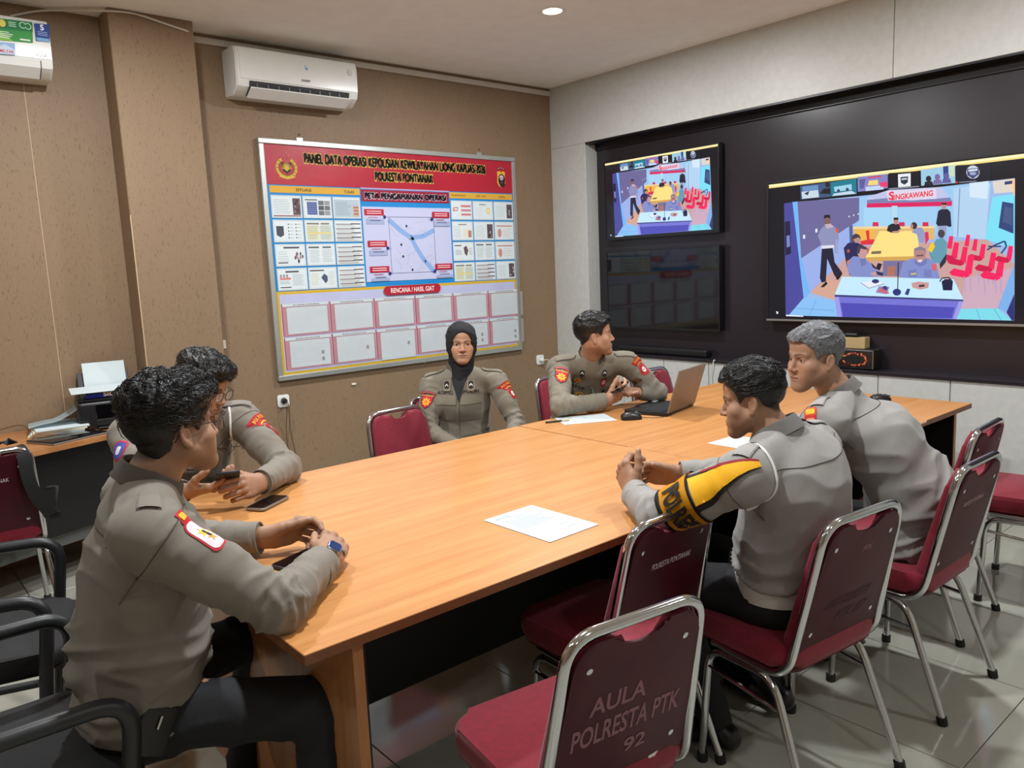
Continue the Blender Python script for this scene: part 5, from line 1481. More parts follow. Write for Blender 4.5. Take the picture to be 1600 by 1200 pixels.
RED_PATCH = M('red_patch', (176, 24, 40), 0.6)
SEAM = M('seam_thread', (70, 64, 56), 0.8)

# ---------------------------------------------------------------- head
def head_frame(c, fwd, up):
    f = nv(fwd); u = np.array(up, float); u = nv(u - f * (u @ f)); x = np.cross(f, u)   # x = the head's right side
    return np.stack([x, f, u], 1), np.array(c, float)

def build_head(neck_local, g=0, wide=1.0, jaw=1.0, nose=1.0, h=0.0023):
    """head in its own frame: x right, y forward, z up, eyes at z = 0; returns vertices and quads"""
    f = Field((-0.105, -0.125, -0.245), (0.105, 0.130, 0.135), h)
    w = wide
    f.ell((0, -0.018, 0.036), (0.074 * w, 0.093, 0.080), 0)
    f.ell((0, 0.030, 0.045), (0.061 * w, 0.052, 0.050), 0.02)                       # forehead
    f.ell((0, 0.030, -0.030), (0.060 * w, 0.050, 0.060), 0.025)                      # mid face
    f.cone((0, 0.030, -0.050), (0, 0.055, -0.088), 0.046 * w, 0.030 * jaw, 0.03)     # lower face
    for s in (-1, 1):
        f.cone((s * 0.052 * w, 0.004, -0.048), (s * 0.014, 0.068, -0.096), 0.020 * jaw, 0.016, 0.025)   # jaw line
        f.ell((s * 0.041 * w, 0.050, -0.026), (0.024, 0.024, 0.020), 0.022)          # cheekbone
        f.ell((s * 0.030 * w, 0.058, -0.055), (0.022, 0.020, 0.026), 0.02)
        f.cone((s * 0.010, 0.079, 0.017), (s * 0.042 * w, 0.062, 0.019), 0.0085, 0.008, 0.014)          # brow
    f.ell((0, 0.070, -0.100), (0.020 * jaw, 0.017, 0.016), 0.014)                    # chin
    for s in (-1, 1):                                                                # eye sockets and lids
        f.ell((s * 0.031, 0.086, 0.000), (0.0165, 0.014, 0.0105), 0.010, 'sub')
        f.ell((s * 0.031, 0.0625, 0.0005), (0.0165, 0.0140, 0.0135), 0.004)
        f.ell((s * 0.0312, 0.082, -0.0008), (0.0135, 0.010, 0.0052), 0.002, 'sub')
    nz = nose
    f.cone((0, 0.076, 0.008), (0, 0.0965, -0.029), 0.0070, 0.0098 * nz, 0.010)        # nose
    f.ell((0, 0.0985, -0.033), (0.0105 * nz, 0.0095, 0.0085), 0.006)
    for s in (-1, 1):
        f.ell((s * 0.0125 * nz, 0.0885, -0.0355), (0.0078, 0.0095, 0.0072), 0.005)
        f.ell((s * 0.0062 * nz, 0.0955, -0.0425), (0.0032, 0.005, 0.0035), 0.002, 'sub')
    f.ell((0, 0.078, -0.066), (0.027, 0.010, 0.016), 0.012)                           # mouth mound
    f.ell((0, 0.0868, -0.0605), (0.0215, 0.0062, 0.0052), 0.004)
    f.ell((0, 0.0860, -0.0715), (0.0180, 0.0068, 0.0060), 0.004)
    f.cone((-0.023, 0.0840, -0.0662), (0.0, 0.0935, -0.0655), 0.0012, 0.0014, 0.002, 'sub')
    f.cone((0.023, 0.0840, -0.0662), (0.0, 0.0935, -0.0655), 0.0012, 0.0014, 0.002, 'sub')
    for s in (-1, 1):                                                                # ears
        Mx = np.stack([nv((1, 0.0, s * 0.0)), nv((-s * 0.35, 1, 0.15)), nv((0, -0.15, 1))])
        Mx[0] = nv(np.cross(Mx[1], Mx[2]))
        c = (s * 0.0765 * w, -0.012, -0.010)
        f.ell(c, (0.0065, 0.0160, 0.0280), 0.006, M3=Mx)
        f.ell((c[0] + s * 0.0075, c[1] + 0.002, c[2] + 0.002), (0.0058, 0.0098, 0.0175), 0.0025, 'sub', M3=Mx)
        f.ell((c[0] - s * 0.001, c[1] + 0.006, c[2] - 0.026), (0.006, 0.008, 0.008), 0.006)
    nb = np.array(neck_local)
    f.cone((0, -0.022, -0.040), nb * 0.75 + np.array((0, -0.025, -0.05)) * 0.25, 0.056 if not g else 0.048, 0.056 if not g else 0.048, 0.03)
    f.cone(nb * 0.75 + np.array((0, -0.025, -0.05)) * 0.25, nb * 1.25, 0.056 if not g else 0.048, 0.060 if not g else 0.052, 0.02)
    return f.mesh()

def skin_color(L, base, fade=None, brow=(0.02, 0.016, 0.015), lips=(0.30, 0.10, 0.085), stubble=0.0, hairc=(0.02, 0.018, 0.018), female=False):
    base = np.array(base); n = len(L)
    x, y, z = L[:, 0], L[:, 1], L[:, 2]
    C = np.tile(base, (n, 1)) * (1 + 0.10 * noise3(L * 45)[:, None])
    face = (y > 0.03)
    rd = np.exp(-(((np.abs(x) - 0.036) / 0.02) ** 2 + ((z + 0.03) / 0.02) ** 2)) * face
    C = C * (1 + rd[:, None] * np.array((0.10, -0.04, -0.06)))
    ne = np.exp(-((x / 0.018) ** 2 + ((z + 0.035) / 0.014) ** 2)) * (y > 0.075)
    C = C * (1 + ne[:, None] * np.array((0.06, -0.05, -0.06)))
    if stubble:
        st = np.exp(-(((z + 0.092) / 0.028) ** 2)) * (y > 0.0) + 0.8 * np.exp(-(((z + 0.052) / 0.006) ** 2 + (x / 0.022) ** 2)) * (y > 0.07)
        C = C * (1 - stubble * np.clip(st, 0, 1)[:, None] * np.array((0.8, 0.7, 0.6)))
    ax = np.abs(x)
    bz = 0.0195 + 0.20 * np.clip(ax - 0.012, 0, 0.02) - 0.35 * np.clip(ax - 0.034, 0, 1)
    bw = (0.0042 if not female else 0.0028) * np.clip(1.15 - (ax - 0.012) / 0.045, 0.3, 1)
    bm_ = np.clip(1.3 - np.abs(z - bz) / bw * 0.8, 0, 1) * ((ax > 0.009) & (ax < 0.050) & (y > 0.045))
    C = C * (1 - 0.86 * bm_[:, None]) + np.array(brow) * 0.86 * bm_[:, None]
    lp = np.clip(1.5 - np.sqrt((x / 0.0225) ** 2 + ((z + 0.066) / 0.0105) ** 2) * 1.4, 0, 1) * (y > 0.076)
    C = C * (1 - 0.75 * lp[:, None]) + np.array(lips) * 0.75 * lp[:, None]
    ml = np.exp(-((z + 0.0660) / 0.0014) ** 2) * (np.abs(x) < 0.023) * (y > 0.074)
    C = C * (1 - 0.6 * ml[:, None])
    ey = np.clip(1.5 - np.sqrt(((ax - 0.031) / 0.0155) ** 2 + ((z - 0.0028) / 0.0048) ** 2) * 1.3, 0, 1) * (y > 0.06)
    C = C * (1 - (0.55 if not female else 0.62) * ey[:, None])
    if fade is not None:
        fm = fade(L)
        C = C * (1 - fm[:, None]) + np.array(hairc) * fm[:, None]
    return C

def hair_mask_line(y, front=0.066, ear=0.018, nape=-0.052, side_front=0.030):
    """height of the hair line for a given y (front to back) at the side of the head"""
    return np.interp(y, [-0.13, -0.075, -0.042, -0.030, 0.012, side_front, side_front + 0.012, 0.075, 0.13],
                     [nape, nape, nape + 0.03, ear, ear, -0.002, 0.040, front, front])

def build_hair(top=0.018, side=0.006, front=0.066, nape=-0.052, wide=1.0, sweep=0.0, messy=0.004, h=0.0032, quiff=0.0, freq=(150, 18, 70)):
    f = Field((-0.115, -0.145, -0.085), (0.115, 0.135, 0.165), h)
    X, Y, Z = f.ax[0][:, None, None], f.ax[1][None, :, None], f.ax[2][None, None, :]
    w = wide
    def ed(c, r):
        x, y, z = X - c[0], Y - c[1], Z - c[2]
        k0 = np.sqrt((x / r[0]) ** 2 + (y / r[1]) ** 2 + (z / r[2]) ** 2) + 1e-6; k1 = np.sqrt((x / r[0] ** 2) ** 2 + (y / r[1] ** 2) ** 2 + (z / r[2] ** 2) ** 2) + 1e-9
        return k0 * (k0 - 1) / k1
    a = ed((0, -0.018, 0.036), (0.074 * w, 0.093, 0.080)); b = ed((0, 0.030, 0.045), (0.061 * w, 0.052, 0.050))
    k = 0.02; hh = np.clip(0.5 + 0.5 * (a - b) / k, 0, 1); sk = a + (b - a) * hh - k * hh * (1 - hh)
    nb = np.sqrt(X ** 2 + (Y + 0.025) ** 2) - 0.056 * w      # nape of the neck
    nk = np.maximum(nb, Z + 0.02)
    sk = np.minimum(sk, nk)
    thick = side + (top - side) * np.clip((Z - 0.045) / 0.05, 0, 1) + quiff * np.clip((Y - 0.02) / 0.05, 0, 1) * np.clip((Z - 0.06) / 0.04, 0, 1) + 0 * X
    thick = thick * np.clip((Z - nape) / 0.03, 0.25, 1)
    out = sk - thick
    wav = 0.010 * np.sin(X * 60 + 1.3) * (sweep != 0)
    line = hair_mask_line(Y + 0 * X + 0 * Z, front, nape=nape) + wav
    inner = Z - line
    f.F = np.maximum(out, -inner).astype(np.float32)
    f.F = np.maximum(f.F, -(sk + 0.004)).astype(np.float32)
    # keep the grid edge outside
    V, Q = f.mesh()
    N = vnormals(V, Q)
    tp = np.clip((V[:, 2] - 0.03) / 0.05, 0.12, 1)
    st = V * np.array(freq) ; st[:, 0] += sweep * V[:, 1] * freq[0]
    st2 = V * np.array((30, 13, 26)) + 5; st2[:, 0] += sweep * V[:, 1] * 30
    d = (ridge(st, 1.3) - 0.45) * messy * 0.9 * tp + (ridge(st2, 1.6) - 0.4) * messy * 2.4 * tp + noise3(V * 22 + 7) * messy * 1.2 * tp
    V = V + N * d[:, None]
    return V, Q

def hair_strands(P, V, Q, n, length, flow, mat, lift=0.004, rad=0.0009, zmin=0.03, seed=1, curl=0.25):
    """loose locks lying on the hair mass (head frame), all in one mesh: nobody could count them"""
    rs = np.random.RandomState(seed); tree = BVHTree.FromPolygons([tuple(v) for v in V], [tuple(int(i) for i in q) for q in Q])
    N = vnormals(V, Q); ok = np.nonzero((V[:, 2] > zmin) & (N[:, 2] > -0.2))[0]; pick = ok[rs.randint(0, len(ok), n)]
    VV, FF = [], []
    for i in pick:
        p = Vector(V[i]); L = length * rs.uniform(0.5, 1.2); st = 7; fl = np.array(flow(V[i])) + rs.randn(3) * curl; pts = []; ph = rs.uniform(0, 6.28)
        for k in range(st + 1):
            q = tree.find_nearest(p); nn = q[1]; s_ = k / st
            pts.append(q[0] + nn * (0.0006 + lift * math.sin(PI * (0.15 + 0.75 * s_)) * rs.uniform(0.7, 1.1)))
            f = Vector(fl); f = f - nn * f.dot(nn); f = f.normalized() if f.length > 1e-6 else nn.orthogonal()
            w_ = nn.cross(f); p = q[0] + (f + w_ * 0.35 * math.sin(ph + 3.0 * s_)) * (L / st)
        k0 = len(VV)
        for j, c in enumerate(pts):
            t = (pts[min(j + 1, st)] - pts[max(j - 1, 0)]).normalized(); u = t.orthogonal().normalized(); w_ = t.cross(u); r = rad * (1 - 0.85 * (j / st) ** 2) * (0.4 + 0.6 * min(1, j / 1.5))
            for a in range(3): VV.append(c + u * (r * math.cos(2.094 * a)) + w_ * (r * math.sin(2.094 * a)))
        for j in range(st):
            for a in range(3): b = (a + 1) % 3; FF.append((k0 + 3 * j + a, k0 + 3 * j + b, k0 + 3 * j + 3 + b, k0 + 3 * j + 3 + a))
    W = (P['M3'] @ np.array([v[:] for v in VV]).T).T + P['hc'] - P['inv']
    o = np_mesh('hair_strands', W, np.array(FF), mat, P['root']); o['kind'] = 'stuff'
    return o

def eyeball(M3, c, s, look, parent):
    """eyeball with iris, in the head frame"""
    bm = BM(); bmesh.ops.create_uvsphere(bm, u_segments=20, v_segments=14, radius=0.0122)
    me = bpy.data.meshes.new('eye'); bm.to_mesh(me); bm.free()
    V = np.array([v.co[:] for v in me.vertices]); lk = nv(look)
    ang = np.degrees(np.arccos(np.clip((V / 0.0122) @ lk, -1, 1)))
    col = np.where(ang[:, None] < 14, (0.004, 0.003, 0.003), np.where(ang[:, None] < 32, (0.030, 0.014, 0.008), (0.55, 0.52, 0.48)))
    at = me.color_attributes.new('Col', 'FLOAT_COLOR', 'POINT'); cc = np.ones((len(V), 4), np.float32); cc[:, :3] = col; at.data.foreach_set('color', cc.ravel())
    W = (M3 @ (V + np.array((s * 0.031, 0.0640, 0.0))).T).T + c
    me.vertices.foreach_set('co', W.astype(np.float32).ravel()); me.polygons.foreach_set('use_smooth', [True] * len(me.polygons))
    return link_mesh('eye', me, parent, [EYE])

# ---------------------------------------------------------------- hand
def build_hand(wrist, fwd, dorsal, right, curls, elbow, spread=0.06, thumb=(0.75, 0.75, -0.25), thumb_bend=25, scale=1.0, h=0.0024):
    """five fingers, palm, wrist and forearm; curls = four triples of joint angles in degrees (index..little)"""
    F_ = nv(fwd); D_ = np.array(dorsal, float); D_ = nv(D_ - F_ * (D_ @ F_)); T_ = np.cross(F_, D_) * (-1 if right else 1)
    wrist = np.array(wrist, float); S_ = scale
    def P(x, y, z): return wrist + (T_ * x + F_ * y + D_ * z) * S_
    kn = [(0.031, 0.090, 0.003), (0.010, 0.094, 0.006), (-0.011, 0.089, 0.004), (-0.030, 0.080, 0.0)]
    ln = [(0.043, 0.026, 0.022), (0.047, 0.030, 0.023), (0.043, 0.028, 0.023), (0.034, 0.021, 0.020)]
    rad = [0.0098, 0.0100, 0.0095, 0.0084]
    fingers = []
    for i in range(4):
        p = P(*kn[i]); pts = [p]; ang = 0; sp = spread * (1.2 - 0.9 * i)
        for jn in range(3):
            ang += math.radians(curls[i][jn])
            d = nv((F_ * math.cos(ang) - D_ * math.sin(ang)) + T_ * sp * max(0, math.cos(ang)))
            p = p + d * ln[i][jn] * S_; pts.append(p)
        fingers.append(pts)
    tv = nv(T_ * thumb[0] + F_ * thumb[1] + D_ * thumb[2])
    tb = P(0.024, 0.026, -0.008); t1 = tb + tv * 0.040 * S_
    ax = nv(np.cross(tv, D_)); b1 = math.radians(thumb_bend)
    tv2 = nv(tv * math.cos(b1) + nv(F_ - tv * (F_ @ tv)) * math.sin(b1)); t2 = t1 + tv2 * 0.032 * S_; t3 = t2 + tv2 * 0.024 * S_
    allp = np.array([q for f in fingers for q in f] + [t1, t2, t3, wrist, wrist - F_ * 0.03])
    el = np.array(elbow, float); fd = nv(el - wrist); fe = wrist + fd * 0.11
    lo = np.minimum(allp.min(0), fe) - 0.045; hi = np.maximum(allp.max(0), fe) + 0.045
    f = Field(lo, hi, h)
    for i in range(4):
        x, y, z = kn[i]
        f.cone(P(x * 0.55, 0.008, 0.0), P(x, y - 0.004, z - 0.003), 0.0150 * S_, 0.0118 * S_, 0.014)
    f.ell(P(0.0, 0.050, -0.004), (0.036 * S_, 0.044 * S_, 0.0125 * S_), 0.012, M3=np.stack([T_, F_, D_]))
    f.cone(P(0.016, 0.018, -0.008), (tb + t1) / 2, 0.0165 * S_, 0.0145 * S_, 0.014)
    f.cone(P(-0.024, 0.020, -0.007), P(-0.030, 0.060, -0.006), 0.0130 * S_, 0.0115 * S_, 0.012)
    for i in range(4):
        r = rad[i] * S_
        f.chain(fingers[i], [r * 1.06, r, r * 0.93, r * 0.78], 0.004)
        f.ell(fingers[i][0] + D_ * 0.002, (r * 1.15,) * 3, 0.006)
    f.chain([tb, t1, t2, t3], [0.0150 * S_, 0.0118 * S_, 0.0108 * S_, 0.0088 * S_], 0.006)
    f.econe(P(0, 0.012, -0.001), wrist + fd * 0.012, T_, 0.029 * S_, 0.0185 * S_, 0.0285 * S_, 0.020 * S_, 0.02)
    f.econe(wrist + fd * 0.012, fe, T_, 0.0285 * S_, 0.0205 * S_, 0.036 * S_, 0.031 * S_, 0.02)
    V, Q = f.mesh()
    return V, Q, dict(P=P, F=F_, D=D_, T=T_, fingers=fingers, thumb=(t1, t2, t3))

def hand_color(V, base, info):
    C = np.tile(np.array(base), (len(V), 1)) * (1 + 0.10 * noise3(V * 60)[:, None])
    # knuckles a touch darker, nails lighter on the dorsal side of each tip
    for f in info['fingers']:
        for q in f[:2]:
            d = np.linalg.norm(V - (q + info['D'] * 0.008), axis=1); C *= (1 - 0.22 * np.exp(-(d / 0.007) ** 2))[:, None]
        tip = f[3]; ax = nv(f[3] - f[2]); up = nv(np.cross(info['T'], ax)); up = up if up @ info['D'] > -0.2 else -up
        d = np.linalg.norm(V - (tip + up * 0.006 + ax * 0.002), axis=1); w = np.clip(1.4 - d / 0.0055, 0, 1)[:, None]
        C = C * (1 - 0.6 * w) + np.array((0.52, 0.34, 0.27)) * 0.6 * w
    t1, t2, t3 = info['thumb']
    d = np.linalg.norm(V - (t3 + nv(info['T'] * 0.6 + info['D'] * 0.6) * 0.007), axis=1); w = np.clip(1.4 - d / 0.006, 0, 1)[:, None]
    return C * (1 - 0.5 * w) + np.array((0.52, 0.34, 0.27)) * 0.5 * w

# ---------------------------------------------------------------- drape flat shapes on a garment
def subdiv2d(pts, faces, mx):
    """split flat faces until no edge is longer than mx"""
    P = list(pts); T = [(f[0], f[i], f[i + 1]) for f in faces for i in range(1, len(f) - 1)]
    for _ in range(4):
        big = max((math.dist(P[a], P[b]) for t in T for a, b in ((t[0], t[1]), (t[1], t[2]), (t[2], t[0]))), default=0)
        if big <= mx or len(T) > 6000: break
        mid = {}; N = []
        def m(a, b):
            k = (min(a, b), max(a, b))
            if k not in mid: mid[k] = len(P); P.append(((P[a][0] + P[b][0]) / 2, (P[a][1] + P[b][1]) / 2))
            return mid[k]
        for a, b, c in T:
            if max(math.dist(P[a], P[b]), math.dist(P[b], P[c]), math.dist(P[c], P[a])) <= mx: N.append((a, b, c)); continue
            x, y, z = m(a, b), m(b, c), m(c, a); N += [(a, x, z), (x, b, y), (z, y, c), (x, y, z)]
        T = N
    return P, T

class Drape:
    def __init__(s, V, Q):
        s.tree = BVHTree.FromPolygons([tuple(v) for v in V], [tuple(int(i) for i in q) for q in Q])
    def at(s, p, n, off, reach=0.16, along=False):
        p = Vector(p); n = Vector(n)
        hit = s.tree.ray_cast(p + n * reach, -n, reach + 0.18)
        if hit[0] is None:
            q = s.tree.find_nearest(p)
            return q[0] + q[1] * off
        return hit[0] + (n if along else hit[1]) * off
    def shape(s, name, layers, origin, normal, up, parent, step=0.009, reach=0.16, along=False):
        """layers: (polygon2d or ('text', string, cx, cy, h, w, shear), rgb, lift); x to the viewer's right"""
        n = nv(normal); u = np.array(up, float); u = nv(u - n * (u @ n)); r = np.cross(u, n); o = np.array(origin, float)
        vs, fs, cs = [], [], []
        for pl, rgb, lift in layers:
            if isinstance(pl[0], str):
                tv, tf = fit_text(pl[1], pl[4], pl[5], pl[7] if len(pl) > 7 else 0.01, pl[6] if len(pl) > 6 else 0.0)
                pts, tris = subdiv2d([(a + pl[2], b + pl[3]) for a, b in tv], tf, step)
            else:
                P2 = [Vector(p) for p in pl]
                xs = [p.x for p in P2]; ys = [p.y for p in P2]
                dens = []
                m_ = len(P2)
                for i in range(m_):
                    a, b = P2[i], P2[(i + 1) % m_]; kk = max(1, int((b - a).length / step))
                    dens += [a.lerp(b, q / kk) for q in range(kk)]
                m_ = len(dens); extra = []
                def inside(x, y):
                    c_ = False
                    for i in range(m_):
                        a, b = dens[i], dens[i - 1]
                        if (a.y > y) != (b.y > y) and x < (b.x - a.x) * (y - a.y) / (b.y - a.y + 1e-12) + a.x: c_ = not c_
                    return c_
                gx = min(xs) + step / 2
                while gx < max(xs):
                    gy = min(ys) + step / 2
                    while gy < max(ys):
                        if inside(gx, gy): extra.append(Vector((gx, gy)))
                        gy += step
                    gx += step
                res = delaunay_2d_cdt(dens + extra, [(i, (i + 1) % m_) for i in range(m_)], [], 1, 1e-6)
                pts = [(v.x, v.y) for v in res[0]]; tris = [tuple(t) for t in res[2]]
            k = len(vs)
            for a, b in pts:
                vs.append(tuple(s.at(o + r * a + u * b, n, lift, reach, along)))
            for t in tris: fs.append(tuple(i + k for i in t)); cs.append(lin(*rgb))
        me = bpy.data.meshes.new(name); me.from_pydata(vs, [], fs)
        at = me.color_attributes.new('Col', 'FLOAT_COLOR', 'CORNER'); dat = []
        for p_, c in zip(me.polygons, cs): dat += list(c) * len(p_.vertices)
        at.data.foreach_set('color', dat)
        nn = Vector(n)
        bm = bmesh.new(); bm.from_mesh(me)
        bm.faces.ensure_lookup_table()
        for f_ in bm.faces:
            f_.normal_update()
            if f_.normal.dot(nn) < -0.1: f_.normal_flip()
            f_.smooth = True
        bm.to_mesh(me); bm.free()
        return link_mesh(name, me, parent, [CLOTH_PRINT])
    def line(s, name, pts, n, r, mat, parent, off=0.0, sub=8, seg=6, per_point_n=None):
        out = []
        P_ = [Vector(p) for p in pts]
        for i in range(len(P_) - 1):
            for k in range(sub):
                t = k / sub; nn = n if per_point_n is None else nv(np.array(per_point_n[i]) * (1 - t) + np.array(per_point_n[i + 1]) * t)
                out.append(s.at(P_[i].lerp(P_[i + 1], t), nn, off))
        out.append(s.at(P_[-1], n if per_point_n is None else nv(per_point_n[-1]), off))
        bm = BM(); tube(bm, out, r, seg); return obj(name, bm, mat, parent, smooth=60)
CLOTH_PRINT = attr_mat('embroidered_print', 0.7, bump=0.3, bscale=700)
# ---------------------------------------------------------------- a seated person
HEAD_SCALE = 0.95
def A3(*v): return np.array(v, float)
UPZ = A3(0, 0, 1)

def seg_t(V, a, b):
    d = b - a; t = ((V - a) @ d) / (d @ d); tc = np.clip(t, 0, 1)
    r = np.linalg.norm(V - a - tc[:, None] * d, axis=1)
    return t, r

def cloth_folds(V, Q, J, amp=1.0, seed=0):
    N = vnormals(V, Q)
    up = J['up']; side = J['side']; fr = np.cross(side, up)
    o = J['pelvis']; L = np.linalg.norm(J['neck'] - o)
    Lc = np.stack([(V - o) @ side, (V - o) @ up, (V - o) @ fr], 1)
    s = Lc[:, 1] / L
    d = noise3(V * 9 + seed) * 0.0035
    # arms' share
    armw = np.zeros(len(V))
    for S in 'LR':
        for a, b in ((J['sh' + S], J['el' + S]), (J['el' + S], J['wr' + S])):
            t, r = seg_t(V, a, b); armw = np.maximum(armw, np.clip(1 - (r - 0.055) / 0.03, 0, 1) * ((t > -0.2) & (t < 1.3)))
    tor = 1 - np.clip(armw, 0, 1) * (s > 0.15)
    q = Lc * A3(4.5, 17, 4.5) + seed; q[:, 1] += 0.35 * Lc[:, 0] * 17
    low = np.exp(-((s - 0.16) / 0.20) ** 2)
    d += tor * low * (ridge(q, 2.0) - 0.4) * 0.0165
    q = Lc * A3(6, 10, 6) + 31 + seed
    d += tor * (ridge(q, 2.0) - 0.4) * 0.0060
    for S in 'LR':
        sh, el, wr = J['sh' + S], J['el' + S], J['wr' + S]
        for a, b, cen, wid, am in ((sh, el, 1.0, 0.42, 0.0080), (el, wr, 0.0, 0.45, 0.0080), (sh, el, 0.12, 0.30, 0.0052), (el, wr, 0.75, 0.35, 0.004)):
            t, r = seg_t(V, a, b); ln = np.linalg.norm(b - a)
            w = np.exp(-((t - cen) / wid) ** 2) * np.clip(1 - (r - 0.06) / 0.03, 0, 1) * (t > -0.35) * (t < 1.35)
            ax = nv(b - a); u1 = nv(np.cross(ax, A3(0.3, 0.2, 1))); u2 = np.cross(ax, u1)
            qq = np.stack([(V - a) @ ax * 27, (V - a) @ u1 * 9, (V - a) @ u2 * 9], 1) + 13 * seed
            qq[:, 0] += qq[:, 1] * 0.8
            d += w * (ridge(qq, 1.8) - 0.42) * am
    return V + N * (d * amp)[:, None]

def person(label, J, head, hands, shirt, skin=(0.33, 0.185, 0.115), girth=1.0, arm=1.0, hair=None, hair_mat_=None, stubble=0.25, female=False, glasses=False,
           look=(0, 1, 0), seed=0, amp=1.0, legs=True, belt=False, face=dict(), shoulder=1.0, CUFF={}, hscale=(1, 1, 1), hairc=(0.02, 0.018, 0.018), brow=(0.02, 0.016, 0.015), collar=True):
    J = {k: (A3(*v) if isinstance(v, (tuple, list)) else v) for k, v in J.items()}
    sideS = nv(J['shL'] - J['shR']); up = nv(J['neck'] - J['pelvis'])
    side = nv(sideS - up * (sideS @ up)); front = np.cross(side, up)          # side points to the person's left
    front = -front if False else front
    J['up'] = up; J['side'] = side; J['front'] = np.cross(side, up)
    hipside = nv(A3(*J['hipside'])) if 'hipside' in J else side
    root = thing('person', label, 'person', tuple(J['pelvis'] * A3(1, 1, 0)))
    inv = A3(*root.location)
    info = dict(J=J, root=root)
    def put(name, V, Q, mat, parent=root, col=None): return np_mesh(name, np.asarray(V) - inv, Q, mat, parent, col)
    # ---- body: head, hands and the trunk and limbs under the clothes, one mesh
    VV, QQ, CC = [], [], []
    def addp(V, Q, C):
        QQ.append(np.asarray(Q) + sum(len(v) for v in VV)); VV.append(V); CC.append(C)
    M3, hc = head_frame(*head); hs = HEAD_SCALE * np.array(hscale); M3 = M3 * hs; info['hc'] = hc
    MI = (M3 / hs ** 2).T; info['M3'] = M3; info['MI'] = MI
    nl = MI @ (J['neck'] - hc)
    V, Q = build_head(nl, g=female, **face)
    hk = hair or {}
    fn = None
    if hair is not None:
        def fn(L):
            ln = hair_mask_line(L[:, 1], hk.get('front', 0.066), nape=hk.get('nape', -0.052))
            ear = (np.abs(L[:, 0]) > 0.0735 * face.get('wide', 1)) & (L[:, 1] > -0.04) & (L[:, 1] < 0.012) & (L[:, 2] < 0.024)
            m_ = np.clip((L[:, 2] - ln + 0.006) / 0.014, 0, 1) * 0.92 * (L[:, 2] > -0.07); m_[ear] = 0; return m_
    C = skin_color(V, skin, fn, stubble=stubble, female=female, hairc=hairc, brow=brow)
    addp((M3 @ V.T).T + hc, Q, C)
    info['hands'] = {}
    for S in hands:
        V, Q, hi_ = build_hand(J['wr' + S], right=(S == 'R'), elbow=J['el' + S], **hands[S]); info['hands'][S] = hi_
        addp(V, Q, hand_color(V, skin, hi_))
    allj = np.array([v for k, v in J.items() if k[:2] in ('sh', 'el', 'wr', 'ne', 'pe', 'be', 'ch', 'kn', 'an')])
    f = Field(allj.min(0) - 0.2, allj.max(0) + 0.2, 0.014)
    f.econe(J['pelvis'] + up * .03, J['belly'], hipside, .105, .075, .12, .085); f.econe(J['belly'], J['chest'], side, .13, .09, .145, .09)
    f.cone(J['chest'], J['neck'], .08, .045)
    for S, sg in (('L', 1), ('R', -1)):
        f.cone(J['neck'] - up * .02, J['sh' + S], .03, .045); f.cone(J['sh' + S], J['el' + S], .045, .036); f.cone(J['el' + S], J['wr' + S], .036, .026)
        if legs:
            hp = J['pelvis'] + hipside * sg * .09; f.cone(hp, J['kn' + S], .07, .045); f.cone(J['kn' + S], J['an' + S], .045, .032)
    V, Q = f.mesh(); addp(V, Q, np.tile(np.array(skin), (len(V), 1)))
    body = put('body', np.concatenate(VV), np.concatenate(QQ), SKIN, root, np.concatenate(CC))
    info['body'] = body
    # ---- eyes
    lk = MI @ nv(look)
    for s in (-1, 1):
        e = eyeball(M3, hc - inv, s, lk, root)
    # ---- hair
    if hair is not None:
        V, Q = build_hair(wide=face.get('wide', 1.0), **hair); info['hair'] = (V, Q)
        put('hair', (M3 @ V.T).T + hc, Q, hair_mat_ or HAIR_BLACK)
    # ---- shirt
    g = girth; jl = np.array([J[k] for k in ('shL', 'shR', 'elL', 'elR', 'wrL', 'wrR', 'neck', 'pelvis', 'belly')])
    f = Field(jl.min(0) - 0.19, jl.max(0) + 0.19, 0.0068)
    f.econe(J['pelvis'], J['belly'], hipside, .178 * g, .132 * g, .172 * g, .130 * g, 0)
    f.econe(J['belly'], J['chest'], side, .170 * g, .130 * g, .180 * g, .122 * g, 0.05)
    mid = (J['shL'] + J['shR']) / 2
    f.econe(J['chest'], mid - up * 0.015, side, .178 * g, .118 * g, .150 * g, .082 * g, 0.05)
    for S in 'LR':
        f.cone(J['neck'] - up * 0.012, J['sh' + S] - up * 0.004, .056 * shoulder, .064 * shoulder * arm, 0.03)
    f.cone(J['chest'] + J['front'] * .03, J['neck'] - up * .03, .10 * g, .055, 0.05)
    for S in 'LR':
        sh, el, wr = J['sh' + S], J['el' + S], J['wr' + S]
        f.cone(sh, sh * .5 + el * .5, .066 * arm, .062 * arm, 0.035); f.cone(sh * .5 + el * .5, el, .062 * arm, .052 * arm, 0.015)
        f.cone(el, wr, .053 * arm, .041 * arm, 0.02)
    hem = J['pelvis'] - up * J.get('hem', 0.045)
    f.half(hem, -up, 0.0, 0.30)
    for S in 'LR':
        wr, el = J['wr' + S], J['el' + S]; dd = nv(wr - el); cut = wr - dd * (CUFF.get(S, 0.022) if S in hands else -0.01)
        f.half(cut, dd, 0.0, 0.075)
    # nothing of a sleeve below the table top where it rests on it
    V, Q = f.mesh(); V = smooth_mesh(V, Q, 1)
    V = cloth_folds(V, Q, J, amp, seed)
    sh_ = put('shirt', V, Q, shirt)
    info['shirt'] = sh_; info['drape'] = Drape(V - inv, Q); info['inv'] = inv
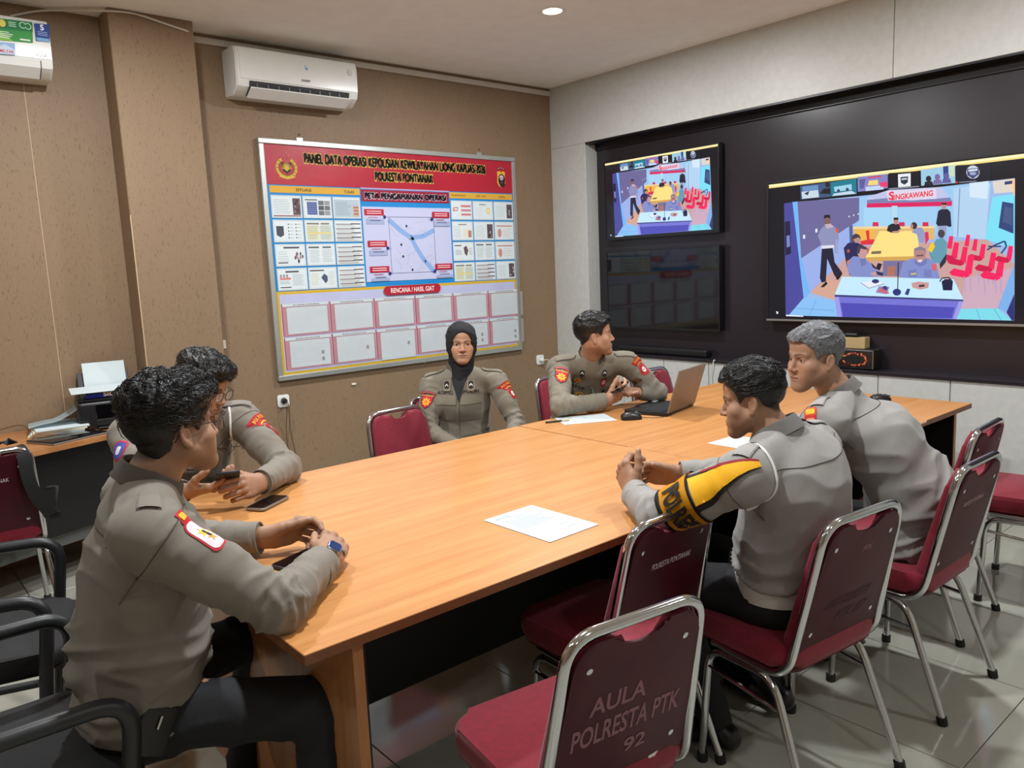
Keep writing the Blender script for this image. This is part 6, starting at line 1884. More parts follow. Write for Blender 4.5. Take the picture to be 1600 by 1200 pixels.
    # cuffs
    for S in 'LR':
        if S in hands:
            wr, el = J['wr' + S], J['el' + S]; dd = nv(wr - el); c0 = wr - dd * CUFF.get(S, 0.022)
            T_ = info['hands'][S]['T']; T_ = nv(T_ - dd * (T_ @ dd)); W_ = np.cross(dd, T_)
            bm = BM(); rows = []
            for (r_, t_) in ((0.0415, -0.055), (0.0445, -0.055), (0.0440, 0.0), (0.0440, 0.004), (0.0405, 0.004), (0.0395, -0.02)):
                rows.append([bm.verts.new(Vector(c0 - inv + dd * t_ + T_ * (math.cos(2 * PI * k / 28) * r_ * 1.03 * arm) + W_ * (math.sin(2 * PI * k / 28) * r_ * 0.92 * arm))) for k in range(28)])
            for A_, B_ in zip(rows[:-1], rows[1:]):
                for k in range(28): bm.faces.new((A_[k], A_[(k + 1) % 28], B_[(k + 1) % 28], B_[k]))
            obj('cuff', bm, shirt, sh_, smooth=50)
    # ---- collar
    if collar:
        na = nv(hc - M3[:, 1] * 0.025 - UPZ * 0.05 - J['neck']); na = nv(na * 0.6 + up * 0.4)
        fr = nv(J['front'] - na * (J['front'] @ na)); sd = np.cross(na, fr)     # sd towards the person's left
        nb = J['neck'] + na * 0.018
        bm = BM(); rows = []; n = 40
        for i in range(n + 1):
            ph = math.radians(22 + (360 - 44) * i / n)          # 0 = front
            fw = max(0.0, math.cos(ph)); 
            ring = []
            for r_, z_ in ((0.064, -0.012), (0.0620, 0.014), (0.0630, 0.026), (0.0670, 0.028), (0.0710, 0.020), (0.077, -0.006 - 0.022 * fw), (0.081, -0.015 - 0.040 * fw), (0.076, -0.015 - 0.040 * fw)):
                zz = z_ - 0.022 * fw
                rr = r_ * (1.0 if not female else 0.95)
                p = nb - inv + (fr * math.cos(ph) * 1.05 + sd * math.sin(ph)) * rr + na * zz
                ring.append(bm.verts.new(Vector(p)))
            rows.append(ring)
        for A_, B_ in zip(rows[:-1], rows[1:]):
            for k in range(len(A_) - 1): bm.faces.new((A_[k], B_[k], B_[k + 1], A_[k + 1]))
        bmesh.ops.solidify(bm, geom=list(bm.faces), thickness=0.0018)
        obj('collar', bm, shirt, sh_, smooth=60)
    # ---- trousers and shoes
    if legs:
        pts = np.array([J[k] for k in ('pelvis', 'knL', 'knR', 'anL', 'anR')])
        f = Field(pts.min(0) - 0.22, pts.max(0) + 0.2, 0.0105)
        f.econe(J['pelvis'] - up * 0.035, J['pelvis'] + up * (0.03 if not belt else 0.01), hipside, .155 * g, .108 * g, .150 * g, .105 * g, 0)
        for S, sg in (('L', 1), ('R', -1)):
            hp = J['pelvis'] + hipside * sg * .092; f.cone(hp - up * 0.02, J['kn' + S], .080 * g, .066, 0.04); f.cone(J['kn' + S], J['an' + S] + UPZ * .01, .064, .050, 0.03)
        V, Q = f.mesh(); N = vnormals(V, Q); V = V + N * ((ridge(V * A3(9, 9, 16) + seed, 2) - .4) * 0.007)[:, None]
        put('trousers', V, Q, TROUSER)
        for S in 'LR':
            an = J['an' + S]; td = nv(A3(*J.get('toe' + S, J['front'])) * A3(1, 1, 0)); sl = A3(-td[1], td[0], 0)
            f = Field(an - A3(.3, .3, .14), an + A3(.3, .3, .1), 0.006)
            f.econe(an - td * .05 + A3(0, 0, -.03), an + td * .06 + A3(0, 0, -.045), sl, .036, .040, .043, .032, 0.02); f.econe(an + td * .06 + A3(0, 0, -.045), an + td * .17 + A3(0, 0, -.055), sl, .043, .030, .036, .021, 0.02)
            f.cone(an, an + A3(0, 0, -.03), .042, .040, .02); f.half(A3(an[0], an[1], 0.003), A3(0, 0, -1), 0)
            V, Q = f.mesh(); put('shoe', V, Q, SHOE)
    return info

def strap_poly(w, l):
    """epaulette: from the sleeve seam (0) towards the neck (l), pointed at the neck end"""
    return [(-w / 2, 0), (w / 2, 0), (w * 0.42, l - 0.018), (0, l), (-w * 0.42, l - 0.018)]

def epaulette(P, S, rgb, button=True, tilt=0.0, w=0.045, back=0.0):
    J, D, inv = P['J'], P['drape'], P['inv']
    sh, nk, fr = J['sh' + S], J['neck'], J['front']
    d = nv(nk - sh); n = nv(J['up'] - fr * back)
    o = sh + J['up'] * 0.05 - d * 0.030 - inv
    L = [(strap_poly(w, 0.115), rgb, 0.0050), (strap_poly(w - 0.006, 0.111), tuple(int(c * 1.04) for c in rgb), 0.0062)]
    if button: L += [(ellipse(0, 0.098, 0.0075, 0.0075, 12), tuple(int(c * 0.72) for c in rgb), 0.0072), (ellipse(0, 0.098, 0.0055, 0.0055, 12), tuple(int(c * 0.86) for c in rgb), 0.0080)]
    return D.shape('epaulette', L, o, n, d, P['shirt'], step=0.010)

def shield(cx, cy, w, h, n=6):
    return [(cx - w / 2, cy + h / 2), (cx - w * .2, cy + h * .54), (cx, cy + h / 2), (cx + w * .2, cy + h * .54), (cx + w / 2, cy + h / 2), (cx + w * .5, cy), (cx + w * .34, cy - h * .32), (cx, cy - h / 2), (cx - w * .34, cy - h * .32), (cx - w * .5, cy)]
def arc_band(cx, cy, r0, r1, a0, a1, n=10):
    return ellipse(cx, cy, r1, r1, n, a0, a1) + list(reversed(ellipse(cx, cy, r0, r0, n, a0, a1)))
def star(cx, cy, r, n=8, k=0.5):
    return [(cx + r * (1 if i % 2 == 0 else k) * math.sin(PI * i / n), cy + r * (1 if i % 2 == 0 else k) * math.cos(PI * i / n)) for i in range(2 * n)]
RED, DRED, YEL, GLD, WHT, BLK = (186, 30, 44), (120, 18, 34), (236, 176, 40), (222, 160, 60), (226, 216, 210), (30, 24, 22)
def patch_polresta(k=1.0):
    """left sleeve: arc lettered in yellow, ribbon, red oval with a white figure"""
    z = 0.0022
    L = [(arc_band(0, -0.020 * k, 0.042 * k, 0.066 * k, 40, 140), RED, z), (arc_band(0, -0.020 * k, 0.044 * k, 0.064 * k, 43, 137), (150, 24, 30), z + .0005)]
    for i, ch in enumerate('POLRESTA'):
        a = math.radians(127 - 10.6 * i); L.append((('text', ch, 0.0535 * k * math.cos(a), -0.020 * k + 0.0535 * k * math.sin(a), 0.012 * k, 0.007 * k), YEL, z + .0010))
    L += [(arc_band(0, -0.030 * k, 0.038 * k, 0.050 * k, 50, 130), RED, z), (arc_band(0, -0.030 * k, 0.042 * k, 0.046 * k, 56, 124), YEL, z + .0006)]
    L += [(rrect(0.044 * k, 0.056 * k, 0.016 * k, 4, 0, -0.026 * k), RED, z + .0003), (rrect(0.036 * k, 0.048 * k, 0.014 * k, 4, 0, -0.026 * k), (150, 20, 28), z + .0008), (ellipse(0, -0.026 * k, 0.011 * k, 0.014 * k, 14), WHT, z + .0013), (star(0, -0.026 * k, 0.006 * k, 5), RED, z + .0018)]
    return L
def patch_shield(k=1.0):
    """right sleeve: dark red arc over a red shield with a golden star"""
    z = 0.0022
    L = [(arc_band(0, -0.02 * k, 0.048 * k, 0.060 * k, 48, 132), DRED, z), (arc_band(0, -0.02 * k, 0.052 * k, 0.056 * k, 54, 126), (190, 90, 90), z + .0006),
         (shield(0, -0.014 * k, 0.062 * k, 0.072 * k), BLK, z), (shield(0, -0.016 * k, 0.054 * k, 0.062 * k), RED, z + .0006), (star(0, -0.016 * k, 0.023 * k, 8, 0.6), YEL, z + .0012), (ellipse(0, -0.016 * k, 0.010 * k, 0.010 * k, 12), (206, 120, 40), z + .0018)]
    L.append(([(-0.030 * k, 0.020 * k), (0.030 * k, 0.020 * k), (0.030 * k, 0.013 * k), (-0.030 * k, 0.013 * k)], (176, 140, 70), z + .0012))
    return L
def sleeve_patch(P, S, layers, t, n, up, shift=(0, 0, 0), name='sleeve_patch'):
    J = P['J']; o = J['sh' + S] * (1 - t) + J['el' + S] * t + A3(*shift) - P['inv']
    return P['drape'].shape(name, layers, o + nv(n) * 0.05, n, up, P['shirt'], step=0.008)
def scale_rgb(c, k): return tuple(int(max(0, min(255, v * k))) for v in c)
def chest_pocket(P, S, rgb, dx=0.075, dy=-0.02):
    J = P['J']; sg = 1 if S == 'L' else -1
    o = J['chest'] + J['side'] * sg * dx + J['up'] * dy + J['front'] * 0.12 - P['inv']
    L = [(rrect(0.105, 0.115, 0.008, 2, 0, -0.012), scale_rgb(rgb, 0.96), 0.0018), (rrect(0.112, 0.045, 0.008, 2, 0, 0.040), scale_rgb(rgb, 1.03), 0.0052)]
    return P['drape'].shape('pocket', L, o, J['front'], J['up'], P['shirt'], step=0.010, reach=0.05)
def yoke(P, drop=0.075, w=0.19, parent=None):
    J = P['J']; o = J['neck'] - J['up'] * drop - J['front'] * 0.10 - P['inv']
    pts = [o - J['side'] * w + J['up'] * 0.015, o - J['side'] * w * .5, o - J['up'] * .004, o + J['side'] * w * .5, o + J['side'] * w + J['up'] * 0.015]
    return P['drape'].line('yoke_seam', pts, -J['front'], 0.0014, SEAM, P['shirt'], 0.0006, 10)
def armhole(P, S, mat=SEAM):
    J = P['J']; sh, el = J['sh' + S], J['el' + S]; ax = nv(el - sh); u = J['up']; u = nv(u - ax * (u @ ax)); v = np.cross(ax, u)
    c = sh + ax * 0.03 - P['inv']
    pts, nn = [], []
    for k in range(13):
        a = 2 * PI * k / 12; d = u * math.cos(a) + v * math.sin(a); pts.append(c + d * 0.07); nn.append(d)
    return P['drape'].line('armhole_seam', pts[:], None, 0.0013, mat, P['shirt'], 0.0004, 3, per_point_n=nn)

def glasses_on(P, label, rgb=(24, 22, 22), rim=0.0011, w=0.0240, h=0.0185):
    M3, c = P['M3'], P['hc']
    t = thing('glasses', label, 'glasses', tuple(c))
    T = Matrix(((M3[0][0], M3[0][1], M3[0][2], 0), (M3[1][0], M3[1][1], M3[1][2], 0), (M3[2][0], M3[2][1], M3[2][2], 0), (0, 0, 0, 1)))
    t.matrix_world = Matrix.Translation(tuple(c)) @ T
    mat = M('glasses_frame_%d' % rgb[0], rgb, 0.3, metal=0.4)
    lens = M('glasses_lens', (250, 250, 250), 0.03, alpha=0.10, spec=0.9)
    for s in (-1, 1):
        pts = [(s * 0.034 + x, 0.0985 - 0.06 * abs(s * 0.034 + x) ** 1.2, -0.004 + y) for x, y in [(q[0], q[1]) for q in rrect(2 * w, 2 * h, 0.012, 4)]]
        bm = BM(); tube(bm, pts, rim, 6, closed=True); obj('rim', bm, mat, t, smooth=60)
        bm = BM(); bm.faces.new([bm.verts.new(p) for p in pts]); bmesh.ops.solidify(bm, geom=list(bm.faces), thickness=0.0008); obj('lens', bm, lens, t)
        tube_obj('temple', fillet([(s * 0.0585, 0.096, 0.004), (s * 0.0755, 0.088, 0.006), (s * 0.0815, 0.0, 0.010), (s * 0.080, -0.020, 0.004), (s * 0.076, -0.038, -0.022)], 0.012, 4), 0.0012, mat, t, 6)
    tube_obj('bridge', fillet([(-0.010, 0.0975, 0.003), (0, 0.1015, 0.007), (0.010, 0.0975, 0.003)], 0.006, 4), 0.0011, mat, t, 6)
    return t

# ================================================================ man in glasses at the table corner (facing right)
REL = ((48, 55, 30), (50, 58, 34), (52, 60, 36), (54, 60, 36))
P1 = person('seated man in glasses at the near left table corner, back half turned, hands clasped',
    dict(pelvis=(0.420, 1.920, 0.545), belly=(0.437, 1.905, 0.70), chest=(0.462, 1.880, 0.885), neck=(0.480, 1.860, 1.062), shL=(0.500, 2.050, 1.000), shR=(0.420, 1.680, 0.995),
         elL=(0.610, 2.215, 0.802), elR=(0.640, 1.575, 0.806), wrL=(0.812, 2.036, 0.803), wrR=(0.862, 1.768, 0.803), hipside=(-0.1, 1, 0),
         knL=(0.800, 2.120, 0.50), knR=(0.760, 1.640, 0.49), anL=(0.72, 2.14, 0.08), anR=(0.68, 1.60, 0.08), hem=0.055, toeL=(1, 0, 0), toeR=(1, -.2, 0)),
    ((0.545, 1.850, 1.183), (0.985, 0.14, 0.04), (-0.06, 0.0, 1)),
    dict(R=dict(fwd=(0.62, 0.76, 0.12), dorsal=(0.30, -0.50, 0.80), curls=((48, 62, 35), (52, 64, 36), (54, 64, 36), (52, 60, 36)), thumb=(0.55, 0.85, -0.3)),
         L=dict(fwd=(0.97, -0.22, 0.10), dorsal=(0.10, 0.85, 0.45), curls=((26, 40, 24), (34, 46, 28), (40, 48, 30), (44, 48, 30)), thumb=(0.45, 0.85, -0.35), thumb_bend=10)),
    SHIRT_A, girth=1.04, arm=1.05, hair=dict(top=0.026, side=0.009, front=0.062, nape=-0.060, sweep=0.8, messy=0.0050, quiff=0.010), CUFF=dict(R=0.045), look=(1, .1, .05), seed=3, amp=1.45, stubble=0.3, face=dict(wide=1.03, jaw=1.1))
yoke(P1, 0.085, 0.20); armhole(P1, 'R')
epaulette(P1, 'R', (118, 112, 102), False)
sleeve_patch(P1, 'R', [(rrect(0.050, 0.090, 0.016, 4, 0, -0.010), RED, .0022), (rrect(0.042, 0.082, 0.014, 4, 0, -0.010), (222, 206, 214), .0030), (rrect(0.034, 0.024, 0.003, 2, 0, 0.047), RED, .0026), (rrect(0.024, 0.014, 0.003, 2, 0, 0.047), YEL, .0034), (star(0.002, -0.006, 0.017, 6, .45), (226, 190, 70), .0037), (star(0.004, -0.024, 0.013, 5, .4), (214, 160, 60), .0037), (rrect(0.008, 0.022, 0.003, 2, 0.004, -0.012), (40, 34, 30), .0042)],
             0.30, (0.30, -0.42, 0.86), (-0.55, 0.35, 0.65))
glasses_on(P1, 'thin dark-rimmed glasses on the man at the near left table corner', (40, 26, 22))
# watch on his right wrist, ring on his ring finger
hi = P1['hands']['R']
def band_around(c, ax, a1, a2, ra, rb, w, th, mat, name, parent, n=28):
    bm = BM(); ax, a1, a2 = nv(ax), nv(a1), nv(a2); rows = []
    for k in range(n):
        a = 2 * PI * k / n; d = a1 * math.cos(a) * ra + a2 * math.sin(a) * rb; e = nv(d)
        rows.append([bm.verts.new(Vector(c + d + e * q + ax * p)) for q, p in ((0, -w / 2), (th, -w / 2), (th, w / 2), (0, w / 2))])
    for i in range(n):
        A_, B_ = rows[i], rows[(i + 1) % n]
        for k in range(4): bm.faces.new((A_[k], A_[(k + 1) % 4], B_[(k + 1) % 4], B_[k]))
    return obj(name, bm, mat, parent, smooth=40)
wc = hi['P'](0, 0.004, -0.0005)
t = thing('wristwatch', 'square smartwatch on a dark link strap, on the wrist nearest the viewer', 'watch', tuple(wc))
Z0 = A3(0, 0, 0)
for k in range(3):
    band_around(Z0 + hi['F'] * (0.007 * (k - 1)), hi['F'], hi['T'], hi['D'], 0.0312, 0.0222, 0.0058, 0.003, M('dark_steel_link', (52, 54, 58), 0.3, metal=0.9), 'strap_link', t)
WM = Matrix.Identity(4)
for i in range(3): WM[i][0] = hi['T'][i]; WM[i][1] = hi['F'][i]; WM[i][2] = hi['D'][i]; WM[i][3] = (hi['D'] * 0.026)[i]
bm = rounded_slab(rrect(0.036, 0.042, 0.009), -0.003, 0.008, 0.003, 3); bm.transform(WM); obj('case', bm, M('watch_case', (150, 152, 158), 0.25, metal=0.9), t, smooth=40)
bm = rounded_slab(rrect(0.031, 0.037, 0.007), 0.008, 0.0088, 0.0003, 1); bm.transform(WM); obj('dial', bm, M('watch_dial', (30, 50, 96), 0.08), t)
fr_ = hi['fingers'][2]; rc = fr_[0] * 0.45 + fr_[1] * 0.55; ra_ = nv(fr_[1] - fr_[0])
t = thing('finger_ring', 'silver ring with a dark stone on the clasped hands at the table corner', 'ring', tuple(rc))
q1 = nv(np.cross(ra_, hi['T'])); q2 = np.cross(ra_, q1)
band_around(Z0, ra_, q1, q2, 0.0094, 0.0094, 0.004, 0.0018, M('ring_silver', (206, 206, 200), 0.2, metal=1.0), 'band', t, 18)
q1 = q1 if q1 @ hi['D'] > 0 else -q1
bm = BM(); bmesh.ops.create_uvsphere(bm, u_segments=12, v_segments=8, radius=0.0062, matrix=Matrix.Translation(tuple(q1 * 0.0128))); obj('stone', bm, M('dark_stone', (34, 30, 26), 0.1), t, smooth=60)
# black holster on his belt
t = thing('belt_pouch', 'black leather pouch clipped to the belt of the man at the table corner', 'pouch', (0.400, 1.735, 0.545), rot=(0.0, math.radians(28), math.radians(8)))
obj('body', bbox((0, 0, 0), (0.085, 0.022, 0.11), 0.008, 2), SHOE, t, smooth=40)
obj('clip', bbox((0.0, -0.014, 0.02), (0.006, 0.004, 0.03), 0.001, 1), CHROME, t)

# ================================================================ man with the phone at the far left
P2 = person('seated man in dark-rimmed glasses at the far left, bent over the phone in his hands',
    dict(pelvis=(0.930, 3.190, 0.535), belly=(0.925, 3.170, 0.70), chest=(0.925, 3.110, 0.865), neck=(0.945, 3.030, 1.020), shL=(1.125, 2.965, 0.975), shR=(0.745, 3.080, 0.965),
         elL=(1.195, 2.750, 0.803), elR=(0.715, 2.880, 0.803), wrL=(1.020, 2.585, 0.812), wrR=(0.800, 2.660, 0.815), hipside=(1, 0, 0),
         knL=(1.03, 2.79, .50), knR=(.83, 2.79, .50), anL=(1.03, 2.86, .08), anR=(.83, 2.86, .08), toeL=(0, -1, 0), toeR=(0, -1, 0)),
    ((0.985, 2.940, 1.128), (0.54, -0.74, -0.38), (0.25, -0.30, 0.9)),
    dict(R=dict(fwd=(0.78, -0.60, 0.12), dorsal=(-0.25, -0.25, -0.90), curls=((18, 28, 20), (22, 30, 20), (26, 32, 22), (30, 34, 24)), thumb=(0.60, 0.70, -0.55), thumb_bend=20),
         L=dict(fwd=(-0.70, -0.45, 0.10), dorsal=(0.55, -0.70, 0.30), curls=((40, 52, 30), (44, 54, 30), (46, 54, 32), (48, 54, 32)), thumb=(0.60, 0.75, -0.3))),
    SHIRT_A, hair=dict(top=0.026, side=0.010, front=0.058, nape=-0.05, sweep=-0.7, messy=0.0045, quiff=0.006), look=(-.05, -.5, -.9), seed=9, stubble=0.2, face=dict(wide=1.0))
glasses_on(P2, 'dark-rimmed glasses on the man bent over his phone', (24, 20, 20), 0.0014)
epaulette(P2, 'L', (118, 112, 102)); armhole(P2, 'L')
sleeve_patch(P2, 'L', patch_polresta(1.15), 0.26, (0.62, -0.62, 0.45), (-0.3, 0.25, 0.9))
sleeve_patch(P2, 'R', [(rrect(0.056, 0.07, 0.02, 4), RED, .002), (rrect(0.046, 0.06, 0.018, 4), (60, 70, 150), .003), (rrect(0.02, 0.03, 0.008, 3), (206, 206, 220), .0036)], 0.30, (-0.75, -0.60, 0.2), (0.2, 0, 1))
chest_pocket(P2, 'L', (117, 111, 101))
JJ = P2['J']; oo = JJ['chest'] + JJ['side'] * 0.085 + JJ['up'] * 0.055 + JJ['front'] * 0.12 - P2['inv']
P2['drape'].shape('ribbon_bar', [(rrect(0.075, 0.026, 0.003, 2), (70, 60, 50), .003)] + [([(-0.036 + 0.012 * k, -0.011), (-0.026 + 0.012 * k, -0.011), (-0.026 + 0.012 * k, 0.011), (-0.036 + 0.012 * k, 0.011)], c_, .004) for k, c_ in enumerate(((196, 150, 40), (200, 190, 180), (90, 30, 30), (206, 160, 60), (60, 60, 90), (196, 186, 170)))], oo, JJ['front'], JJ['up'], P2['shirt'], 0.008)
P2['drape'].line('white_lanyard', [JJ['shL'] + JJ['up'] * .06 - JJ['side'] * .05 + JJ['front'] * .02 - P2['inv'], JJ['shL'] - JJ['side'] * .045 + JJ['front'] * .10 - P2['inv'], JJ['shL'] - JJ['side'] * .02 - JJ['up'] * .09 + JJ['front'] * .10 - P2['inv'], JJ['shL'] + JJ['side'] * .0 - JJ['up'] * .15 + JJ['front'] * .06 - P2['inv']],
                 nv(JJ['front'] + JJ['up'] * .5), 0.0045, WHITE_CORD, P2['shirt'], 0.003, 8)
phone('black phone held up in both hands by the bent man', frame((0.905, 2.555, 0.862), (-0.95, 0.30, 0.0), (-0.25, -0.82, 0.42)), 0.076, 0.15)

# ================================================================ woman in a black headscarf
P3 = person('seated woman in a black headscarf and grey uniform, facing the viewer',
    dict(pelvis=(2.480, 3.370, 0.520), belly=(2.470, 3.365, 0.66), chest=(2.462, 3.345, 0.81), neck=(2.466, 3.335, 0.985), shL=(2.605, 3.195, 0.920), shR=(2.335, 3.425, 0.912),
         elL=(2.615, 3.060, 0.705), elR=(2.245, 3.335, 0.690), wrL=(2.480, 2.950, 0.610), wrR=(2.300, 3.110, 0.610), hipside=(0.77, -0.64, 0),
         knL=(2.42, 2.93, .49), knR=(2.24, 3.06, .49), anL=(2.42, 2.95, .08), anR=(2.25, 3.08, .08), toeL=(-.3, -.9, 0), toeR=(-.5, -.9, 0)),
    ((2.462, 3.300, 1.135), (-0.55, -0.83, -0.02), (0.02, 0.0, 1)),
    dict(), SHIRT_B, girth=0.86, arm=0.86, shoulder=0.92, look=(-.45, -.9, .02), seed=21, stubble=0, female=True, hscale=(1.0, 1.0, 0.93), skin=(0.44, 0.255, 0.165), face=dict(wide=1.0, jaw=0.98, nose=1.0), collar=True)
def head_scarf(P):
    M3, c = P['M3'], P['hc']; nb = P['MI'] @ (P['J']['neck'] - c)
    f = Field((-0.14, -0.15, -0.26), (0.14, 0.14, 0.16), 0.0034)
    f.ell((0, -0.016, 0.038), (0.086, 0.106, 0.092), 0); f.ell((0, 0.022, -0.005), (0.080, 0.066, 0.098), 0.03)
    f.cone((0, 0.0, -0.04), (0, -0.008, -0.115), 0.078, 0.062, 0.03); f.cone((0, -0.008, -0.11), nb + A3(0, 0.022, -0.06), 0.062, 0.072, 0.03)
    f.ell((0, 0.094, -0.016), (0.064, 0.062, 0.092), 0.006, 'sub')
    f.cone((0, 0.012, 0.03), (0, 0.02, -0.06), 0.050, 0.040, 0, 'sub')
    V, Q = f.mesh(); N = vnormals(V, Q)
    V = V + N * ((ridge(V * A3(8, 8, 24) + 3, 2) - .4) * 0.004)[:, None]
    return np_mesh('headscarf', (M3 @ V.T).T + c - P['inv'], Q, BLACK_CLOTH, P['root'])
head_scarf(P3)
OL = (118, 112, 98)
for S in 'LR': epaulette(P3, S, OL, False); chest_pocket(P3, S, OL, 0.066, 0.0)
sleeve_patch(P3, 'R', patch_shield(1.05), 0.30, (-0.75, -0.62, 0.2), (0.1, -0.1, 1))
sleeve_patch(P3, 'L', patch_polresta(1.0), 0.22, (0.25, -0.95, 0.2), (-0.1, 0, 1))
JJ = P3['J']
def chest_text(P, s, side_off, up_off, h, w, rgb=(22, 20, 20)):
    J = P['J']; o = J['chest'] + J['side'] * side_off + J['up'] * up_off + J['front'] * 0.13 - P['inv']
    return P['drape'].shape('name_tape', [(('text', s, 0, 0, h, w), rgb, 0.0035)], o, J['front'], J['up'], P['shirt'], reach=0.05)
chest_text(P3, 'AGENG', -0.068, 0.078, 0.016, 0.085); chest_text(P3, 'POLRI', 0.068, 0.082, 0.016, 0.080)
for s in (-1, 1):
    o = JJ['neck'] + JJ['side'] * s * 0.062 - JJ['up'] * 0.055 + JJ['front'] * 0.12 - P3['inv']
    P3['drape'].shape('collar_tab', [(rrect(0.040, 0.058, 0.012, 4), (134, 126, 108), .0060), (rrect(0.026, 0.042, 0.011, 4, 0, 0.004), (26, 26, 26), .0072), ([(-0.009, -0.006), (0, 0.004), (0.009, -0.006), (0.009, 0.002), (0, 0.012), (-0.009, 0.002)], (210, 210, 206), .0082)], o, JJ['front'] + JJ['up'] * .25, JJ['up'], P3['shirt'], 0.008)
    a0 = JJ['neck'] + JJ['side'] * s * 0.055 - JJ['up'] * 0.01 + JJ['front'] * 0.10 - P3['inv']
lap = [(-0.058, 0.052), (0.0, -0.095), (0.058, 0.052), (0.036, 0.058), (0.0, 0.06), (-0.036, 0.058)]
o = JJ['neck'] - JJ['up'] * 0.075 + JJ['front'] * 0.12 - P3['inv']
P3['drape'].shape('undershirt', [([(-0.040, 0.06), (0.0, -0.075), (0.040, 0.06)], (20, 22, 28), 0.0075)], o, JJ['front'] + JJ['up'] * .2, JJ['up'], P3['shirt'], 0.010)
P3['drape'].line('placket', [o - JJ['up'] * 0.075, o - JJ['up'] * 0.20, o - JJ['up'] * 0.32 - JJ['front'] * .02], JJ['front'], 0.0022, M('placket_fold', (88, 82, 70), 0.8), P3['shirt'], 0.0, 10)

# ================================================================ young man at the laptop
P4 = person('seated young man with short black hair at the laptop, face turned to the screens',
    dict(pelvis=(3.200, 3.190, 0.535), belly=(3.180, 3.130, 0.70), chest=(3.110, 3.020, 0.865), neck=(3.040, 2.905, 1.025), shL=(3.205, 2.800, 0.975), shR=(2.905, 3.020, 0.970),
         elL=(3.330, 2.690, 0.806), elR=(2.725, 2.835, 0.805), wrL=(3.200, 2.735, 0.822), wrR=(2.975, 2.735, 0.812), hipside=(0.9, -0.45, 0),
         knL=(3.18, 2.78, .50), knR=(3.0, 2.86, .50), anL=(3.18, 2.84, .08), anR=(3.0, 2.92, .08), toeL=(0, -1, 0), toeR=(0, -1, 0)),
    ((2.995, 2.835, 1.150), (0.76, -0.65, 0.04), (0.0, -0.05, 1)),
    dict(R=dict(fwd=(0.93, -0.18, 0.30), dorsal=(-0.20, -0.85, -0.35), curls=((18, 30, 18), (24, 32, 20), (30, 36, 22), (34, 38, 24)), thumb=(0.80, 0.55, -0.15), thumb_bend=15),
         L=dict(fwd=(-0.80, 0.05, 0.12), dorsal=(0.05, 0.25, -0.95), curls=((20, 30, 18), (24, 32, 20), (28, 34, 20), (30, 36, 22)), thumb=(0.7, 0.6, -0.2))),
    SHIRT_B, girth=0.95, arm=0.95, hair=dict(top=0.015, side=0.007, front=0.066, nape=-0.050, messy=0.0035, quiff=0.006), look=(.8, -.6, .1), seed=33, stubble=0.22, skin=(0.40, 0.225, 0.14), face=dict(wide=0.97, jaw=0.98))
JJ = P4['J']
for S in 'LR': epaulette(P4, S, OL, False); chest_pocket(P4, S, OL, 0.072, -0.01)
sleeve_patch(P4, 'R', patch_shield(1.1), 0.22, (-0.55, -0.80, 0.25), (0.35, -0.05, 0.95))
sleeve_patch(P4, 'L', patch_polresta(1.1), 0.16, (0.10, -0.90, 0.35), (-0.2, 0.2, 1))
chest_text(P4, 'REZA', -0.072, 0.070, 0.014, 0.065)
def badge(P, so, uo, layers):
    J = P['J']; o = J['chest'] + J['side'] * so + J['up'] * uo + J['front'] * 0.13 - P['inv']
    return P['drape'].shape('badge', layers, o, J['front'], J['up'], P['shirt'], 0.008, reach=0.05)
badge(P4, -0.080, 0.110, [(star(0, 0, 0.021, 6, .6), GLD, .004), (ellipse(0, 0, 0.011, 0.011), (176, 100, 40), .005)])
badge(P4, -0.062, 0.028, [(ellipse(0, 0, 0.021, 0.017), GLD, .0075), (ellipse(0, 0, 0.013, 0.010), (120, 80, 30), .0085), (star(0, 0, 0.008, 5), GLD, .0092)])
badge(P4, 0.060, 0.105, [(rrect(0.034, 0.05, 0.01, 4), (150, 30, 40), .004), (rrect(0.02, 0.03, 0.006, 3), (206, 150, 150), .005)])
badge(P4, 0.066, 0.045, [(star(0, 0, 0.016, 5), BLK, .006)])
o = JJ['neck'] - JJ['up'] * 0.07 + JJ['front'] * 0.12 - P4['inv']
P4['drape'].line('placket', [o - JJ['up'] * 0.01, o - JJ['up'] * 0.13, o - JJ['up'] * 0.25], JJ['front'], 0.003, M('placket_fold', (88, 82, 70), 0.8), P4['shirt'], 0.0, 10)
for s in (-1, 1):
    o = JJ['neck'] + JJ['side'] * s * 0.060 - JJ['up'] * 0.030 + JJ['front'] * 0.12 - P4['inv']
    P4['drape'].shape('collar_tab', [(rrect(0.024, 0.036, 0.006, 3), (40, 36, 34), .0062), ([(-0.008, -0.006), (0, 0.004), (0.008, -0.006), (0.008, 0.002), (0, 0.012), (-0.008, 0.002)], (210, 210, 206), .0072)], o, JJ['front'] + JJ['up'] * .4, JJ['up'], P4['shirt'], 0.008)
hr = P4['hands']['R']
phone('black phone in the hand of the young man at the laptop', frame(tuple(hr['P'](0.028, 0.092, -0.020)), tuple(nv(A3(0.35, -0.9, 0.15))), tuple(nv(A3(0.90, 0.30, 0.22)))), 0.074, 0.15)

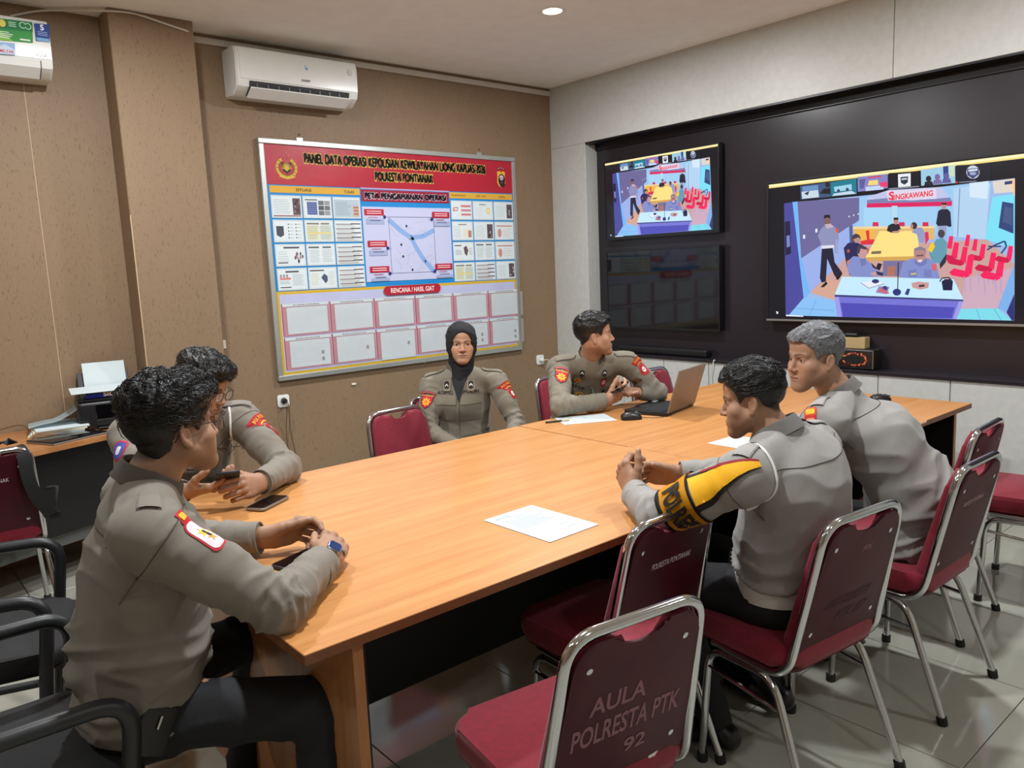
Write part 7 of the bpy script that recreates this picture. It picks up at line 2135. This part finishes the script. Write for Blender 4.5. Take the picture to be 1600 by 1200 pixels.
# ================================================================ man with the yellow armband (back to the viewer)
P5 = person('seated man with a yellow armband, back to the viewer, hands clasped on the table',
    dict(pelvis=(2.025, 1.150, 0.555), belly=(2.025, 1.140, 0.70), chest=(2.015, 1.130, 0.870), neck=(1.985, 1.170, 1.002), shL=(1.748, 1.130, 0.940), shR=(2.185, 1.170, 0.940),
         elL=(1.665, 1.350, 0.806), elR=(2.250, 1.410, 0.806), wrL=(1.795, 1.555, 0.806), wrR=(2.045, 1.585, 0.806), hipside=(-1, 0, 0),
         knL=(1.900, 1.510, 0.50), knR=(2.190, 1.530, 0.50), anL=(1.900, 1.330, 0.085), anR=(2.220, 1.330, 0.085), toeL=(-.1, 1, 0), toeR=(.1, 1, 0), hem=-0.055),
    ((1.962, 1.245, 1.108), (-0.46, 0.87, -0.16), (-0.02, 0.12, 1)),
    dict(L=dict(fwd=(0.22, 0.55, 0.52), dorsal=(-0.85, 0.30, 0.15), curls=((44, 56, 30), (48, 58, 32), (50, 58, 34), (52, 58, 34)), thumb=(0.75, 0.55, -0.1), thumb_bend=18),
         R=dict(fwd=(-0.80, 0.42, 0.20), dorsal=(0.30, 0.80, 0.45), curls=((20, 34, 22), (26, 36, 24), (30, 40, 26), (34, 42, 28)), thumb=(0.35, 0.85, -0.3), thumb_bend=5)),
    SHIRT_C, girth=1.09, arm=1.04, hair=dict(top=0.017, side=0.008, front=0.072, nape=-0.045, messy=0.004, quiff=0.003), hscale=(0.95, 0.91, 0.94), look=(-.5, .85, -.3), seed=41, amp=1.2, stubble=0.22, face=dict(wide=1.0, jaw=1.0))
CG = (138, 136, 133)
yoke(P5, 0.050, 0.20); armhole(P5, 'L')
epaulette(P5, 'L', CG, True, back=0.5); epaulette(P5, 'R', CG, True, back=0.5)
JJ = P5['J']; sh, el, wr = JJ['shL'], JJ['elL'], JJ['wrL']; inv = P5['inv']
# sash: from the shoulder down the outer side of the upper arm, ending in a lettered band round the arm
ax = nv(el - sh)
outn = nv(np.cross(ax, JJ['front']) * -1); outn = outn if outn @ JJ['side'] > 0 else -outn
nS = nv(outn * 0.75 + A3(-0.35, -0.35, 0.35))
z = .004
sash = [(-0.012, 0.150), (0.010, 0.150), (0.034, 0.06), (0.050, 0.0), (0.054, -0.04), (-0.050, -0.04), (-0.044, 0.0), (-0.032, 0.06)]
def inset(p, a, b): return [(x * a, y if abs(y) < 0.15 else y) for x, y in p]
P5['drape'].shape('sash', [(sash, (22, 20, 20), z), ([(x * 0.74, y) for x, y in sash], (236, 176, 24), z + .0012), ([(-0.012, 0.150), (-0.006, 0.150), (-0.024, 0.06), (-0.038, 0.0), (-0.044, 0.0), (-0.032, 0.06)], (140, 24, 34), z + .0016)],
                  sh * 0.62 + el * 0.38 - inv + nS * 0.06, nS, -ax, P5['shirt'], 0.010)
def arm_band(P, a, b, t0, t1, r, mat, name, lift=0.004):
    """a cloth band lying on the sleeve all round the arm"""
    A_, B_ = np.array(a), np.array(b); axx = nv(B_ - A_); u = nv(np.cross(axx, UPZ)); v = np.cross(axx, u); bm = BM(); rows = []
    for i in range(9):
        c = A_ + (B_ - A_) * (t0 + (t1 - t0) * i / 8) - P['inv']
        rows.append([bm.verts.new(P['drape'].at(c + (u * math.cos(2 * PI * k / 32) + v * math.sin(2 * PI * k / 32)) * 0.02, u * math.cos(2 * PI * k / 32) + v * math.sin(2 * PI * k / 32), lift, 0.062)) for k in range(32)])
    for R0, R1 in zip(rows[:-1], rows[1:]):
        for k in range(32): bm.faces.new((R0[k], R0[(k + 1) % 32], R1[(k + 1) % 32], R1[k]))
    bmesh.ops.solidify(bm, geom=list(bm.faces), thickness=-0.002)
    return obj(name, bm, mat, P['shirt'], smooth=60)
for t0_, t1_ in ((0.475, 0.505), (0.835, 0.865)):
    arm_band(P5, sh, el, t0_, t1_, 0, M('black_band_edge', (20, 19, 19), 0.7), 'armband_edge', 0.0058)
arm_band(P5, sh, el, 0.505, 0.835, 0, YELLOW_BAND, 'armband', 0.0055)
oo = sh * 0.33 + el * 0.67 - inv
nT = A3(-0.72, -0.55, 0.42); nT = nv(nT - ax * (nT @ ax))
P5['drape'].tree = BVHTree.FromPolygons(*(lambda o_: ([v.co[:] for v in o_.data.vertices], [tuple(p.vertices) for p in o_.data.polygons]))([c for c in P5['shirt'].children if c.name.startswith('armband') and 'edge' not in c.name][0]))
P5['drape'].shape('armband_lettering', [(('text', 'POLRES', 0.012, 0.0, 0.052, 0.130, -0.15, 0.045), (24, 20, 16), 0.0065)], oo + nT * 0.06, nT, -ax, P5['shirt'], 0.007, 0.05, True)
P5['drape'] = Drape(np.array([v.co[:] for v in P5['shirt'].data.vertices]), [tuple(p.vertices) for p in P5['shirt'].data.polygons])
# white cord looping from the epaulette round the arm
cordp = [sh + JJ['up'] * .06 - JJ['side'] * .075 + JJ['front'] * .02, sh + JJ['up'] * .05 - JJ['side'] * .05 - JJ['front'] * .03, sh - JJ['side'] * .035 - JJ['front'] * .07 - JJ['up'] * .005, sh - JJ['side'] * .025 - JJ['front'] * .08 - JJ['up'] * .055, sh - JJ['side'] * .01 - JJ['front'] * .06 - JJ['up'] * .105, sh + JJ['side'] * .03 - JJ['front'] * .01 - JJ['up'] * .11]
P5['drape'].line('white_lanyard', [p - inv for p in cordp], None, 0.0042, WHITE_CORD, P5['shirt'], 0.003, 8, per_point_n=[JJ['up'], JJ['up'] - JJ['front'] * .6, -JJ['front'], -JJ['front'] + JJ['side'] * .2, -JJ['front'] * .6 - JJ['up'] * .5 + JJ['side'] * .5, -JJ['up'] + JJ['side'] * .3])
# pale belt showing under the hem
bm = BM(); rows = []
c = JJ['pelvis'] - JJ['up'] * 0.000 - inv; u = A3(1, 0, 0); v = A3(0, 1, 0)
for zz, rr in ((-0.025, 1.0), (-0.025, 1.02), (0.025, 1.02), (0.025, 1.0)):
    rows.append([bm.verts.new(Vector(c + u * math.cos(2 * PI * k / 40) * 0.184 * rr + v * math.sin(2 * PI * k / 40) * 0.136 * rr + JJ['up'] * (zz * 1.2 + 0.022))) for k in range(40)])
for a_, b_ in ((0, 1), (1, 2), (2, 3), (3, 0)):
    for k in range(40): bm.faces.new((rows[a_][k], rows[a_][(k + 1) % 40], rows[b_][(k + 1) % 40], rows[b_][k]))
obj('belt', bm, M('pale_grey_belt', (196, 195, 190), 0.6), P5['root'], smooth=50)

# ================================================================ grey-haired man leaning over the table
P6 = person('seated grey-haired man leaning on the table, looking left past the others',
    dict(pelvis=(2.755, 1.120, 0.530), belly=(2.755, 1.110, 0.69), chest=(2.700, 1.200, 0.860), neck=(2.625, 1.310, 1.020), shL=(2.440, 1.265, 0.960), shR=(2.800, 1.390, 0.962),
         elL=(2.540, 1.460, 0.808), elR=(2.990, 1.520, 0.806), wrL=(2.780, 1.560, 0.806), wrR=(3.000, 1.740, 0.806), hipside=(-0.97, -0.2, 0),
         knL=(2.62, 1.50, .50), knR=(2.86, 1.53, .50), anL=(2.62, 1.40, .08), anR=(2.88, 1.40, .08), toeL=(0, 1, 0), toeR=(0, 1, 0), hem=0.06),
    ((2.560, 1.375, 1.160), (-0.86, 0.42, -0.06), (-0.12, 0.06, 1)),
    dict(L=dict(fwd=(0.97, 0.2, 0.02), dorsal=(0, -.05, 1), curls=((20, 25, 15),) * 4), R=dict(fwd=(0.2, 0.95, 0.02), dorsal=(0, 0, 1), curls=((20, 25, 15),) * 4)),
    SHIRT_C, girth=1.0, arm=1.05, hair=dict(top=0.013, side=0.006, front=0.070, nape=-0.050, messy=0.003, quiff=0.004), hair_mat_=HAIR_GREY, look=(-.9, .4, -.05), seed=57, amp=1.7, stubble=0.12, face=dict(wide=1.04, jaw=1.08, nose=1.12), hairc=(0.09, 0.09, 0.095), brow=(0.05, 0.045, 0.045), skin=(0.36, 0.205, 0.13))
JJ = P6['J']
yoke(P6, 0.070, 0.19); armhole(P6, 'L')
epaulette(P6, 'L', CG, True, back=0.4); epaulette(P6, 'R', CG, True, back=0.4)
sleeve_patch(P6, 'L', [(rrect(0.040, 0.030, 0.006, 3, 0, 0.034), (206, 60, 34), .003), (rrect(0.028, 0.018, 0.004, 3, 0, 0.034), YEL, .004), (rrect(0.040, 0.022, 0.006, 3, 0, 0.008), RED, .003), (rrect(0.026, 0.010, 0.004, 3, 0, 0.008), (226, 120, 60), .004), (rrect(0.042, 0.036, 0.010, 3, 0, -0.024), RED, .003), (rrect(0.02, 0.02, 0.006, 3, 0, -0.024), (226, 190, 180), .004)],
             0.20, (-0.88, -0.25, 0.40), (-0.1, 0.1, 1))

# ---- loose locks of hair
hair_strands(P1, *P1['hair'], 1100, 0.060, lambda p: (0.55, 0.8, 0.0), HAIR_BLACK, 0.006, 0.0011, 0.02, 1, 0.35)
hair_strands(P2, *P2['hair'], 700, 0.055, lambda p: (-0.7, 0.6, 0.0), HAIR_BLACK, 0.005, 0.0011, 0.02, 2, 0.3)
hair_strands(P4, *P4['hair'], 700, 0.026, lambda p: (0.1, 0.8, 0.3), HAIR_BLACK, 0.003, 0.0010, 0.02, 3, 0.4)
hair_strands(P5, *P5['hair'], 1100, 0.060, lambda p: (0.1, -1.0, 0.15), HAIR_BLACK, 0.003, 0.0011, 0.02, 4, 0.12)
hair_strands(P6, *P6['hair'], 1100, 0.022, lambda p: (0.2, 0.7, 0.0), M('silver_hair', (140, 142, 146), 0.5, var=0.3), 0.0022, 0.0008, 0.02, 5, 0.5)
